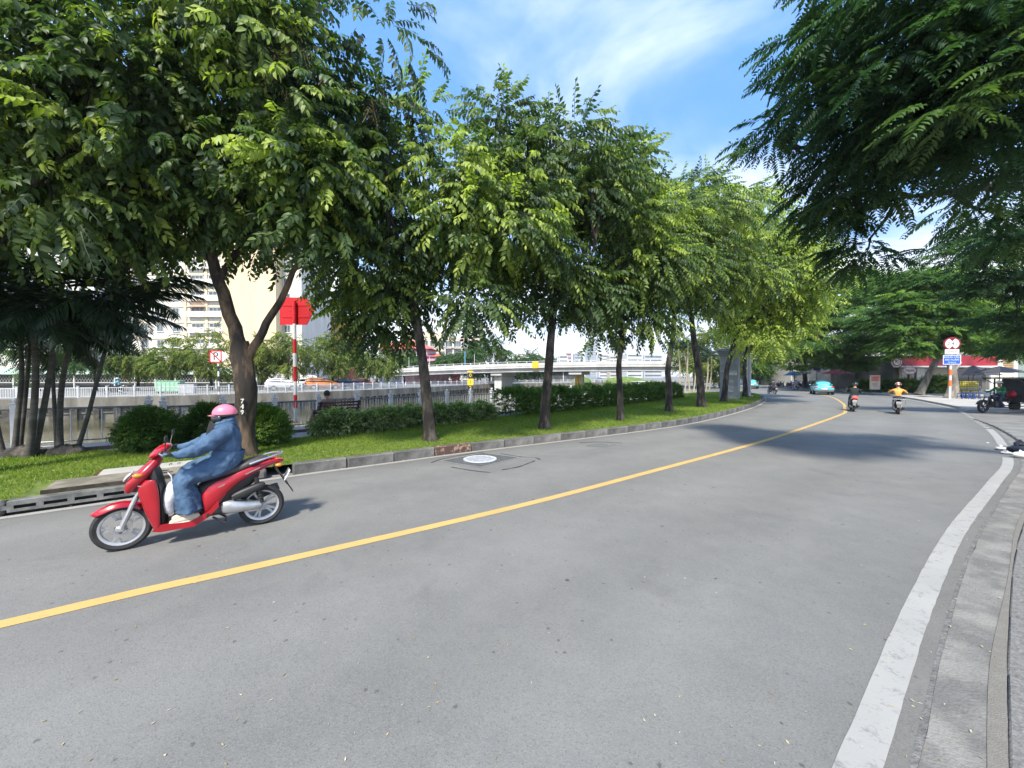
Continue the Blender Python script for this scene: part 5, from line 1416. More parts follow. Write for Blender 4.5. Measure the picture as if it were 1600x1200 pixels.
    for k in range(7): mb.lathe([(.026, -.008), (.036, 0), (.026, .008)], (-.61 + .008 * k, .102, .36 + .033 * k), 'Z', 10)
    mb.build('shock_absorber', M_BLACK, r)
    mb = MB(); mb.tube([(-.14, .11, .22), (-.26, .13, .13)], .012, 6); mb.tube([(-.14, -.11, .22), (-.26, -.13, .13)], .012, 6); mb.tube([(-.26, -.13, .13), (-.26, .13, .13)], .01, 6); mb.build('stand', M_BLACK, r)
    for s in (-1, 1): MB().tube([(-.10, s * .15, .27), (-.10, s * .22, .265)], .014, 8).build('footpeg', M_BLACK, r)
    if box:
        mb = MB(); mb.box((-.72, 0, 1.0), (.30, .40, .24), ch=.03); mb.build('rear_box', box, r); mb = MB(); mb.tube([(-.55, -.18, .87), (-.88, -.18, .87), (-.88, .18, .87), (-.55, .18, .87)], .012, 8); mb.build('rack', M_CHROME, r)
    return r

# ------------------------------------------------------------------ people
SKIN = mat('skin', (.36, .20, .13), .55, var=.10, scale=8)
M_HAIR = mat('black_hair', (.015, .012, .011), .6, var=.3, scale=30)
def body(J, zones, parent, name='body', sub=2):
    """J: joint -> (x,y,z); one skinned surface; zones: bone -> material slot; returns the mesh object"""
    bones = [('pelvis', 'belly'), ('belly', 'chest'), ('chest', 'neck0'), ('neck0', 'neck'), ('neck', 'jaw'), ('jaw', 'skull'), ('skull', 'top')]
    rad = dict(pelvis=(.155, .12), belly=(.135, .105), chest=(.155, .115), neck0=(.085, .075), neck=(.055, .055), jaw=(.072, .080), skull=(.083, .098), top=(.06, .07))
    for s in 'lr':
        bones += [('chest', 'sh' + s), ('sh' + s, 'el' + s), ('el' + s, 'wr' + s), ('wr' + s, 'pa' + s), ('pelvis', 'hi' + s), ('hi' + s, 'kn' + s), ('kn' + s, 'an' + s), ('an' + s, 'to' + s)]
        rad.update({'sh' + s: (.068, .068), 'el' + s: (.048, .048), 'wr' + s: (.036, .034), 'pa' + s: (.038, .024), 'hi' + s: (.098, .098), 'kn' + s: (.066, .066), 'an' + s: (.043, .043), 'to' + s: (.042, .032)})
    rad.update(J.get('_rad', {}))
    # extra rings along each limb so that they taper
    names = [k for k in J if not k.startswith('_')]
    ix = {k: i for i, k in enumerate(names)}
    V = [Vector(J[k]) for k in names]; Rr = [rad[k] for k in names]; E = []
    for a, b_ in bones:
        if a[:2] in ('sh', 'el', 'hi', 'kn') and b_[:2] in ('el', 'wr', 'kn', 'an'):
            m = len(V); V.append(V[ix[a]].lerp(V[ix[b_]], .42)); ra, rb_ = rad[a], rad[b_]
            k = 1.06 if a[:2] != 'hi' else 1.0
            Rr.append(((ra[0] * .58 + rb_[0] * .42) * k, (ra[1] * .58 + rb_[1] * .42) * k)); E += [(ix[a], m), (m, ix[b_])]
        else: E.append((ix[a], ix[b_]))
    me = bpy.data.meshes.new('sk'); me.from_pydata([tuple(v) for v in V], E, []); o = bpy.data.objects.new('sk', me); COL.objects.link(o)
    o.modifiers.new('s', 'SKIN').use_smooth_shade = True
    sv = me.skin_vertices[0].data
    for i, r_ in enumerate(Rr): sv[i].radius = r_
    sv[ix['pelvis']].use_root = True
    u = o.modifiers.new('u', 'SUBSURF'); u.levels = sub
    dg = bpy.context.evaluated_depsgraph_get(); em = bpy.data.meshes.new_from_object(o.evaluated_get(dg))
    bpy.data.objects.remove(o); bpy.data.meshes.remove(me)
    vs = [v.co.copy() for v in em.vertices]; fs = [tuple(p.vertices) for p in em.polygons]
    bpy.data.meshes.remove(em)
    mats = J['_mats']; mi = []
    segs = [(Vector(J[a]), Vector(J[b_]), zones.get((a.rstrip('lr') if len(a) == 3 else a) + '-' + (b_.rstrip('lr') if len(b_) == 3 else b_), 0)) for a, b_ in bones]
    for f in fs:
        c = sum((vs[i] for i in f), Vector()) / len(f); best = None
        for a, b_, z in segs:
            d = b_ - a; t_ = max(0, min(1, (c - a).dot(d) / max(1e-9, d.length_squared))); q = (c - a - d * t_).length
            if best is None or q < best[0]: best = (q, z, t_)
        z = best[1]
        if isinstance(z, tuple): z = z[1] if best[2] > z[2] else z[0]
        mi.append(z)
    mb = MB(); mb.v = [tuple(v) for v in vs]; mb.f = fs; mb.mi = mi
    return mb, mats
def hand_on_grip(mb, wr, pa, grip_dir, side, mi, curl=True):
    """palm knuckles over a bar along grip_dir; four bent fingers wrapped round it and a thumb below"""
    mb.cur = mi
    wr, pa, g = Vector(wr), Vector(pa), Vector(grip_dir).normalized()
    f = (pa - wr).normalized(); dn = f.cross(g); dn = -dn if dn.z > 0 else dn; dn.normalize()
    for k, (o, l) in enumerate(((-.030, .92), (-.010, 1.0), (.010, .95), (.029, .78))):
        k0 = pa + g * o * 1.0 + f * .008; a = k0 + f * .030 * l - dn * .002; b_ = a + (f * .35 + dn * .9).normalized() * .024 * l; c = b_ + (-f * .85 + dn * .45).normalized() * .020 * l
        mb.tube([k0 - f * .02, a, b_, c], [.0105, .0098, .009, .0065], 7)
    t0 = pa - g * side * .030 - f * .02; mb.tube([t0, t0 + dn * .022 + f * .022, t0 + dn * .038 + f * .036 + g * side * .012], [.0125, .0105, .0075], 7)
    mb.cur = 0
def face(mb, J, mi, fwd=None):
    sk, jw = Vector(J['skull']), Vector(J['jaw']); up = (Vector(J['top']) - jw).normalized()
    fw = Vector(fwd or (1, 0, 0)); fw = (fw - up * fw.dot(up)).normalized(); sd_ = up.cross(fw)
    mb.cur = mi
    c = sk * .55 + jw * .45
    mb.tube([c + fw * .082 + up * .03, c + fw * .104 - up * .008, c + fw * .086 - up * .018], [.009, .015, .010], 7)          # nose
    mb.tube([c + fw * .082 - up * .046 - sd_ * .022, c + fw * .092 - up * .044, c + fw * .082 - up * .046 + sd_ * .022], [.005, .008, .005], 6)   # lips
    for s in (-1, 1):
        mb.ball(c + sd_ * s * .083 - fw * .005, .026, 8, 6, .5, .35, 1.0)                                             # ear
        mb.ball(c + fw * .080 + sd_ * s * .031 + up * .030, .012, 8, 6)                                               # eye
    mb.cur = 0
def ride_pose(lean=0.0, dy=0, wide=1.0):
    return dict(pelvis=(-.29, 0, .84), belly=(-.29 + lean * .3, 0, .99), chest=(-.25 + lean, 0, 1.17), neck0=(-.235 + lean * 1.2, 0, 1.285), neck=(-.22 + lean * 1.3, 0, 1.345), jaw=(-.195 + lean * 1.4, 0, 1.405), skull=(-.205 + lean * 1.4, 0, 1.475), top=(-.215 + lean * 1.4, 0, 1.535),
        shl=(-.225 + lean, .165, 1.22), shr=(-.225 + lean, -.165, 1.22), ell=(-.02 + lean * .5, .255 * wide, 1.06), elr=(-.02 + lean * .5, -.255 * wide, 1.06), wrl=(.165, .29, 1.035), wrr=(.165, -.29, 1.035), pal=(.215, .305, 1.045), par=(.215, -.305, 1.045),
        hil=(-.24, .09, .80), hir=(-.24, -.09, .80), knl=(.14, .115, .715), knr=(.14, -.115, .715), anl=(.07, .115, .315), anr=(.07, -.115, .315), tol=(.225, .12, .275), tor=(.225, -.12, .275))
def helmet(parent, J, m, vis=None, dx=0, hr=.128):
    sk = Vector(J['skull']); c = sk + Vector((.008, 0, .015))
    mb = MB(); mb.ball(c, hr, 20, 10, 1.12, .98, 1.0, R(-12), R(90)); mb.tube([c + Vector((.06, y, -.012)) + Vector((.085 * (1 - (y / .1) ** 2), 0, -.006)) for y in (-.1, -.06, 0, .06, .1)], [.012, .02, .022, .02, .012], 8, flat=.35)
    h = mb.build('helmet', m, parent)
    mb = MB(); mb.lathe([(hr - .002, -.030), (hr + .009, -.024), (hr + .009, -.008), (hr - .002, -.004)], c, 'Z', 22); mb.v = [(c.x + (x - c.x) * 1.10, y, z) for x, y, z in mb.v]; mb.build('helmet_rim', M_BLACK, h)
    return h
def rider(label, parent_sc, shirt, trousers, shoe, helm, group=None, lean=.03, shorts=False, wide=1.0, sleeves=True, cat='person', face_on=False, pose=None, seat_off=0.0):
    J = pose or ride_pose(lean, wide=wide)
    J['_mats'] = [shirt, trousers, SKIN, shoe, M_HAIR]
    z = {'pelvis-belly': (1, 0, .35), 'belly-chest': 0, 'chest-neck0': 0, 'neck0-neck': 2, 'neck-jaw': 2, 'jaw-skull': 2, 'skull-top': 4, 'chest-sh': 0, 'sh-el': 0 if sleeves else (0, 2, .55), 'el-wr': 0 if sleeves else 2, 'wr-pa': 2, 'pelvis-hi': 1, 'hi-kn': 1, 'kn-an': (2 if shorts else 1, 2, .92), 'an-to': 3}
    r = empty('person', parent_sc.location, 0, label, cat, group); r.rotation_euler = parent_sc.rotation_euler
    mb, mats = body(J, z, r)
    for s, sg in (('l', 1), ('r', -1)): hand_on_grip(mb, J['wr' + s], J['pa' + s], (-.30, sg, 0), sg, 2)
    face(mb, J, 2)
    mb.build('body', mats, r, angle=180, fix=False)
    if helm: helmet(r, J, helm)
    return r, J

# ---- the red scooter in front
fr_pt, re_pt = G(192, 859), G(409, 818)
hd = fr_pt - re_pt; ang0 = math.atan2(hd.y, hd.x)
ctr = (fr_pt + re_pt) / 2
red = scooter('scooter', 'glossy red scooter speeding left in the near lane', 'scooter', M_RED)
red.location = (ctr.x, ctr.y, 0); red.rotation_euler = (0, 0, ang0)
sc_ = hd.length / 1.24; red.scale = (sc_, sc_, sc_)
DENIM = mat('blue_cloth', (.050, .105, .195), .85, var=.22, scale=6, bump=.9, bscale=9, col2=(.075, .145, .25))
PINK = mat('pink_helmet', (.78, .20, .30), .35, var=.06, coat=.4)
CREAM = mat('cream_shoe', (.60, .52, .40), .7, var=.15)
J = ride_pose(-.03)
J.update(wrl=(.135, .29, 1.02), wrr=(.135, -.29, 1.02))
for k_ in ('neck', 'jaw', 'skull', 'top'): J[k_] = (J[k_][0] - .012, 0, J[k_][2] - {'neck': .035, 'jaw': .055, 'skull': .065, 'top': .075}[k_])
for k_ in ('chest', 'shl', 'shr', 'neck0', 'neck', 'jaw', 'skull', 'top', 'belly'): J[k_] = (J[k_][0] - .022, J[k_][1], J[k_][2] + .012)
J['_mats'] = [DENIM, DENIM, SKIN, CREAM, M_BLACK]
J['_rad'] = dict(shl=(.105, .105), shr=(.105, .105), ell=(.088, .088), elr=(.088, .088), wrl=(.056, .056), wrr=(.056, .056), pelvis=(.185, .165), belly=(.165, .15), chest=(.18, .155), neck0=(.125, .12), neck=(.085, .085))
r0 = empty('person', red.location, 0, 'scooter rider in a blue hooded coat, pink helmet and black face mask', 'person'); r0.rotation_euler = red.rotation_euler; r0.scale = red.scale * .975
z = {'pelvis-belly': 0, 'belly-chest': 0, 'chest-neck0': 0, 'neck0-neck': 0, 'neck-jaw': 4, 'jaw-skull': (4, 2, .7), 'skull-top': 4, 'chest-sh': 0, 'sh-el': 0, 'el-wr': 0, 'wr-pa': 0, 'pelvis-hi': 0, 'hi-kn': 0, 'kn-an': (0, 2, .8), 'an-to': 3}
mb, mats = body(J, z, r0)
for s, sg in (('l', 1), ('r', -1)): hand_on_grip(mb, J['wr' + s], J['pa' + s], (-.30, sg, 0), sg, 0)
face(mb, J, 4)
bo = mb.build('body', mats, r0, angle=180, fix=False)
FOLDS = bpy.data.textures.new('folds', 'CLOUDS'); FOLDS.noise_scale = .085; FOLDS.noise_depth = 3
def folds(o, amt, slot=None):
    if slot is not None:
        vg = o.vertex_groups.new(name='cloth'); keep = {i for p in o.data.polygons if p.material_index == slot for i in p.vertices}
        keep = [i for i in keep if o.data.vertices[i].co.x < .12]; vg.add(keep, 1.0, 'REPLACE')
        s_ = o.modifiers.new('finer', 'SUBSURF'); s_.levels = s_.render_levels = 1
    d = o.modifiers.new('folds', 'DISPLACE'); d.texture = FOLDS; d.strength = amt; d.mid_level = .5; d.texture_coords = 'LOCAL'
    if slot is not None: d.vertex_group = 'cloth'
folds(bo, .042, 0)
hel = helmet(r0, J, PINK, hr=.115)
sk = Vector(J['skull'])
mb = MB(); mb.ball(sk + Vector((.018, 0, -.040)), .102, 18, 8, 1.06, .93, 1.0, R(-60), R(42)); mk = mb.build('face_mask', mat('mask_black', (.012, .012, .014), .8, var=.3, bump=.2), r0)
mb = MB()
for sgn in (1,):
    vs = []
    for (z_, x_, w_) in ((1.36, -.125, .075), (1.30, -.105, .095), (1.24, -.090, .11), (1.18, -.085, .09), (1.13, -.090, .045)):
        for u in (-1, -.5, 0, .5, 1): vs.append((x_ - .085 * u * u, u * w_, z_))
    mb.add(vs, [(i * 5 + j, i * 5 + j + 1, i * 5 + j + 6, i * 5 + j + 5) for i in range(4) for j in range(4)])
mb.build('mask_bib', mk.data.materials[0], r0, solid=.008, sub=1)
# dark visor band hanging from the helmet
mb = MB(); mb.lathe([(.122, -.09), (.130, -.045), (.127, .0)], sk + Vector((.012, 0, .005)), 'Z', 16, R(-75), R(75)); mb.build('visor', mat('dark_visor', (.02, .022, .026), .12, spec=.7), hel, solid=.003)
# hood bunched behind the neck
mb = MB()
for (a, rr_, zz_) in ((0, .115, 1.295), (0, .10, 1.335)):
    pts = [(-.245 + rr_ * math.cos(q), rr_ * 1.0 * math.sin(q), zz_ - .03 * math.cos(q)) for q in np.linspace(R(50), R(310), 13)]
    mb.tube(pts, [.028 + .022 * math.sin(math.pi * i / 12) for i in range(13)], 10)
folds(mb.build('hood', DENIM, r0, sub=1), .04)
# long skirt part of the coat over both legs, down to the ankles
rows = []
def ring(c, a, b_, tilt, n_=20, w=.02, ph=0):
    out = []
    for k in range(n_):
        q = 2 * math.pi * k / n_; f = 1 + w * math.sin(3 * q + ph) + w * .6 * math.sin(7 * q - ph)
        u, v = a * math.cos(q) * f, b_ * math.sin(q) * f
        out.append((c[0] + u * math.cos(tilt), v, c[2] - u * math.sin(tilt) * -1))
    return out
for (c, a, b_, tl, w) in (((-.305, 0, 1.0), .165, .19, .15, .02), ((-.29, 0, .90), .185, .205, .25, .03), ((-.215, 0, .815), .17, .215, 1.0, .03), ((-.06, 0, .785), .135, .225, 1.35, .035), ((.075, 0, .755), .12, .225, 1.15, .04), ((.125, 0, .665), .115, .215, .35, .05), ((.100, 0, .55), .128, .215, .08, .07), ((.080, 0, .45), .140, .222, 0, .09), ((.065, 0, .335), .155, .23, -.05, .11)):
    rows.append(ring(c, a, b_, tl, w=w, ph=c[2] * 9))
mb = MB(); n_ = 20; mb.add([p for r_ in rows for p in r_], [(i * n_ + k, i * n_ + (k + 1) % n_, (i + 1) * n_ + (k + 1) % n_, (i + 1) * n_ + k) for i in range(len(rows) - 1) for k in range(n_)])
folds(mb.build('coat_skirt', DENIM, r0, solid=.006, sub=2, angle=180), .045)
for s in (-1, 1):                              # shoes
    mb = MB(); mb.loft([(-.035, .265, 0, .035, .03, 2.5), (.0, .275, 0, .042, .045, 2.5), (.07, .278, 0, .044, .048, 2.5), (.14, .262, 0, .047, .034, 2.5), (.21, .252, 0, .043, .024, 2.4), (.245, .248, 0, .025, .016, 2.2)], 14); mb.v = [(x, y + s * .12, z) for x, y, z in mb.v]; sh = mb.build('shoe', CREAM, r0, sub=1)
    mb = MB(); mb.box((.105, s * .12, .236), (.29, .088, .022), ch=.01); mb.build('sole', mat('sole_white', (.62, .58, .50), .8), sh)
# white carrier bag hanging between the knees and the leg shield
mb = MB(); mb.ball((.0, 0, 0), 1, 16, 10, .075, .11, .19); mb.v = [(x * (1 + .12 * math.sin(z * 30 + y * 20)) + (.05 if z < 0 else 0) * .4, y * (1 + .1 * math.sin(z * 24 + x * 9)), z) for x, y, z in mb.v]
mb.tube([(-.01, -.03, .17), (0, -.02, .25), (.03, 0, .29), (0, .02, .25), (-.01, .03, .17)], .006, 6)
o = mb.build('carrier_bag', mat('white_plastic_bag', (.66, .64, .66), .45, var=.12, scale=9, bump=.5, bscale=14), None); Mr = Matrix.Translation(red.location) @ Matrix.Rotation(ang0, 4, 'Z') @ Matrix.Scale(sc_, 4)
o.location = Mr @ Vector((.215, .06, .50)); o.rotation_euler = (0, 0, ang0); tag(o, 'white plastic bag hanging at the foot space of the red scooter', 'bag')

# ---- other riders on the road
GREY_S = mat('dark_grey_paint', (.035, .037, .04), .3, var=.08, coat=.5)
WHITE_S = mat('white_paint', (.66, .68, .70), .3, var=.05, coat=.5)
BLUE_S = mat('slate_blue_paint', (.06, .09, .16), .3, coat=.5)
BLACK_S = mat('black_paint', (.015, .016, .018), .25, coat=.6)
def put(sc, x, y, az, scale=1.0, z=0.0, lean=0.0):
    p = G(x, y, z); sc.location = (p.x, p.y, z); sc.rotation_euler = (lean, 0, az); sc.scale = (scale,) * 3
    return p
def clothe(n, c, c2=None): return mat(n, c, .85, var=.15, scale=9, bump=.4, bscale=14, col2=c2)
GM = 'scooters riding away along the bend'
JEAN = clothe('dark_jeans', (.03, .045, .08)); TEE = clothe('black_tee', (.008, .018, .018)); YEL_ = clothe('orange_yellow_shirt', (.72, .33, .07), (.80, .42, .11)); DARK = clothe('dark_jacket', (.02, .02, .022)); LAV = clothe('lavender_jacket', (.28, .28, .40)); KHAKI = clothe('pale_trousers', (.42, .34, .27))
SHOE = mat('dark_shoe', (.03, .028, .026), .7); H_BLK = mat('black_helmet', (.012, .014, .015), .2, coat=.6); H_RED = mat('red_patched_helmet', (.45, .02, .03), .3, var=.5, scale=9, col2=(.75, .65, .66), mix=(.50, .54)); H_WHT = mat('white_helmet', (.75, .74, .71), .3, coat=.4)
def heading(line, p, rev=False):
    cs = cum(line); _, t_ = along(line, cs[min(range(len(line)), key=lambda i: (line[i].x - p.x) ** 2 + (line[i].y - p.y) ** 2)], cs); return math.atan2(t_.y, t_.x) + (math.pi if rev else 0)
s1 = scooter('scooter', 'black scooter with a lit red brake lamp crossing the yellow line', 'scooter', BLACK_S, group=GM, lit=True)
p = G(1331, 642); a1 = heading(CC, p) + .06; put(s1, 1331, 642, a1, 1.0, lean=.07)
bpy.context.view_layer.update()
r1, _ = rider('rider in a black T-shirt and black helmet leaning into the bend', s1, TEE, JEAN, SHOE, H_BLK, 'scooter riders seen from behind', lean=.02, sleeves=False)
# big red lamp of this one sits high under the rack
mb = MB(); mb.box((-.86, 0, .80), (.05, .22, .10), ch=.03); mb.build('brake_lamp', M_TAILON, s1)
s2 = scooter('scooter', 'white scooter with a dark rear rack ridden by the person in orange', 'scooter', WHITE_S, group=GM)
a2 = heading(RR, G(1402, 646)) + .02; put(s2, 1402, 646, a2 + .05)
r2, _ = rider('rider in an orange yellow shirt and a red white helmet', s2, YEL_, JEAN, SHOE, H_RED, 'scooter riders seen from behind', lean=0, wide=1.35)
mb = MB(); mb.box((-.80, 0, .83), (.22, .44, .13), ch=.03); mb.build('rear_rack', mat('navy_box', (.012, .018, .04), .35, coat=.4), s2); mb = MB(); mb.tube([(-.92, -.23, .78), (-.92, .23, .78)], .012, 8); mb.tube([(-.92, -.23, .78), (-.78, -.235, .50)], .012, 8); mb.tube([(-.92, .23, .78), (-.78, .235, .50)], .012, 8); mb.build('crash_bar', M_CHROME, s2)
s3 = scooter('scooter', 'dark scooter just passing the tip of the lawn', 'scooter', GREY_S, group=GM)
put(s3, 1206, 615.5, heading(LL, G(1206, 615.5)) + .1); rider('rider in dark clothes near the tip of the lawn', s3, DARK, JEAN, SHOE, H_BLK, 'scooter riders seen from behind')
s4 = scooter('scooter', 'pale lilac scooter further off between the two blue taxis', 'scooter', mat('lilac_paint', (.45, .45, .56), .3, coat=.5), group=GM)
put(s4, 1242, 609.5, 1.35); rider('rider in a lavender jacket between the two taxis', s4, LAV, LAV, SHOE, H_WHT, 'scooter riders seen from behind')
s5 = scooter('scooter', 'dark scooter beside the left flank of the nearer taxi', 'scooter', BLACK_S, group=GM)
put(s5, 1272, 611.5, 1.2); rider('rider in black with pale trousers beside the nearer taxi', s5, DARK, KHAKI, SHOE, H_WHT, 'scooter riders seen from behind')
# parked ones before the shops
GPK = 'scooters parked before the shops at the bend'
protos = [scooter('parked_scooter', 'black parked scooter under the tree left of the nearer taxi', 'scooter', BLACK_S, group=GPK), scooter('parked_scooter', 'white and grey parked scooter near the farther taxi', 'scooter', mat('silver_paint', (.4, .41, .42), .3, .3, coat=.4), group=GPK), scooter('parked_scooter', 'slate blue parked scooter below the blue parasol', 'scooter', BLUE_S, group=GPK)]
for o, (x, y, a) in zip(protos, ((1262, 606, .4), (1218, 605.6, .5), (1252, 606.3, .35))): put(o, x, y, a)
for k, (pi_, x, y, a, lab) in enumerate(((0, 1228, 606.2, 2.6, 'black parked scooter turned left behind the lilac scooter'), (0, 1267, 605.2, .3, 'black parked scooter second left of the red parasol'), (1, 1234, 604.8, .4, 'silver parked scooter before the white awning'), (0, 1281, 604.5, .2, 'black parked scooter in the shade under the red parasol'), (2, 1246, 604.5, .4, 'slate blue parked scooter behind another slate blue one'), (1, 1212, 604, 2.9, 'silver parked scooter at the left end of the shop row'))):
    c = copy_tree(protos[pi_]); c['label'] = lab; put(c, x, y, a)

# ------------------------------------------------------------------ cars
def car(name, label, cat, paint, L_=4.45, W_=1.73, H_=1.47, kind='sedan', group=None, roof_sign=None, roof=None):
    r = empty(name, (0, 0, 0), 0, label, cat, group)
    h = L_ / 2; w = W_ / 2; wr = .31; xf, xr = h - .82, -h + .95
    sq = 3.2
    if kind == 'sedan': prof = [(-h, .62, .88, .80), (-h + .06, .30, .95, .93), (-h + .35, .24, 1.02, .99), (-h + .9, .22, 1.01, 1), (-.3, .20, .97, 1), (.6, .20, .95, 1), (h - 1.0, .22, .93, .99), (h - .35, .24, .80, .95), (h - .08, .30, .68, .88), (h, .45, .60, .78)]
    else: prof = [(-h, .40, .95, .86), (-h + .08, .28, 1.05, .95), (-h + .4, .24, 1.08, 1), (-.3, .22, 1.05, 1), (.6, .22, 1.02, 1), (h - .95, .24, .98, .99), (h - .3, .26, .86, .95), (h - .06, .32, .72, .88), (h, .45, .62, .8)]
    mb = MB(); mb.loft([(x, (a + b_) / 2, 0, w * k, (b_ - a) / 2, sq) for x, a, b_, k in prof], 24)
    mb.build('body', paint, r, sub=1)
    if kind == 'sedan': g = [(-h + .45, .98, 1.0, .74), (-h + .95, .97, 1.36, .74), (-h + 1.35, .95, H_ - .03, .73), (-.25, .95, H_, .73), (.25, .94, H_ - .03, .73), (.75, .93, 1.22, .76), (1.15, .92, .955, .80)]
    else: g = [(-h + .10, 1.0, 1.08, .80), (-h + .30, .98, H_ - .10, .78), (-h + .6, .97, H_ - .01, .77), (-.3, .97, H_, .77), (.35, .96, H_ - .05, .77), (.85, .96, 1.28, .8), (1.25, .95, 1.0, .83)]
    mb = MB(); mb.loft([(x, (a + b_) / 2, 0, w * k * 1.1, max(.01, (b_ - a) / 2), 3.6) for x, a, b_, k in g], 24)
    mb.v = [(x, y * (1 - .26 * max(0, min(1, (z - .95) / .5))), z) for x, y, z in mb.v]
    gh = mb.build('cabin', roof or paint, r, sub=1)
    zt, zb = H_ - .13, 1.02
    yb = lambda z: w * .80 * (1 - .24 * max(0, (z - .95) / .5)) + .012
    xs = (-h + (.92 if kind == 'sedan' else .45), -.12, .78)
    for s in (-1, 1):
        for (x0, x1, x0t, x1t) in ((xs[0], xs[1] - .04, xs[0] + .35, xs[1] - .04), (xs[1] + .04, xs[2] + .12, xs[1] + .04, xs[2] - .30)):
            mb = MB(); mb.add([(x0, s * yb(zb), zb), (x1, s * yb(zb), zb), (x1t, s * yb(zt), zt), (x0t, s * yb(zt), zt)], [(0, 1, 2, 3)]); mb.build('side_window', M_GLASS, r, smooth=False, solid=.012)
        mb = MB(); mb.ball((.72, s * (w + .07), 1.0), .085, 10, 6, .6, 1, .75); mb.build('wing_mirror', paint, r)
        for x in (xf, xr):
            mb = MB(); mb.lathe([(0, .0), (wr * .62, 0), (wr * .66, .02), (wr * .98, .02), (wr, -.02), (wr, -.2), (wr * .6, -.2)] if s > 0 else [(0, 0), (wr * .62, 0), (wr * .66, -.02), (wr * .98, -.02), (wr, .02), (wr, .2), (wr * .6, .2)], (x, s * (w - .01), wr), 'Y', 22); wl = mb.build('wheel', M_TYRE, r)
            mb = MB(); mb.lathe([(0, .012 * s), (wr * .6, .006 * s), (wr * .6, -.01 * s)], (x, s * (w + .004), wr), 'Y', 18)
            for k in range(5): a = 1.2566 * k; mb.bar((x, s * (w + .012), wr), (x + wr * .58 * math.cos(a), s * (w + .012), wr + wr * .58 * math.sin(a)), .05, .012, up=(0, 1, 0))
            mb.build('hubcap', M_RIM, wl)
        mb = MB(); mb.box((-h + .10, s * w * .74, .80), (.2, w * .34, .17), ch=.05); mb.build('tail_light', M_TAIL, r)
        mb = MB(); mb.box((h - .20, s * w * .70, .70), (.3, w * .38, .14), ch=.05); mb.build('headlight', M_LENS, r)
    # windscreens
    if kind == 'sedan': q = ((-h + .56, 1.035), (-h + 1.17, H_ - .085)); f = ((1.07, 1.0), (.36, H_ - .085))
    else: q = ((-h + .10, 1.09), (-h + .33, H_ - .15)); f = ((1.18, 1.04), (.50, H_ - .10))
    for nm, ((x0, z0), (x1, z1)), sg in (('rear_window', q, -1), ('windscreen', f, 1)):
        nx, nz = -(z1 - z0) * (1 if sg > 0 else 1), (x1 - x0); l = math.hypot(nx, nz); nx, nz = nx / l * (-1 if nx * sg < 0 else 1) , abs(nz / l)
        e = .022
        mb = MB(); mb.add([(x0 + nx * e, -w * .70, z0 + nz * e), (x0 + nx * e, w * .70, z0 + nz * e), (x1 + nx * e, w * .56, z1 + nz * e), (x1 + nx * e, -w * .56, z1 + nz * e)], [(0, 1, 2, 3)]); mb.build(nm, M_GLASS, r, smooth=False, solid=.012)
    mb = MB(); mb.box((-h + .02, 0, .42), (.12, W_ * .86, .22), ch=.05); mb.build('rear_bumper', mat('bumper_grey', (.10, .10, .11), .6), r)
    mb = MB(); mb.box((h - .03, 0, .42), (.12, W_ * .80, .2), ch=.05); mb.build('front_bumper', M_GREYP, r)
    MB().box((-h - .035, 0, .64), (.02, .47, .15), ch=.004).build('number_plate', mat('plate_yellow', (.72, .60, .20), .5, var=.05) if roof_sign else M_PLATE, r, smooth=False)
    if roof_sign: mb = MB(); mb.box((-.1, 0, H_ + .06), (.16, .55, .12), ch=.04); mb.build('roof_sign', roof_sign, r)
    return r
TEAL = mat('turquoise_paint', (.09, .50, .56), .25, var=.04, coat=.7)
GT = 'turquoise taxis on the bend'
tx = car('taxi', 'turquoise taxi turning away beside the rider in black', 'taxi', TEAL, group=GT)
p = G(1303, 617); tx.location = (p.x, p.y + 1.6, 0); tx.rotation_euler = (0, 0, R(57))
tx2 = car('taxi', 'turquoise taxi farther off just right of the lamp post', 'taxi', TEAL, group=GT)
p = G(1187, 607.5); tx2.location = (p.x, p.y + 2, 0); tx2.rotation_euler = (0, 0, R(60))
GC = 'vehicles on the far canal bank'
for k, (lab, x, Y, a, col, kd, sz) in enumerate((('white hatchback parked on the far bank right of the forked trunk', 441, 47, .55, (.70, .70, .70), 'suv', (3.7, 1.65, 1.5)), ('white van with dark windows on the far bank behind the striped pole', 491, 57, .5, (.68, .68, .68), 'suv', (4.7, 1.8, 1.95)), ('orange car on the far bank behind the bench', 505, 51, .6, (.62, .22, .07), 'suv', (4.4, 1.75, 1.55)), ('dark blue car on the far bank right of the orange one', 540, 54, .7, (.05, .08, .13), 'sedan', (4.4, 1.72, 1.46)), ('silver red car on the far bank left of the dark slender trunk', 566, 58, .8, (.35, .13, .12), 'sedan', (4.4, 1.72, 1.46)))):
    c = car('parked_car', lab, 'car', mat('car_paint_%s' % ('white', 'van_white', 'orange', 'navy', 'maroon')[k], col, .3, var=.05, coat=.5), *sz, kind=kd, group=GC); p = P(x, 600, Y); c.location = (p.x, p.y, .19); c.rotation_euler = (0, 0, a)
c = car('parked_car', 'grey car descending under the right half of the bridge', 'car', mat('car_grey', (.16, .20, .24), .3, coat=.5), kind='suv', group=GC); p = P(936, 600, 112); c.location = (p.x, p.y, .19); c.rotation_euler = (0, 0, R(-95))
c = car('parked_car', 'dark car under the left half of the bridge', 'car', mat('car_dark', (.03, .035, .05), .3, coat=.5), kind='suv', group=GC); p = P(795, 600, 116); c.location = (p.x, p.y, .19); c.rotation_euler = (0, 0, R(20))
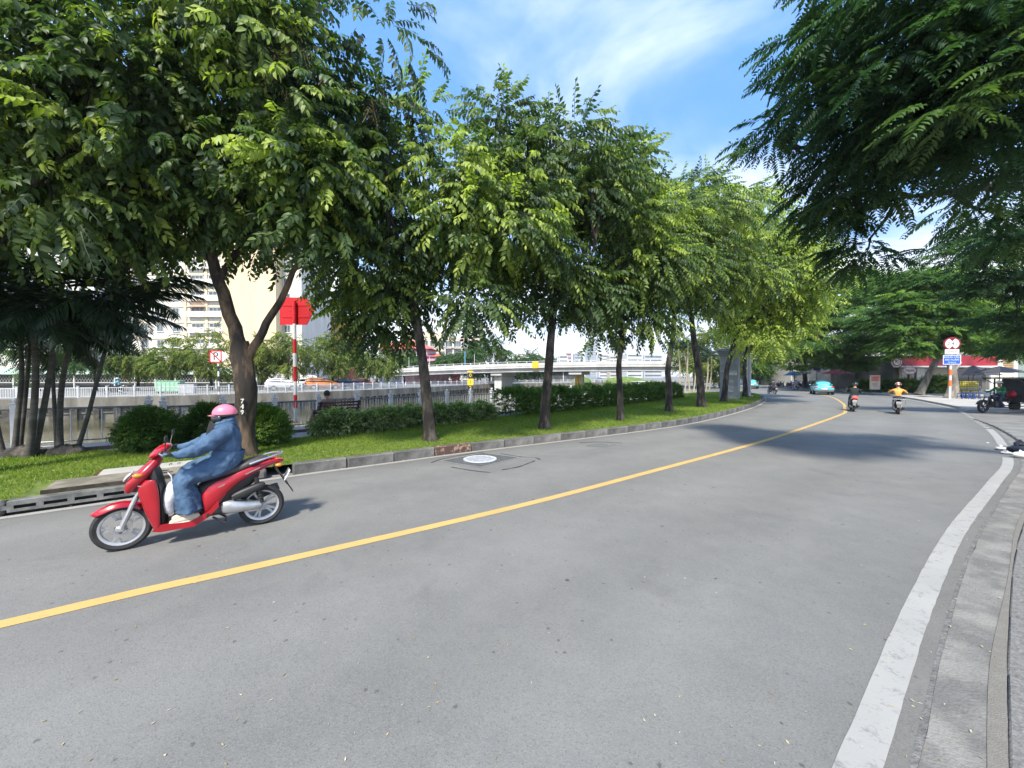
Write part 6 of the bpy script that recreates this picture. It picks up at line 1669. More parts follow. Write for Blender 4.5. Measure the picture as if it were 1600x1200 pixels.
# motorcyclist on the far bank
sF = scooter('scooter', 'grey scooter ridden along the far bank behind the railing', 'scooter', GREY_S)
p = P(180, 600, 37); sF.location = (p.x, p.y, .19); sF.rotation_euler = (0, 0, math.pi + .5)
rider('rider in a light blue jacket on the far bank behind the palms', sF, clothe('sky_blue_jacket', (.20, .46, .55)), JEAN, SHOE, mat('teal_helmet', (.3, .55, .6), .3))

# ------------------------------------------------------------------ cargo tricycle with its driver
tk = empty('cargo_tricycle', (0, 0, 0), 0, 'dark motor tricycle with a covered cargo bed coming out of the alley', 'tricycle')
mw = wheel(tk, 1.25, .33, .11, 'front_wheel', 6)
mw.data.materials[0] = mat('dark_rim', (.06, .06, .062), .5, .5)
mb = MB()
for s in (-1, 1): mb.tube([(1.25, s * .09, .33), (.98, s * .09, .95)], [.028, .024], 8); mb.tube([(1.10, s * .09, .67), (.94, s * .08, 1.06)], .018, 8)
mb.build('fork', M_GREYP, tk)
mb = MB(); rows = []
for i in range(9):
    a = R(20 + 130 * i / 8); rows += [(1.25 + .37 * math.cos(a), u * .08, .33 + .37 * math.sin(a) - .02 * abs(u)) for u in (-1, 0, 1)]
mb.add(rows, [(i * 3 + j, i * 3 + j + 1, i * 3 + j + 4, i * 3 + j + 3) for i in range(8) for j in range(2)]); mb.build('front_fender', M_BLACK, tk, solid=.008)
mb = MB(); mb.ball((1.06, 0, .93), .11, 14, 8, .9, 1, 1); mb.build('headlight', M_LENS, tk)
mb = MB(); mb.tube([(.80, -.36, 1.10), (.92, -.22, 1.12), (.97, 0, 1.06), (.92, .22, 1.12), (.80, .36, 1.10)], .014, 8); mb.build('handlebar', M_CHROME, tk)
for s in (-1, 1): mb = MB(); mb.tube([(.90, s * .26, 1.12), (.93, s * .34, 1.30)], .006, 6); mb.ball((.93, s * .36, 1.34), .06, 10, 8, .3, 1, .7); mb.build('mirror', M_CHROME, tk)
mb = MB(); mb.loft([(.82, .86, 0, .05, .05, 2.2), (.72, .87, 0, .13, .10, 2.3), (.52, .85, 0, .14, .10, 2.3), (.36, .80, 0, .09, .06, 2.2)], 14); mb.build('tank', mat('dark_blue_tank', (.02, .03, .06), .3, coat=.5), tk, sub=1)
mb = MB(); mb.box((.18, 0, .78), (.52, .32, .12), ch=.05); mb.build('seat', M_SEAT, tk)
mb = MB(); mb.box((.45, 0, .45), (.36, .28, .30), ch=.05); mb.lathe([(.10, -.2), (.10, .2)], (.35, 0, .38), 'Y', 14); 
for k in range(6): mb.box((.62, 0, .36 + .045 * k), (.14, .24, .018))
mb.build('engine', M_GREYP, tk)
mb = MB()
for s in (-1, 1): mb.tube([(.95, 0, .95), (.70, s * .10, .28), (-.1, s * .22, .30), (-2.0, s * .40, .46)], .025, 8); mb.tube([(.2, s * .18, .31), (.3, s * .34, .30)], .015, 6)
mb.tube([(.90, 0, .92), (.30, 0, .70), (-.1, 0, .66), (-.3, 0, .5)], .028, 8); mb.build('chassis', M_BLACK, tk)
M_CARGO = mat('cargo_steel', (.022, .026, .032), .55, var=.3, scale=3)
mb = MB(); mb.box((-1.35, 0, .58), (2.0, 1.3, .06), ch=.01)
for s in (-1, 1): mb.box((-1.35, s * .64, .78), (2.0, .03, .36), ch=.01)
mb.box((-.37, 0, .78), (.03, 1.3, .36), ch=.01); mb.build('cargo_bed', M_CARGO, tk)
mb = MB()
for x in (-.38, -1.35, -2.32):
    for s in (-1, 1): mb.box((x, s * .63, 1.2), (.05, .05, 1.2))
for s in (-1, 1): mb.bar((-2.34, s * .63, 1.80), (.35, s * .63, 1.80), .04, .04)
for s in (-1, 1): mb.bar((-.40, s * .63, 1.5), (.32, s * .63, 1.79), .03, .03)
mb.build('roof_frame', M_CARGO, tk)
mb = MB(); mb.box((-1.0, 0, 1.85), (2.75, 1.42, .04), ch=.015); mb.build('roof', mat('tarpaulin_dark', (.03, .04, .055), .6, var=.3, scale=2, bump=.3, bscale=6), tk)
mb = MB(); mb.box((-.95, 0, 1.32), (.36, 1.22, .92), ch=.03); mb.build('cargo_panel', mat('cargo_dark_panel', (.03, .045, .06), .5, var=.2), tk)
for s in (-1, 1):
    mb = MB(); mb.lathe([(0, .08), (.12, .08), (.2, .1), (.29, .07), (.31, .0), (.29, -.07), (0, -.08)], (-1.55, s * .55, .31), 'Y', 20); mb.build('rear_wheel', M_TYRE, tk)
pk = G(1536, 645)
tka = math.pi + .10
tk.rotation_euler = (0, 0, tka)
tk.location = (pk.x - 1.25 * math.cos(tka), pk.y - 1.25 * math.sin(tka), 0)
J = ride_pose(0); sh_ = Vector((.50, 0, .08))
J = {k: tuple(Vector(v) + sh_) for k, v in J.items()}
J.update(anl=(.42, .24, .36), anr=(.42, -.24, .36), tol=(.57, .26, .33), tor=(.57, -.26, .33), knl=(.58, .20, .72), knr=(.58, -.20, .72), wrl=(.70, .32, 1.12), wrr=(.70, -.32, 1.12), pal=(.765, .32, 1.125), par=(.765, -.32, 1.125), ell=(.42, .30, 1.10), elr=(.42, -.30, 1.10))
GRN = clothe('green_jacket', (.015, .16, .06), (.04, .24, .10))
rt_, _ = rider('tricycle driver in a green jacket and white helmet', tk, GRN, JEAN, SHOE, H_WHT, pose=J)
rt_.location = tk.location
mb = MB(); mb.ball((0, 0, 0), 1, 14, 8, .14, .20, .20); o = mb.build('red_bag', mat('red_bag', (.35, .012, .03), .6, bump=.3), None, Matrix.Translation(tk.location) @ Matrix.Rotation(tka, 4, 'Z') @ Vector((-.28, .10, .98))); tag(o, 'dark red bag behind the tricycle driver', 'bag')

# ------------------------------------------------------------------ person on the bench, bench
bl = P(505, 671, 12.4); br = P(556, 668, 13.2)
bl.z = br.z = .178
dv = (br - bl); ab = math.atan2(dv.y, dv.x)
bench = empty('park_bench', (bl + br) / 2, ab, 'brown slatted park bench facing the canal', 'bench')
M_WOOD = mat('bench_wood', (.085, .045, .032), .7, var=.3, scale=3, streak=(.4, 4, 4), col2=(.15, .085, .06)); Lb = 1.42
for k in range(5): MB().box((0, .12 + .095 * k, .44), (Lb, .075, .03), ch=.006).build('seat_slat', M_WOOD, bench)
for k in range(4): MB().box((0, .055 - .035 * k, .56 + .105 * k), (Lb, .028, .07), R(0), ch=.006).build('back_slat', M_WOOD, bench)
for s in (-1, 1):
    mb = MB(); x = s * (Lb / 2 - .08); mb.bar((x, .10, .0), (x, .10, .45), .05, .06); mb.bar((x, .50, .0), (x, .52, .62), .05, .06); mb.bar((x, .10, .42), (x, -.075, .92), .05, .045); mb.bar((x, .06, .62), (x, .56, .63), .07, .035); mb.bar((x, .10, .41), (x, .52, .41), .05, .04); mb.build('end_frame', mat('bench_iron', (.03, .022, .02), .6, var=.2), bench)
x0 = -.30
JB = dict(pelvis=(x0, .28, .53), belly=(x0, .22, .68), chest=(x0, .17, .86), neck0=(x0 - .01, .18, .98), neck=(x0 - .015, .20, 1.03), jaw=(x0 - .03, .225, 1.09), skull=(x0 - .03, .215, 1.16), top=(x0 - .03, .205, 1.215),
    shl=(x0 - .17, .18, .92), shr=(x0 + .17, .18, .92), ell=(x0 - .27, .30, .72), elr=(x0 + .22, .32, .70), wrl=(x0 - .20, .52, .60), wrr=(x0 + .10, .55, .59), pal=(x0 - .15, .58, .585), par=(x0 + .05, .60, .585), hil=(x0 - .09, .30, .52), hir=(x0 + .09, .30, .52), knl=(x0 - .26, .70, .55), knr=(x0 - .02, .74, .54), anl=(x0 - .40, .78, .09), anr=(x0 - .05, .78, .09), tol=(x0 - .47, .92, .04), tor=(x0 - .05, .94, .04))
JB['_mats'] = [clothe('grey_brown_shirt', (.22, .17, .16)), JEAN, SKIN, SHOE, M_HAIR]
pb = empty('person', bench.location, ab, 'dark haired person sitting on the bench with their back turned', 'person')
z = {'pelvis-belly': (1, 0, .35), 'belly-chest': 0, 'chest-neck0': 0, 'neck0-neck': 2, 'neck-jaw': 2, 'jaw-skull': 2, 'skull-top': 4, 'chest-sh': 0, 'sh-el': (0, 2, .55), 'el-wr': 2, 'wr-pa': 2, 'pelvis-hi': 1, 'hi-kn': 1, 'kn-an': (2, 2, .5), 'an-to': 3}
mb, mats = body(JB, z, pb)
for s, sg in (('l', -1), ('r', 1)):
    w_, p_ = Vector(JB['wr' + s]), Vector(JB['pa' + s]); f_ = (p_ - w_).normalized(); g_ = f_.cross(Vector((0, 0, 1))).normalized(); mb.cur = 2
    for k, (o_, l_) in enumerate(((-.03, .9), (-.01, 1), (.01, .95), (.029, .75))): q_ = p_ + g_ * o_; mb.tube([q_, q_ + f_ * .035 * l_, q_ + f_ * .065 * l_ - Vector((0, 0, .012))], [.0095, .0085, .006], 6)
    q_ = p_ - f_ * .02 + g_ * sg * .03; mb.tube([q_, q_ + f_ * .03 + g_ * sg * .02, q_ + f_ * .05 + g_ * sg * .022], [.011, .009, .006], 6); mb.cur = 0
face(mb, JB, 2, (-.25, 1, 0))
mb.build('body', mats, pb, angle=180, fix=False)
mb = MB(); c_ = Vector(JB['skull']); mb.ball(c_ + Vector((0, -.012, .012)), .112, 16, 8, .92, 1.0, 1.02, R(-35), R(90)); mb.v = [(x, y if y < c_.y + .05 else c_.y + .05 + (y - c_.y - .05) * .4, z) for x, y, z in mb.v]; mb.build('hair', M_HAIR, pb)
# ================================================================== buildings, bridge, signs, street furniture
M_PANE = mat('window_pane', (.10, .13, .15), .08, var=.3, scale=.5, spec=.8)
M_FRAMEW = mat('window_frame_white', (.62, .62, .60), .6, var=.05)
def win_mesh(w, h, bars=1):
    mb = MB(); t_ = .07
    for s in (-1, 1): mb.box((s * (w / 2 - t_ / 2), -.04, 0), (t_, .10, h)); mb.box((0, -.04, s * (h / 2 - t_ / 2)), (w - 2 * t_, .10, t_))
    for k in range(bars): mb.box((-w / 2 + w * (k + 1) / (bars + 1), -.03, 0), (.05, .06, h - 2 * t_))
    mb.box((0, -.07, -h / 2 - .04), (w + .16, .20, .07))
    pn = MB().box((0, .0, 0), (w - 2 * t_, .03, h - 2 * t_))
    return mb.mesh('window', M_FRAMEW, smooth=False), pn.mesh('pane', M_PANE, smooth=False)
def add_win(root, wm_, x, y, z):
    o = link('window', wm_[0], root, (x, y, z)); link('pane', wm_[1], o); return o
# apartment block beyond the far bank
Yb = 74.0
xl, xr_ = P(205, 588, Yb).x, P(352, 588, Yb).x; xm = P(436, 588, Yb).x; xe = P(466, 588, Yb).x
fl_h = 3.05
apt = empty('apartment_building', ((xl + xr_) / 2, Yb, .18), 0, 'tall cream and white apartment block seen through the trees at the left', 'building')
X0 = apt.location.x
M_AW = mat('apartment_white', (.62, .60, .55), .85, var=.06, scale=.6, streak=(1, 1, .2)); M_AC = mat('apartment_cream', (.66, .54, .36), .85, var=.05, scale=.5, streak=(1, 1, .2)); M_AB = mat('apartment_band', (.66, .57, .40), .85)
nf = 14; H = nf * fl_h + 1
MB().box(((xl + xr_) / 2 - X0, 6, H / 2), (xr_ - xl, 12, H)).build('wall', M_AW, apt, smooth=False)
MB().box(((xr_ + xm) / 2 - X0, 5.6, H / 2 + .6), (xm - xr_ - .02, 12.6, H + 1.2)).build('plain_wall', M_AC, apt, smooth=False)
MB().box(((xm + xe) / 2 - X0, 7.5, H / 2), (xe - xm - .02, 12, H)).build('side_wing', M_AW, apt, smooth=False)
wA = win_mesh(1.25, 1.5); wB = win_mesh(2.3, 1.6, 2)
bal = MB(); bal.box((0, -.55, .5), (3.4, .08, 1.0)); bal.box((0, -.3, -.06), (3.4, .6, .12))
bal = bal.mesh('balcony', M_AW, smooth=False)
xc = [P(x, 588, Yb).x - X0 for x in (228, 252, 277)]; xbal = [P(x, 588, Yb).x - X0 for x in (311, 338)]
for k in range(nf):
    z = .9 + k * fl_h
    mb = MB().box(((xl + xr_) / 2 - X0, -.06, z + 2.05), (xr_ - xl - .1, .14, .28)); mb.build('floor_band', M_AB, apt, smooth=False)
    for x in xc: add_win(apt, wA, x, -.002, z + 1.0)
    for x in xbal: add_win(apt, wB, x, -.004, z + 1.05); link('balcony', bal, apt, (x, 0, z + .1))
    add_win(apt, wA, P(450, 588, Yb + 1.5).x - X0, 1.497, z + 1.0)
for x in (P(292, 588, Yb).x - X0, P(325, 588, Yb).x - X0): MB().box((x, -.10, H / 2), (.5, .2, H)).build('pilaster', M_AB, apt, smooth=False)
o = MB().box((xbal[0], -.75, .9 + 4 * fl_h + 2.0), (3.2, 1.0, .06), Matrix.Rotation(R(14), 3, 'X')).build('awning', mat('orange_awning', (.72, .28, .10), .7), apt, smooth=False)
# second block, far left behind the palms
Y2 = 84; a_, b_ = P(-60, 588, Y2).x, P(150, 588, Y2).x
ap2 = empty('apartment_building', ((a_ + b_) / 2, Y2, .18), 0, 'pale apartment block glimpsed between the leaves at the left edge', 'building')
MB().box((0, 6, 19), (b_ - a_, 12, 38)).build('wall', M_AW, ap2, smooth=False)
for k in range(12):
    for j in range(9): add_win(ap2, wA, -12.5 + j * 3.1, -.002, 2.2 + k * 3.05)
# low green roofed shed with lattice front, graffiti wall
Y3 = 56; a_, b_ = P(-40, 588, Y3).x, P(402, 588, Y3).x; L3 = b_ - a_
sh = empty('market_shed', ((a_ + b_) / 2, Y3, .18), 0, 'long low shed with pale green roof and lattice front on the far bank', 'building')
mb = MB(); zr0, zr1 = 2.05, 2.95
mb.add([(-L3 / 2, -.6, zr0), (L3 / 2, -.6, zr0), (L3 / 2, 2.6, zr1), (-L3 / 2, 2.6, zr1)], [(0, 1, 2, 3)])
mb.build('roof', mat('pale_green_roof', (.33, .42, .35), .6, var=.12, scale=1.5, streak=(8, 1, 1)), sh, smooth=False, solid=.08)
MB().box((0, 1.4, 1.0), (L3, 2.2, 2.0)).build('wall', mat('shed_dark', (.05, .055, .055), .9, var=.3), sh, smooth=False)
for k in range(15): MB().box((-L3 / 2 + L3 * k / 14, -.15, 1.02), (.14, .14, 2.0)).build('post', M_FRAMEW, sh, smooth=False)
mb = MB()
for k in range(int(L3 / .42)):
    x = -L3 / 2 + .42 * k
    mb.bar((x, -.1, .9), (x + .7, -.1, 1.9), .03, .03); mb.bar((x + .7, -.12, .9), (x, -.12, 1.9), .03, .03)
mb.build('lattice', mat('lattice_grey', (.36, .36, .34), .7), sh, smooth=False, fix=False)['kind'] = 'stuff'
MB().box((0, -.12, .82), (L3, .1, .08)).build('rail', M_FRAMEW, sh, smooth=False)
Y4 = 60; a_, b_ = P(403, 588, Y4).x, P(478, 588, Y4).x
gw = empty('painted_wall', ((a_ + b_) / 2, Y4, .18), 0, 'whitish wall with blue grey graffiti right of the forked trunk', 'wall')
MB().box((0, 0, 1.5), (b_ - a_, .25, 3.0)).build('wall', mat('graffiti_wall_white', (.60, .58, .56), .8, var=.1, scale=1), gw, smooth=False)
mb = MB(); rnd = random.Random(3)
for k in range(9):
    cx, cz, rr_ = -1.6 + rnd.uniform(-1.4, 1.4), 1.25 + rnd.uniform(-.5, .5), rnd.uniform(.2, .55)
    mb.tube([(cx + rr_ * math.cos(q) * 1.3, -.132, cz + rr_ * math.sin(q)) for q in np.linspace(rnd.uniform(0, 3), rnd.uniform(4, 7), 9)], .035, 4)
mb.build('graffiti', mat('graffiti_paint', (.22, .25, .34), .7, var=.3), gw, smooth=False)
for x in (1.2, 2.6): MB().box((x, -.16, 1.2), (1.0, .08, 2.3)).build('door', mat('pale_shutter', (.52, .52, .50), .6, streak=(12, 1, 1)), gw, smooth=False)
p = P(266, 600, 40); db = empty('dumpster', (p.x, p.y, .18), .3, 'pale green dumpster behind the far bank railing', 'dumpster')
M_GRNB = mat('dumpster_green', (.30, .52, .36), .6, var=.12)
mb = MB(); mb.box((0, 0, .68), (2.1, 1.1, 1.05), ch=.05)
for k in range(6): mb.box((-.9 + .36 * k, -.56, .68), (.06, .05, .95))
mb.build('bin_body', M_GRNB, db); MB().box((0, 0, 1.25), (2.15, 1.15, .07), ch=.02).build('lid', M_GRNB, db)
for sx in (-1, 1):
    for sy in (-1, 1): MB().lathe([(0, -.03), (.08, -.03), (.08, .03), (0, .03)], (sx * .85, sy * .42, .08), 'Y', 12).build('wheel', M_TYRE, db)
p = P(293, 605, 39); db = empty('utility_box', (p.x, p.y, .18), .3, 'grey metal cabinet right of the green dumpster', 'cabinet'); MB().box((0, 0, .5), (1.3, .6, 1.0), ch=.02).build('cabinet_body', mat('cabinet_grey', (.40, .41, .42), .5), db); MB().box((0, 0, 1.03), (1.4, .7, .05), ch=.01).build('top', M_GREYP, db)

# temple with stacked orange roofs
Yt = 92; c = P(512, 588, Yt)
tm = empty('temple', (c.x, Yt, .18), 0, 'temple with stacked orange tiled roofs above the far bank trees', 'temple')
M_TILE = mat('orange_roof_tile', (.66, .30, .08), .6, var=.15, scale=1.2, streak=(9, 1, 1), col2=(.74, .40, .14)); M_TRED = mat('temple_red', (.42, .12, .08), .7, var=.15); M_TRIM = mat('temple_trim', (.70, .50, .40), .7)
zz_ = lambda y: P(500, y, Yt).z - .18
def hip(w, d, z0, z1, wt, dt, up):
    """flared roof with lifted corners"""
    mb = MB(); n_ = 8; rows = []
    for f, lift in ((0, 1.0), (.3, .35), (.65, .08), (1, 0)):
        ww, dd, z = w + (wt - w) * f ** .75, d + (dt - d) * f ** .75, z0 + (z1 - z0) * f ** 1.35
        ring_ = []
        for (x0, y0), (x1, y1) in zip(((-1, -1), (1, -1), (1, 1), (-1, 1)), ((1, -1), (1, 1), (-1, 1), (-1, -1))):
            for k in range(n_):
                u = k / n_; x, y = x0 + (x1 - x0) * u, y0 + (y1 - y0) * u
                cr_ = abs(2 * u - 1) ** 3
                ring_.append((x * ww / 2 * (1 + .03 * cr_ * lift), y * dd / 2, z + up * cr_ * lift))
        rows.append(ring_)
    m = 4 * n_
    mb.add([p for r_ in rows for p in r_], [(i * m + k, i * m + (k + 1) % m, (i + 1) * m + (k + 1) % m, (i + 1) * m + k) for i in range(3) for k in range(m)] + [tuple(3 * m + k for k in range(m))])
    return mb
sc = Yt / 600
MB().box((0, 4, zz_(536) / 2), (11, 7, zz_(536))).build('hall', M_TRED, tm, smooth=False)
for (w, d, ya, yb_, wt, dt) in ((13.5, 9, 536, 522, 9.5, 6), (11.0, 7.5, 520, 499, 6.0, 4), (6.4, 5, 494, 484, 2.6, 2)):
    hip(w, d, zz_(ya), zz_(yb_), wt, dt, .8).build('roof', M_TILE, tm, (0, 4, 0), smooth=False, solid=.12)
    MB().box((0, 4, zz_(ya) - .25), (w * .96, d * .94, .2)).build('eave_beam', M_TRIM, tm, smooth=False)
MB().box((0, 4, (zz_(523) + zz_(517)) / 2), (9.2, 5.8, 1.6)).build('storey', M_TRED, tm, smooth=False)
for k in range(9): MB().box((-4.4 + 1.1 * k, 1.0, (zz_(523) + zz_(517)) / 2), (.28, .2, 1.5)).build('column', M_TRIM, tm, smooth=False)
MB().box((0, 4, zz_(496)), (5.2, 3.4, 1.2)).build('storey', M_TRED, tm, smooth=False)
# pink house with red hip roof
Yp = 118; a_, b_ = P(592, 588, Yp).x, P(684, 588, Yp).x; w = b_ - a_; z = lambda y: P(600, y, Yp).z - .18
ph = empty('pink_house', ((a_ + b_) / 2, Yp, .18), 0, 'pink and lilac house with a red roof behind the left end of the bridge', 'building')
M_PINK = mat('pink_wall', (.62, .30, .44), .8, var=.06); M_RROOF = mat('red_roof', (.60, .13, .10), .6, var=.1, streak=(6, 1, 1))
MB().box((-w * .09, 6, z(545) / 2), (w * .82, 12, z(545))).build('wall', mat('lilac_wall', (.52, .50, .62), .8, var=.05), ph, smooth=False)
MB().box((w * .40, 3, z(556) / 2), (w * .24, 7, z(556))).build('side_block', M_PINK, ph, smooth=False)
mb = MB(); hw = w * .46
mb.add([(-hw - w * .09, -.8, z(545)), (hw - w * .06, -.8, z(545)), (hw - w * .06, 13, z(545)), (-hw - w * .09, 13, z(545)), (-w * .28, 6, z(530)), (w * .08, 6, z(530))], [(0, 1, 5, 4), (1, 2, 5), (2, 3, 4, 5), (3, 0, 4)]); mb.build('roof', M_RROOF, ph, smooth=False, solid=.15)
mb = MB(); mb.add([(w * .24, -1, z(557)), (w * .55, -1, z(557)), (w * .55, 7, z(551)), (w * .24, 7, z(551))], [(0, 1, 2, 3)]); mb.build('roof', M_RROOF, ph, smooth=False, solid=.15)
for x in (-.30, -.12, .08): add_win(ph, win_mesh(1.8, 2.2), w * x, -.01, z(556))
for x in (-.36, -.2, -.02): MB().box((w * x, -.06, z(552) / 2), (.5, .15, z(546))).build('pilaster', M_PINK, ph, smooth=False)
# cream school building behind
Ys = 140; a_, b_ = P(628, 588, Ys).x, P(748, 588, Ys).x; w = b_ - a_; z = lambda y: P(680, y, Ys).z - .18
sb = empty('school_building', ((a_ + b_) / 2, Ys, .18), 0, 'cream four storey building with galleries behind the pink house', 'building')
M_CRM = mat('cream_wall', (.60, .55, .43), .85, var=.06)
MB().box((-w * .22, 6, z(519) / 2), (w * .55, 12, z(519))).build('wall', M_CRM, sb, smooth=False)
MB().box((w * .28, 6, z(527) / 2), (w * .44, 10, z(527))).build('wing', mat('pinkish_wall', (.55, .44, .38), .85, var=.06), sb, smooth=False)
wG = win_mesh(2.3, 2.2, 2)
for k in range(4):
    zc = z(527) * (k + .55) / 4.15
    for j in range(4): add_win(sb, wG, w * (.11 + .115 * j), .985, zc)
    for j in range(5): add_win(sb, wG, w * (-.42 + .11 * j), -.01, zc)
    MB().box((w * .28, .5, zc - 1.6), (w * .44, 1.0, .25)).build('gallery_slab', M_FRAMEW, sb, smooth=False)
for j in range(5): MB().box((w * (.06 + .11 * j), .2, z(527) / 2), (.5, .4, z(527) + .3)).build('column', M_FRAMEW, sb, smooth=False)
# street stall canopy and people-less red booth under the bridge end
Yk = 92; p = P(655, 600, Yk); st_ = empty('market_stall', (p.x, Yk, .18), 0, 'market stalls with red white canopies beneath the left end of the bridge', 'stall')
mb = MB(); mb.add([(-4, -1, 2.5), (7, -1, 2.5), (7, 2, 3.2), (-4, 2, 3.2)], [(0, 1, 2, 3)]); mb.build('canopy', mat('salmon_canopy', (.68, .30, .24), .7, var=.1, scale=.8), st_, smooth=False, solid=.06)
mb = MB()
for k in range(22): mb.box((-3.9 + .5 * k, -1.03, 2.35), (.25, .04, .3))
mb.build('valance', M_FRAMEW, st_, smooth=False)['kind'] = 'stuff'
for k in range(5): MB().box((-3.8 + 2.6 * k, -.9, 1.25), (.1, .1, 2.5)).build('post', M_FRAMEW, st_, smooth=False)
MB().box((1.5, 1.6, 1.2), (10.5, .3, 2.4)).build('back_panel', mat('pinkish_panel', (.62, .40, .45), .8, var=.25, scale=.7), st_, smooth=False)
p = P(712, 596, 92); bo = empty('red_booth', (p.x, 92, .18), 0, 'small red booth under the bridge end', 'booth'); MB().box((0, 0, 1.1), (1.8, 1.4, 2.2), ch=.03).build('booth_body', mat('booth_red', (.62, .06, .08), .5), bo); MB().box((0, -.05, 2.26), (2.1, 1.7, .12), ch=.03).build('top', M_FRAMEW, bo); MB().box((0, -.715, 1.45), (1.2, .03, .7)).build('hatch', M_PANE, bo, smooth=False)

# ------------------------------------------------------------------ bridge over the canal
A0, B0 = P(585, 588, 94), P(1110, 588, 66)
A0.z = B0.z = 0
dB = B0 - A0; LB_ = dB.length; aB = math.atan2(dB.y, dB.x); uB = dB.normalized()
br_ = empty('bridge', (A0.x, A0.y, .18), aB, 'pale concrete road bridge crossing the canal behind the trees', 'bridge')
def loc_x(px):
    r_ = (px - 800) / F
    return (r_ * A0.y - A0.x) / (uB.x - r_ * uB.y)
def deep(px): return (A0 + uB * loc_x(px)).y
M_BRC = mat('bridge_concrete', (.52, .515, .51), .8, var=.10, scale=.5, streak=(1, 1, .3), col2=(.60, .60, .59))
x0_, x1_ = loc_x(640), loc_x(1000)
zb0, zb1 = P(640, 586.5, deep(640)).z - .18, P(1000, 579.5, deep(1000)).z - .18
zt0, zt1 = P(640, 573, deep(640)).z - .18, P(1000, 560.5, deep(1000)).z - .18
zbx = lambda x: zb0 + (zb1 - zb0) * (x - x0_) / (x1_ - x0_) - .0004 * (x - x0_) * (x - x1_)
thk = (zt0 - zb0 + zt1 - zb1) / 2
nseg = 30
def deck(y0, y1, z0, z1):
    vs, fs = [], []
    for k in range(nseg + 1):
        x = LB_ * k / nseg; zc = zbx(x)
        vs += [(x, y0, zc + z0), (x, y1, zc + z0), (x, y1, zc + z1), (x, y0, zc + z1)]
    for k in range(nseg):
        b0 = k * 4
        for j in range(4): fs.append((b0 + j, b0 + 4 + j, b0 + 4 + (j + 1) % 4, b0 + (j + 1) % 4))
    fs += [(0, 1, 2, 3), (nseg * 4 + 3, nseg * 4 + 2, nseg * 4 + 1, nseg * 4)]
    mb = MB(); mb.add(vs, fs); return mb
deck(0, 9, 0, .75).build('girder', M_BRC, br_, smooth=False)
deck(-.5, 9.5, .752, 1.15).build('deck', M_BRC, br_, smooth=False)
deck(-.55, -.35, 1.152, thk - .35).build('parapet', M_BRC, br_, smooth=False)
deck(9.3, 9.5, 1.152, thk - .35).build('parapet', M_BRC, br_, smooth=False)
deck(-.52, -.42, thk - .07, thk).build('handrail', M_RAILW, br_, smooth=False)
pmh = MB().box((0, 0, 0), (.12, .12, .35)).mesh('rail_post', M_RAILW, smooth=False)
for k in range(34):
    x = LB_ * (k + .5) / 34; link('rail_post', pmh, br_, (x, -.47, zbx(x) + thk - .21))
for px in (764, 886):
    x = loc_x(px) + 1.5
    mb = MB(); mb.box((x, 4.5, (zbx(x) - .7 - 2.2) / 2), (1.7, 1.6 if px > 800 else 6.5, zbx(x) - .7 + 2.2), ch=.1); mb.build('pier', M_BRC, br_)
    mb = MB(); mb.box((x, 4.5, zbx(x) - .352), (2.6, 8.4, .7), ch=.08); mb.build('pier_cap', M_BRC, br_)
x = loc_x(886) + 1.5
M_GAUGE = mat('gauge_yellow', (.58, .38, .09), .6, var=.12, scale=2)
gb = MB().box((x - .1, 3.64, .2), (1.1, .08, 3.2)).build('depth_gauge', M_GAUGE, br_, smooth=False)
for k, ch in enumerate('54321'): text_part(ch, .55, mat('gauge_ink', (.10, .07, .03), .7), gb, (x - .1, 3.58, 1.45 - .62 * k), (R(90), 0, 0))
x = loc_x(838); MB().box((x, -.62, zbx(x) + 1.35), (1.3, .06, 1.35), ch=.02).build('yellow_board', mat('board_yellow', (.80, .45, .02), .5), br_)
x = loc_x(727); q = Vector((x, -.1, zbx(x) + 1.15))
mb = MB(); mb.tube([q, q + Vector((0, 0, 3.6))], .10, 8); mb.build('lamp_base', mat('lamp_blue', (.12, .32, .55), .5), br_)
mb = MB(); mb.tube([q + Vector((0, 0, 3.6)), q + Vector((0, 0, 8.4))], [.08, .05], 8); mb.tube([q + Vector((0, 0, 8.4)), q + Vector((.5, 1.2, 8.7))], .05, 6); mb.build('lamp_pole', M_GREYP, br_)
for px in (672, 742, 640):
    x = loc_x(px); q = Vector((x, -.2, zbx(x) + 1.15)); mb = MB(); mb.tube([q, q + Vector((0, 0, 3.0))], .05, 6); mb.build('marker_pole', M_RAILW, br_)
# waterway signal board before the first pier
q = P(735, 597, 72)
sg = empty('waterway_board', (q.x, 72, -1.6), 0, 'yellow waterway signal board with three black panels before the left bridge pier', 'sign')
zc = q.z + 1.6; M_SY = mat('signal_yellow', (.82, .55, .02), .5)
mb = MB(); mb.tube([(0, .1, 0), (0, .1, zc)], .09, 8); mb.build('pole', M_GREYP, sg)
MB().box((0, 0, zc), (1.05, .08, 1.2), ch=.02).build('panel', M_SY, sg)
for k, (dz, ch) in enumerate(((1.25, '0'), (-1.15, '2'))):
    bx = MB().box((0, 0, zc + dz), (.95, .08, 1.0), ch=.02).build('lamp_panel', mat('panel_black', (.02, .02, .02), .5), sg)
    text_part(ch, 1.0, M_SY, bx, (0, -.045, zc + dz), (R(90), 0, 0))
text_part('1', .9, mat('panel_ink', (.05, .04, .02), .6), sg, (0, -.045, zc), (R(90), 0, 0))
mb = MB(); mb.box((0, .02, zc + 1.95), (1.1, .1, .28), ch=.02); mb.build('top_bar', M_SY, sg)
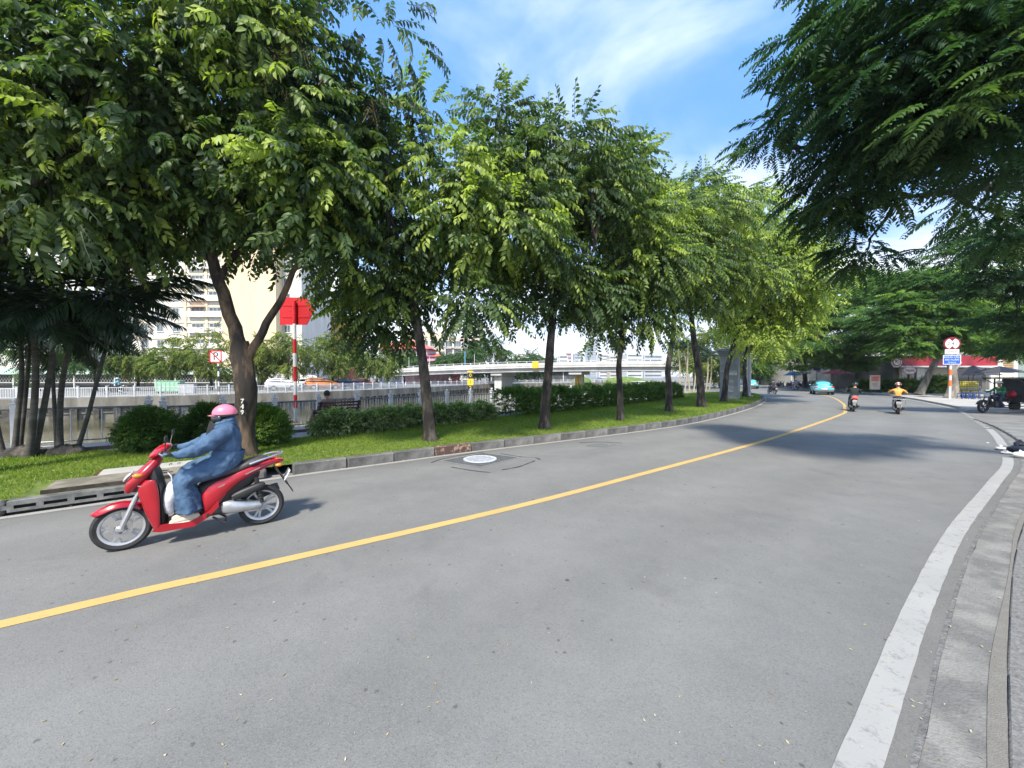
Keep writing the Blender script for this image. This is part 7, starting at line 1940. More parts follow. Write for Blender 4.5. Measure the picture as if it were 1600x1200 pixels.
# grassy banks beyond, seen under the bridge
for k, (x0, x1, lab) in enumerate(((893, 924, 'grassy mound under the bridge left of the descending car'), (943, 1010, 'grassy mound under the bridge right of the descending car'))):
    a_, b_ = P(x0, 588, 108), P(x1, 588, 108); mb = MB(); mb.ball((0, 0, 0), 1, 20, 8, (b_.x - a_.x) / 2, 3, 1.7, 0, 1.57); o2 = mb.build('grass_mound', mat('mound_green', (.12, .19, .04), .9, var=.3, scale=1.5, bump=.5, bscale=8), None, ((a_.x + b_.x) / 2, 108, .15)); tag(o2, kind='structure')
a_ = P(790, 588, 135); shd = empty('roadside_shed', (a_.x + 6, 135, .18), 0, 'dark low shop row seen under the left half of the bridge', 'building')
MB().box((4, 2, 1.9), (32, 5, 3.8)).build('wall', mat('shop_dark', (.06, .07, .07), .8, var=.4, scale=.8), shd, smooth=False); MB().box((4, -.8, 3.4), (32, 1.6, .12)).build('awning', mat('awning_pale', (.5, .5, .48), .7, var=.2), shd, smooth=False)
for k in range(8): MB().box((-11 + 4.2 * k, -.55, 1.6), (.25, .25, 3.2)).build('post', M_FRAMEW, shd, smooth=False)
# moored boat / barge top at the right end of the canal view
q = P(1012, 598, 62); bt = empty('work_boat', (q.x, 62, -1.55), .25, 'pale blue work boat moored beyond the right end of the hedge', 'boat')
mb = MB(); st2 = [(-3.6, .75, 0, .95, .45, 3), (-2.5, .65, 0, 1.15, .62, 3), (1.5, .65, 0, 1.15, .62, 3), (3.2, .80, 0, .7, .55, 2.6), (4.2, .98, 0, .1, .3, 2)]; mb.loft(st2, 16); mb.build('hull', mat('boat_blue', (.34, .46, .55), .5, var=.1), bt)
MB().box((-.8, 0, 1.9), (3.0, 1.8, 1.35), ch=.06).build('cabin', mat('boat_white', (.56, .60, .63), .5, var=.08), bt); MB().box((-.8, 0, 2.62), (3.4, 2.1, .1), ch=.03).build('roof', M_FRAMEW, bt)
for x in (-1.8, -.8, .2):
    for s in (-1, 1): MB().box((x, s * .905, 2.1), (.6, .02, .5)).build('window', M_PANE, bt, smooth=False)

# ------------------------------------------------------------------ skyline
M_SK = [mat('sky_tower_%s' % n_, c_, .8, var=.06, scale=.05) for n_, c_ in (('blue', (.34, .42, .50)), ('white', (.60, .60, .60)), ('tan', (.52, .48, .42)), ('grey', (.42, .45, .48)), ('pink', (.55, .38, .38)))]
def tower(label, x0, x1, ytop, Y, m, steps=0):
    a_, b_ = P(x0, 588, Y), P(x1, 588, Y); h = P(x0, ytop, Y).z; w = b_.x - a_.x
    r = empty('distant_tower', ((a_.x + b_.x) / 2, Y, .18), .1, label, 'building', 'distant city blocks beyond the bridge')
    MB().box((0, 0, h / 2), (w, w * .8, h)).build('wall', m, r, smooth=False)
    MB().box((0, 0, h + .015 * h), (w * .6, w * .5, .03 * h)).build('roof_house', m, r, smooth=False)
    mb = MB(); n_ = max(3, int(h / 4))
    for k in range(n_): mb.box((0, -w * .4 - .06, h * (k + .6) / n_), (w * .86, .15, h / n_ * .42))
    mb.build('window_bands', M_PANE, r, smooth=False)
for k, a in enumerate((('slim blue grey tower left of the slim brown trunk', 915, 922, 536, 900, 0), ('tallest blue tower next to the slim brown trunk', 923, 931, 530, 880, 3), ('white slab block over the middle of the bridge', 822, 838, 552, 420, 1), ('tan block over the bridge left of the black trunk', 806, 820, 556, 430, 2), ('pale low block right of the black trunk', 872, 886, 556, 460, 1), ('pink topped block beside the black trunk', 884, 892, 552, 500, 4), ('grey block under the blue towers', 896, 910, 553, 520, 3), ('white low block right of the blue towers', 934, 950, 555, 480, 1), ('cream low block left of the slim brown trunk', 950, 966, 557, 470, 2), ('white block right of the slim brown trunk', 975, 1000, 554, 450, 1), ('long white block above the bridge railing', 840, 870, 560, 400, 1), ('grey low block far right above the bridge', 1000, 1030, 556, 480, 3))):
    tower(a[0], a[1], a[2], a[3], a[4], M_SK[a[5]])

# ------------------------------------------------------------------ granite gate pillar and lamp post on the lawn tip
wp, ap = 1.28, R(-38)
pa_ = P(1140, 625.5, 29.6)
gp = empty('gate_pillar', (pa_.x, pa_.y, .19), ap, 'broad grey granite gate pillar with a stepped cap and small white plaque', 'pillar')
M_GRAN = mat('granite_grey', (.22, .24, .26), .45, var=.14, scale=30, col2=(.29, .31, .33)); Hp = P(1140, 545, gp.location.y).z - .2
blk = [(0, .30, 1.0), (.305, 1.05, .96), (1.055, 1.80, .96), (1.805, 2.55, .96), (2.555, Hp - .52, .96)]
for (z0, z1, k) in blk: MB().box((0, 0, (z0 + z1) / 2), (wp * k, wp * .82 * k, z1 - z0), ch=.012).build('granite_block', M_GRAN, gp, angle=20)
for (z0, z1, k) in ((Hp - .515, Hp - .36, 1.10), (Hp - .355, Hp - .20, 1.24), (Hp - .195, Hp, 1.40)): MB().box((0, 0, (z0 + z1) / 2), (wp * k, wp * .82 * k, z1 - z0), ch=.02).build('cap_step', M_GRAN, gp, angle=20)
MB().box((0, -wp * .41 - .012, 2.12), (wp * .86, .03, .06)).build('moulding', mat('granite_light', (.48, .49, .50), .5), gp, smooth=False)
pq = MB().box((wp * .16, -wp * .41 - .015, 1.92), (wp * .52, .03, .20), ch=.004).build('plaque', mat('plaque_white', (.66, .66, .65), .5), gp, smooth=False)
mb = MB()
for k in range(2): mb.box((wp * .16, -wp * .41 - .032, 1.96 - .075 * k), (wp * (.42 - .1 * k), .006, .022))
mb.build('lettering', mat('plaque_ink', (.18, .18, .18), .6), pq, smooth=False)
MB().box((0, -wp * .41 - .01, 1.0), (wp * .5, .02, .9)).build('worn_panel', mat('worn_granite', (.36, .37, .37), .6, var=.25, scale=2.2), gp, smooth=False)
q = G(1170, 619.5, HZ)
lp_ = empty('lamp_post', (q.x, q.y, .17), 0, 'tall pale grey lamp post at the tip of the lawn', 'lamp post')
mb = MB(); mb.tube([(0, 0, 0), (0, 0, 2.6), (-.02, 0, 3.5)], [.16, .15, .13], 10); mb.tube([(-.02, 0, 3.5), (-.25, 0, 6.0), (-.45, 0, 11.0)], [.12, .10, .07], 8); mb.build('pole', mat('pole_grey', (.48, .48, .50), .6, var=.08), lp_)
MB().box((0, 0, .06), (.5, .5, .12), ch=.02).build('base', M_CONC, lp_)
mb = MB(); mb.tube([(-.45, 0, 10.9), (.2, -.4, 11.5), (1.2, -1.0, 11.6)], .05, 8); mb.build('arm', M_GREYP, lp_); mb = MB(); mb.ball((1.5, -1.18, 11.58), .35, 12, 8, 1, .5, .25); mb.build('lamp_head', M_GREYP, lp_)

# ------------------------------------------------------------------ red arrow board on a striped pole, no parking board
def arrow_outline(w, h, tip): return [(-w / 2, -h / 2), (w / 2 - tip, -h / 2), (w / 2, 0), (w / 2 - tip, h / 2), (-w / 2, h / 2)]
UP4 = Matrix(((1, 0, 0, 0), (0, 0, -1, 0), (0, 1, 0, 0), (0, 0, 0, 1)))       # outline (x,y) -> (x,z), thickness along -Y
q = G(462, 660, .178); Yq = q.y
rs = empty('arrow_sign', (q.x, Yq, .178), 0, 'red arrow shaped board seen from behind on a red and white striped pole', 'sign')
zz2 = lambda y: P(462, y, Yq).z - .178
M_SRED = mat('sign_red', (.55, .012, .02), .45, var=.06, scale=3); M_SWHT = mat('sign_white', (.70, .70, .69), .45, var=.05)
ys = [660, 638, 617, 596, 573, 552, 530, 506, 470]
for k in range(len(ys) - 1):
    mb = MB(); mb.tube([(0, 0, zz2(ys[k]) + .001), (0, 0, zz2(ys[k + 1]))], .062, 14); mb.build('pole_band', M_SRED if k in (1, 3, 5, 7) or k == 0 and False else M_SWHT, rs)
mb = MB(); mb.lathe([(0, 0), (.11, 0), (.11, .03), (.063, .04)], (0, 0, 0), 'Z', 14); mb.build('base_ring', M_SRED, rs)
zc = (zz2(464) + zz2(507)) / 2; hh_ = zz2(464) - zz2(507); w_ = (P(492, 485, Yq) - P(438, 485, Yq)).x
M_ = Matrix.Translation((.04, .12, zc)) @ UP4
MB().prism(arrow_outline(w_, hh_, .28), -.0, .03, M_).build('board', M_SRED, rs, smooth=False)
for dz in (-.22, .22): MB().box((.0, .09, zc + dz), (w_ * .8, .03, .05)).build('stiffener', M_SRED, rs, smooth=False)
MB().box((-.2, .085, zc + .0), (.02, .02, .02)).build('bolt', M_GREYP, rs, smooth=False)
Yn = 37; q = P(341, 600, Yn)
npk = empty('no_mooring_sign', (q.x, Yn, .19), 0, 'white arrow board with a crossed out letter P on the far bank', 'sign')
zn = lambda y: P(341, y, Yn).z - .19; zc = zn(557)
mb = MB(); ys = [622, 612, 604, 596, 588, 580, 572, 548]
for k in range(7): mb = MB(); mb.tube([(0, .06, zn(ys[k])), (0, .06, zn(ys[k + 1]))], .075, 10); mb.build('pole_band', M_SWHT if k % 2 == 0 else mat('band_black', (.02, .02, .02), .5), npk)
sz = zn(548.5) - zn(566); 
M_ = Matrix.Translation((.18, 0, zc)) @ UP4; 
bd = MB().prism(arrow_outline(1.82, sz * .92, .62), 0, .05, M_).build('board', M_SWHT, npk, smooth=False)
mb = MB(); e = .10; hx = sz * .5
for (a_, b_) in (((-hx, -hx), (hx, -hx)), ((hx, -hx), (hx, hx)), ((hx, hx), (-hx, hx)), ((-hx, hx), (-hx, -hx)), ((-hx, hx), (hx, -hx))): mb.bar((a_[0] - .17, -.064, a_[1] + zc), (b_[0] - .17, -.064, b_[1] + zc), .025, e, up=(0, 1, 0) if False else (0, 0, 1)) if a_[0] != b_[0] else mb.box((a_[0] - .17, -.064, zc), (e, .025, 2 * hx + e))
mb.build('red_frame', M_SRED, npk, smooth=False)
text_part('P', sz * 1.0, mat('letter_black', (.015, .015, .02), .5), npk, (-.17, -.056, zc), (R(90), 0, 0), ext=.006)
# 749 painted on the forked trunk
M_PAINTNUM = mat('number_paint', (.66, .66, .62), .8, var=.25, scale=20)
tr0 = [o for o in bpy.data.objects if o.name == 'crape_myrtle'][0]
for k, ch in enumerate('749'):
    q = P(390.5, 626 + 8.4 * k, YA) - Vector(tr0.location)
    text_part(ch, .135, M_PAINTNUM, tr0, (q.x, -.232, q.z), (R(90), 0, R(8)), name='painted_number', ext=.012)

# ------------------------------------------------------------------ right side: road signs, shop, parasols, stalls
q = G(1484, 622.5, .11); Yq = q.y; zz2 = lambda y: P(1484, y, Yq).z - .11
sp = empty('road_sign_post', (q.x, Yq, .10), R(-20), 'sign post with round red limit disc above white and blue panels before the shop', 'sign')
M_OR = mat('reflector_orange', (.85, .16, .03), .5)
mb = MB(); mb.tube([(0, 0, 0), (0, 0, zz2(528))], .075, 12); mb.build('pole', mat('pole_white', (.66, .65, .64), .5), sp)
for y in (581, 598): mb = MB(); mb.tube([(0, 0, zz2(y + 5)), (0, 0, zz2(y - 4))], .10, 12); mb.build('orange_band', M_OR, sp)
zc = zz2(537); rr_ = .54
M_SDRED = mat('sign_dark_red', (.20, .008, .016), .5)
mb = MB(); mb.lathe([(0, .0), (rr_, 0), (rr_, .03), (0, .03)], (0, -.13, zc), 'Y', 32); dsc = mb.build('round_sign', M_SDRED, sp)
mb = MB(); mb.lathe([(0, 0), (rr_ * .80, 0), (rr_ * .80, .012), (0, .012)], (0, -.145, zc), 'Y', 32); mb.build('sign_face', M_SWHT, dsc)
for s in (-1, 1): MB().prism([(-.2, s * .45), (0, s * .20), (.2, s * .45)][::s], 0, .012, Matrix.Translation((0, -.147, zc)) @ UP4).build('wedge', M_SDRED, dsc, smooth=False)
M_INK = mat('sign_ink', (.02, .02, .025), .5)
text_part('2.4', .36, M_INK, dsc, (-.09, -.150, zc), (R(90), 0, 0)); text_part('m', .24, M_INK, dsc, (.27, -.150, zc - .03), (R(90), 0, 0))
z1 = (zz2(546) + zz2(553)) / 2; wpn = MB().box((0, -.13, z1), (.88, .03, zz2(546) - zz2(553.3)), ch=.004).build('white_panel', M_SWHT, sp, smooth=False)
text_part('500 m', .24, M_INK, wpn, (0, -.148, z1), (R(90), 0, 0))
z2 = (zz2(554.5) + zz2(569.5)) / 2; hb = zz2(554.5) - zz2(569.5); M_SBLUE = mat('sign_blue', (.015, .10, .52), .45)
bpn = MB().box((0, -.13, z2), (1.12, .03, hb), ch=.004).build('blue_panel', M_SBLUE, sp, smooth=False)
mb = MB()
for s in (-1, 1): mb.box((s * .53, -.147, z2), (.04, .008, hb - .04)); mb.box((0, -.147, z2 + s * (hb / 2 - .03)), (1.02, .008, .04))
mb.build('border', M_SWHT, bpn, smooth=False)
for k, (tx_, sz_) in enumerate((('KHU\u1ed4 C\u1ea6U', .19), ('AN TO\u00c0N', .19), ('30 km/h', .15))): text_part(tx_, sz_, M_SWHT, bpn, (0, -.150, z2 + .20 - .21 * k), (R(90), 0, 0))

# coffee shop with the red fascia
Yc = 47.0; a_, b_ = P(1400, 588, Yc).x, P(1547, 588, Yc).x; w = b_ - a_; zc_ = lambda y: P(1450, y, Yc).z - .11
cs = empty('coffee_shop', ((a_ + b_) / 2, Yc, .10), 0, 'coffee shop with a long red fascia over a white eave behind the leaning tree', 'shop')
M_FRED = mat('fascia_red', (.30, .014, .03), .5, var=.06, scale=.8)
MB().box((0, 5, zc_(555) / 2), (w, 9.2, zc_(555))).build('wall', mat('shop_wall', (.10, .095, .085), .8, var=.25, scale=.5), cs, smooth=False)
MB().box((0, -.3, (zc_(556.5) + zc_(571.5)) / 2), (w + .3, .5, zc_(556.5) - zc_(571.5))).build('fascia', M_FRED, cs, smooth=False)
MB().box((0, -.5, (zc_(571.8) + zc_(574)) / 2), (w + .8, 1.0, zc_(571.8) - zc_(574))).build('eave', M_SWHT, cs, smooth=False)
zt_ = zc_(575)
fx = lambda px: P(px, 588, Yc).x - (a_ + b_) / 2
for (x0, x1, m_) in ((1407, 1412, 'shop_beige'), (1424, 1428, 'shop_beige'), (1435, 1447, 'shop_white'), (1459, 1490, 'shop_tan')):
    c_ = {'shop_beige': (.34, .29, .22), 'shop_white': (.66, .65, .61), 'shop_tan': (.36, .33, .25)}[m_]
    MB().box(((fx(x0) + fx(x1)) / 2, .30, zt_ / 2), (fx(x1) - fx(x0), .25, zt_)).build('column', mat(m_, c_, .8, var=.08), cs, smooth=False)
for (x0, x1) in ((1412.6, 1423.5), (1428.5, 1434.6), (1447.5, 1458.5), (1491, 1518), (1519, 1540)):
    MB().box(((fx(x0) + fx(x1)) / 2, .36, zt_ / 2), (fx(x1) - fx(x0), .06, zt_ - .1)).build('shop_window', M_GLASS, cs, smooth=False)
q = P(1400.5, 565.5, Yc - .9)
lg = empty('round_shop_sign', tuple(q), 0, 'round white bordered red emblem at the left end of the coffee shop fascia', 'sign')
mb = MB(); mb.lathe([(0, -.06), (.62, -.06), (.66, 0), (.62, .06), (0, .06)], (0, 0, 0), 'Y', 32); mb.build('disc', M_SWHT, lg); mb = MB(); mb.lathe([(0, -.002), (.52, -.002), (.52, .02), (0, .02)], (0, -.075, 0), 'Y', 32); mb.build('red_ring', M_FRED, lg); mb = MB(); mb.lathe([(0, 0), (.40, 0), (.40, .02), (0, .02)], (0, -.09, 0), 'Y', 32); mb.build('centre', M_SWHT, lg)
mb = MB()
for k in range(3): mb.tube([(-.28, -.1, -.16 + .15 * k), (-.1, -.1, -.08 + .15 * k), (.1, -.1, -.17 + .15 * k), (.28, -.1, -.09 + .15 * k)], .028, 6)
mb.build('emblem', M_FRED, lg); MB().box((.3, .5, 0), (.08, 1.0, .08)).build('bracket', M_GREYP, lg, smooth=False)
q = P(1421, 579, Yc - 1.6); ov = empty('oval_shop_sign', tuple(q), 0, 'white oval sign with pink script hanging below the red fascia', 'sign')
mb = MB(); mb.lathe([(0, -.05), (.80, -.05), (.84, 0), (.80, .05), (0, .05)], (0, 0, 0), 'Y', 32); mb.v = [(x, y, z * .52) for x, y, z in mb.v]; mb.build('panel', M_SWHT, ov)
mb = MB(); mb.tube([(-.55 + .11 * k, -.06, (.12 if k % 2 else -.12) + .04 * math.sin(k)) for k in range(11)], .035, 6); mb.tube([(.75 * math.cos(a), -.055, .39 * math.sin(a)) for a in np.linspace(0, 6.28, 28)], .022, 5, caps=False); mb.build('script', mat('script_pink', (.62, .10, .20), .6), ov)
for s in (-1, 1): mb = MB(); mb.tube([(s * .4, 0, .36), (s * .4, .4, 1.0)], .02, 6); mb.build('hanger', M_GREYP, ov)
# planters in front of the shop
GPL = 'leafy planters along the coffee shop front'
M_PLANTER = mat('planter_dark', (.03, .03, .032), .7)
SPP = [spray_tmpl(.45, 9, .24, .07, 150 + j, True, .3, .7) for j in range(3)]
for k, (px, Y, w_, h_, lab) in enumerate(((1384, 44.5, .9, .6, 'leafy planter just right of the poster stand'), (1398, 44, .9, .75, 'leafy planter behind the helmet of the rider in orange'), (1412, 43.5, .9, .9, 'leafy planter below the oval sign'), (1428, 43, .8, .8, 'leafy planter left of the leaning dark trunk'), (1457, 41, 1.1, 1.25, 'tall bushy planter right of the leaning dark trunk'), (1470, 40.5, 1.1, 1.2, 'tall bushy planter left of the sign post'), (1346, 46, .8, .7, 'leafy planter left of the poster stand'), (1357, 45.5, .7, .6, 'leafy planter touching the poster stand'))):
    p = P(px, 600, Y); p.z = .10
    r_ = bush('planter', lab, p + Vector((0, 0, .35)), (w_, .5, h_ * .48), 260, SPP, LM_GREEN, 300 + k, 'planter', GPL, (.55, .2)); r_.location.z = .10
    for ch in r_.children: ch.location.z += .30
    MB().box((0, 0, .17), (w_ * 1.8, .6, .34), ch=.02).build('trough', M_PLANTER, r_)
# poster stand
q = P(1367, 600, 42.5); ps = empty('poster_stand', (q.x, 42.5, .10), R(-12), 'tall poster stand with red print on a pale board at the kerb', 'sign')
mb = MB(); hp = (613 - 585) / 600 * 42.5
mb.box((0, 0, hp * .58), (.98, .05, hp * .80), ch=.01); bdp = mb.build('board', mat('poster_cream', (.72, .60, .50), .6, var=.05), ps)
MB().box((0, -.03, hp * .80), (.84, .012, hp * .30)).build('print_field', mat('poster_salmon', (.72, .34, .26), .6, var=.15, scale=4), bdp, smooth=False)
mb = MB()
for k in range(4): mb.box((0, -.04, hp * (.86 - .065 * k)), (.62 - .1 * (k % 2), .006, .055))
mb.build('print_bars', mat('poster_red', (.60, .06, .06), .6), bdp, smooth=False)
mb = MB()
for k in range(3): mb.box((0, -.033, hp * (.52 - .07 * k)), (.55 - .08 * k, .006, .045))
mb.build('print_bars', mat('poster_brown', (.45, .22, .16), .6), bdp, smooth=False)
mb = MB()
for s in (-1, 1): mb.box((s * .46, 0, hp * .10), (.05, .05, hp * .2)); mb.box((s * .46, 0, .03), (.06, .6, .06))
mb.box((0, 0, hp * .15), (.9, .04, .12)); mb.build('stand', M_BLACK, ps, smooth=False)
# neighbouring shop fronts at the bend
def shopfront(label, x0, x1, ytop, Y, wall, awn, door_col, seed):
    rnd = random.Random(seed); a_, b_ = P(x0, 588, Y).x, P(x1, 588, Y).x; w = b_ - a_; h = P(x0, ytop, Y).z - .1
    r = empty('shophouse', ((a_ + b_) / 2, Y, .08), 0, label, 'building', 'shophouses at the bend of the street')
    MB().box((0, 4, h / 2), (w - .04, 8, h)).build('wall', wall, r, smooth=False)
    n_ = max(1, int(w / 3.4))
    for k in range(n_):
        x = -w / 2 + w * (k + .5) / n_
        MB().box((x, -.03, 1.35), (w / n_ * .78, .10, 2.7)).build('shop_opening', door_col, r, smooth=False)
        if h > 6: add_win(r, win_mesh(1.5, 1.5), x, -.01, 5.0)
    mb = MB(); mb.add([(-w / 2 + .1, -1.5, 2.75), (w / 2 - .1, -1.5, 2.75), (w / 2 - .1, 0, 3.25), (-w / 2 + .1, 0, 3.25)], [(0, 1, 2, 3)]); mb.build('awning', awn, r, smooth=False, solid=.05)
    MB().box((0, -.12, 3.75), (w * .8, .14, .8)).build('sign_board', mat('sign_board_%d' % seed, random.Random(seed * 7).choice(((.5, .5, .48), (.3, .04, .05), (.05, .08, .2), (.45, .38, .1))), .6), r, smooth=False)
    for s in (-1, 1): MB().box((s * (w / 2 - .15), -1.42, 1.38), (.07, .07, 2.76)).build('post', M_GREYP, r, smooth=False)
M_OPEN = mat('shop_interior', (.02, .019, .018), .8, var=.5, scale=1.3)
W1, W2_ = mat('shop_wall_white', (.50, .49, .46), .85, var=.1), mat('shop_wall_grey', (.22, .22, .21), .85, var=.15)
for k, a in enumerate((('white shophouse with a maroon awning right of the lamp post', 1168, 1206, 545, 92, W1, mat('awning_maroon', (.25, .03, .03), .7), M_OPEN), ('grey shophouse behind the blue parasol', 1206, 1236, 548, 88, W2_, mat('awning_green', (.10, .16, .13), .7), M_OPEN), ('white fronted shophouse between the blue and the red parasol', 1236, 1276, 545, 82, W1, mat('awning_white', (.55, .55, .53), .7), M_OPEN), ('dark shophouse behind the red parasol', 1276, 1326, 540, 76, W2_, mat('awning_dark', (.06, .06, .065), .7), M_OPEN), ('grey shophouse behind the tree left of the coffee shop', 1326, 1398, 540, 60, W2_, mat('awning_grey', (.15, .15, .15), .7), M_OPEN))):
    shopfront(*a, 400 + k)
a_, b_ = P(1548, 588, 52).x, P(1650, 588, 52).x
hs = empty('corner_house', ((a_ + b_) / 2, 52, .08), 0, 'pale cream corner house with wooden louvres behind the navy parasols', 'building')
MB().box((0, 4, 5), (b_ - a_, 8, 10)).build('wall', mat('corner_cream', (.62, .55, .42), .85, var=.08), hs, smooth=False)
x_ = P(1570, 588, 52).x - (a_ + b_) / 2
for k in range(8): MB().box((x_, -.06, 3.1 + .28 * k), (2.4, .12, .12), Matrix.Rotation(R(25), 3, 'X')).build('louvre', mat('louvre_wood', (.45, .28, .12), .6), hs, smooth=False)
for px in (1548.5, 1560, 1584): MB().box((P(px, 588, 52).x - (a_ + b_) / 2, -.10, 5), (.5, .2, 10)).build('pilaster', M_SWHT, hs, smooth=False)
MB().box((P(1592, 588, 52).x - (a_ + b_) / 2, -.05, 2.2), (1.6, .1, 4.2)).build('door', mat('grey_green_door', (.22, .26, .24), .7), hs, smooth=False)
# parasols
def parasol(label, px, ytop, yb, wpx, Y, m, m2=None, group='market parasols', ph=0.0):
    p = P(px, ytop, Y); z0 = .10; h = p.z - z0; r_ = wpx / 600 * Y / 2; zb2 = P(px, yb, Y).z - z0
    r = empty('parasol', (p.x, Y, z0), ph, label, 'parasol', group)
    mb = MB(); mb.tube([(0, 0, 0), (0, 0, h - .02)], .03, 8); mb.build('pole', M_GREYP, r)
    MB().lathe([(0, 0), (.28, 0), (.28, .06), (.05, .12)], (0, 0, 0), 'Z', 14).build('base', M_GREYP, r)
    mb = MB(); n_ = 8; vs = [(0, 0, h)]
    for f, dz in ((.5, .42), (1.0, 1.0)):
        for k in range(n_ * 2):
            a = math.pi * k / n_; q_ = 1.0 if k % 2 == 0 else .955
            vs.append((r_ * f * math.cos(a) * q_, r_ * f * math.sin(a) * q_, h - (h - zb2) * dz - (0 if k % 2 == 0 else .02 * f)))
    N2 = n_ * 2; fs = [(0, 1 + k, 1 + (k + 1) % N2) for k in range(N2)] + [(1 + k, 1 + N2 + k, 1 + N2 + (k + 1) % N2, 1 + (k + 1) % N2) for k in range(N2)]
    mb.add(vs, fs); 
    if m2: mb.mi = [(k // 2) % 2 for k in range(N2)] * 2
    mb.build('canopy', [m, m2] if m2 else m, r, smooth=False, solid=.012, fix=False)
    mb = MB()
    for k in range(n_): a = 2 * math.pi * k / n_; mb.tube([(0, 0, h - .06), (r_ * .97 * math.cos(a), r_ * .97 * math.sin(a), zb2 - .02)], .012, 5)
    mb.build('ribs', M_GREYP, r)
M_NAVY = mat('parasol_navy', (.006, .010, .026), .7, var=.15); M_NAVG = mat('parasol_grey', (.05, .052, .062), .7, var=.15)
parasol('navy parasol with grey segments left of the tricycle driver', 1521, 571, 586, 62, 34, M_NAVY, M_NAVG, ph=.3)
parasol('navy parasol just behind the white helmet of the tricycle driver', 1562, 572, 582, 56, 31, M_NAVY, M_NAVG, ph=.7)
parasol('bright blue parasol over the parked scooters at the bend', 1238, 580.5, 586.5, 24, 62, mat('parasol_blue', (.03, .22, .55), .6))
parasol('dark red parasol above the roof of the nearer taxi', 1309, 577, 584, 40, 52, mat('parasol_red', (.35, .015, .04), .6))
parasol('white parasol between the blue one and the red one', 1256, 579, 584, 20, 60, mat('parasol_white', (.60, .60, .58), .6))
# yellow crates, blue stools
M_CRATE = mat('crate_yellow', (.46, .40, .02), .6, var=.15); 
def crate_mesh():
    mb = MB(); w, d, h = .62, .42, .34
    mb.box((0, 0, .01), (w, d, .02))
    for s in (-1, 1):
        for z in (.03, .17, .315): mb.box((s * (w / 2 - .01), 0, z), (.02, d, .05)); mb.box((0, s * (d / 2 - .01), z), (w - .04, .02, .05))
        for x in (-.29, -.1, .1, .29): mb.box((x, s * (d / 2 - .012), .17), (.03, .02, .33))
    return mb.mesh('crate', M_CRATE, smooth=False)
cm = crate_mesh(); q = P(1514, 600, 33.2)
for i in range(2):
    for k in range(4):
        z = .105 + .345 * k
        o = link('crate', cm, None, (q.x - .34 + .68 * i, 33.2 + .02 * k, z), (0, 0, .05 * ((k * 3 + i) % 3 - 1)))
        tag(o, 'yellow plastic crate, ' + ('lowest', 'second', 'third', 'topmost')[k] + ' of the ' + ('left', 'right')[i] + '-hand stack below the navy parasol', 'crate', 'yellow crates stacked below the navy parasol')
M_STB = mat('stool_blue', (.02, .05, .22), .5, var=.1)
def stool():
    mb = MB(); mb.box((0, 0, .44), (.34, .34, .04), ch=.015)
    for sx in (-1, 1):
        for sy in (-1, 1): mb.bar((sx * .14, sy * .14, .43), (sx * .18, sy * .18, 0), .035, .035)
        mb.box((sx * .16, 0, .18), (.025, .30, .03)); mb.box((0, sx * .16, .18), (.30, .025, .03))
    return mb.mesh('stool', M_STB, smooth=False)
sm = stool()
for k, (px, Y, lab) in enumerate(((1503, 31.0, 'blue plastic stool nearest the grey trunk'), (1511, 30.6, 'blue plastic stool second from the grey trunk'), (1519, 31.2, 'blue plastic stool third from the grey trunk'), (1526, 30.4, 'blue plastic stool nearest the tricycle wheel'), (1508, 32.0, 'blue plastic stool behind the others against the crates'))):
    p = P(px, 600, Y); tag(link('stool', sm, None, (p.x, Y, .11), (0, 0, .3 * k)), lab, 'stool', 'blue stools below the navy parasol')
p = P(1516, 600, 31.8); ft = empty('folding_table', (p.x, 31.8, .11), .1, 'small blue topped table among the stools', 'table'); MB().box((0, 0, .70), (1.0, .6, .04), ch=.01).build('tabletop', M_STB, ft)
for sx in (-1, 1):
    for sy in (-1, 1): MB().box((sx * .44, sy * .25, .34), (.04, .04, .68)).build('leg', M_GREYP, ft, smooth=False)
# bags of rubbish at the edge of the alley
def blob(name, label, px, py, r3, m, seed, z=0.0):
    rnd = random.Random(seed); p = G(px, py, z); mb = MB(); mb.ball((0, 0, 0), 1, 16, 9, *r3)
    mb.v = [(x * (1 + .14 * math.sin(z_ * 9 / r3[2] * .3 + y * 30 + seed)), y * (1 + .14 * math.sin(x * 26 + seed)), (z_ + r3[2] * .86) * (1 if z_ > -r3[2] * .8 else 1)) for x, y, z_ in mb.v]
    mb.v = [(x, y, max(.0, z_)) for x, y, z_ in mb.v]
    mb.tube([(0, 0, r3[2] * 1.7), (.02, .01, r3[2] * 1.95), (.05, .02, r3[2] * 2.1)], [.03, .018, .035], 7)
    return tag(mb.build(name, m, None, (p.x, p.y, z), (0, 0, rnd.uniform(0, 3))), label, 'rubbish bag', 'rubbish bags at the alley corner')
M_WBAG = mat('white_bag', (.66, .66, .66), .4, var=.1, bump=.5, bscale=20); M_BBAG = mat('black_bag', (.02, .02, .024), .35, var=.2, bump=.6, bscale=18)
blob('rubbish_bag', 'small crumpled white bag on the road at the end of the white line', 1564, 703, (.13, .10, .045), M_WBAG, 1)
blob('rubbish_bag', 'flat white bag beside the black bags at the alley corner', 1573, 709, (.10, .09, .035), M_WBAG, 2)
blob('rubbish_bag', 'black rubbish bag at the right edge next to the white bags', 1590, 707, (.22, .18, .09), M_BBAG, 3)
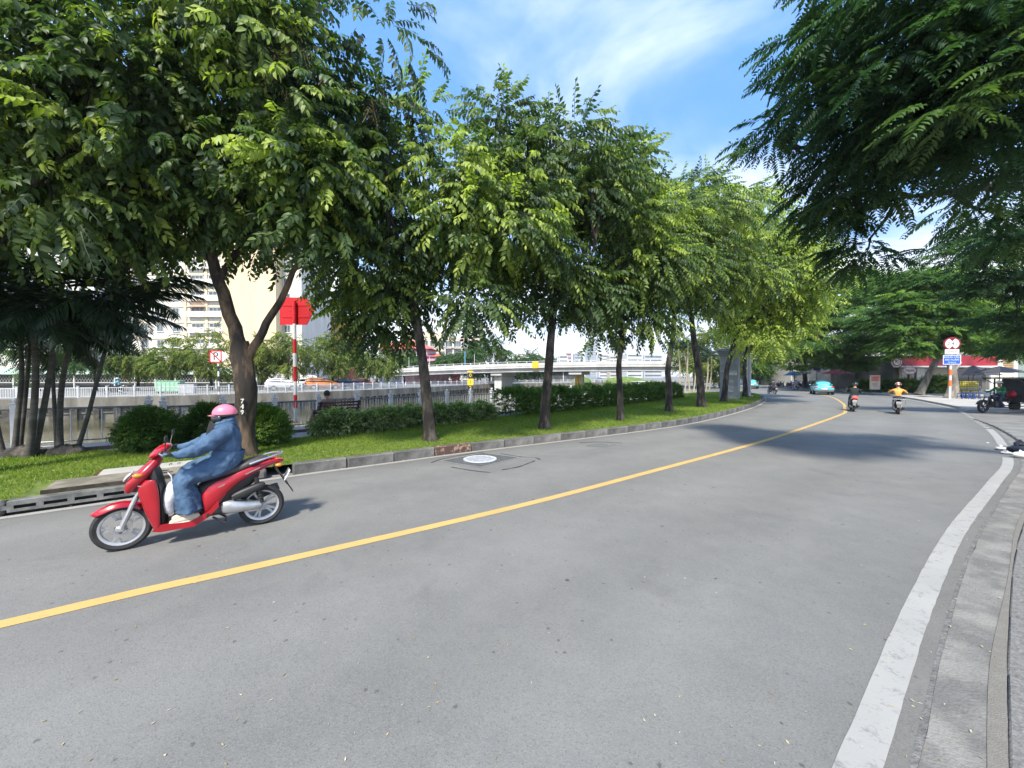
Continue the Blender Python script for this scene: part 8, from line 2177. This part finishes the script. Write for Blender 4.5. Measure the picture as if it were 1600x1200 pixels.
blob('rubbish_bag', 'dark grey bag behind the black rubbish bag', 1596, 697, (.26, .14, .07), M_BBAG, 4)
blob('rubbish_bag', 'white bag cut by the right frame edge', 1598, 716, (.16, .12, .08), M_WBAG, 5, .0)
tag(MB().ball((0, 0, .012), .035, 10, 6, 1, .8, .35).build('litter', M_WBAG, None, tuple(G(1543, 692.5, 0))), 'tiny white scrap of litter on the road near the rubbish bags', 'litter')
q = G(96, 791, 0); V4 = MB(); V4.add([(-.06, 0, .006), (-.02, .03, .03), (.05, .02, .012), (.07, -.02, .02), (0, -.035, .035), (-.05, -.03, .008)], [(0, 1, 4, 5), (1, 2, 3, 4)]); tag(V4.build('fallen_leaf', mat('yellow_leaf', (.50, .42, .12), .7, var=.3), None, tuple(q), smooth=False), 'curled yellow leaf lying before the storm drain', 'leaf')
q = G(872, 687, 0); tag(MB().ball((0, 0, .02), .045, 10, 6, 1.2, .8, .5).build('litter', mat('red_litter', (.6, .05, .06), .6), None, tuple(q)), 'small red scrap at the kerb past the manhole', 'litter')
# traffic board on a thin post before the shops
q = P(1276, 600, 56); bs = empty('street_name_sign', (q.x, 56, .08), 0, 'small dark blue board on a post left of the red parasol', 'sign'); mb = MB(); mb.tube([(0, 0, 0), (0, 0, 3.4)], .05, 8); mb.build('pole', M_GREYP, bs); MB().box((0, -.06, 3.0), (.95, .04, .62), ch=.01).build('panel', mat('panel_navy', (.02, .025, .12), .5), bs, smooth=False)

# ------------------------------------------------------------------ warm humid air
hz = MB().box((0, 900, 48.4), (5600, 3800, 103.2)).build('haze', None, None, smooth=False)
hm = bpy.data.materials.new('humid_air'); hm.use_nodes = True; t = hm.node_tree; t.nodes.clear()
ov_ = t.nodes.new('ShaderNodeOutputMaterial'); pv = t.nodes.new('ShaderNodeVolumePrincipled')
pv.inputs['Color'].default_value = (.93, .95, 1, 1); pv.inputs['Density'].default_value = .0003; pv.inputs['Anisotropy'].default_value = .3
t.links.new(pv.outputs[0], ov_.inputs['Volume']); hz.data.materials.append(hm); tag(hz, kind='stuff')
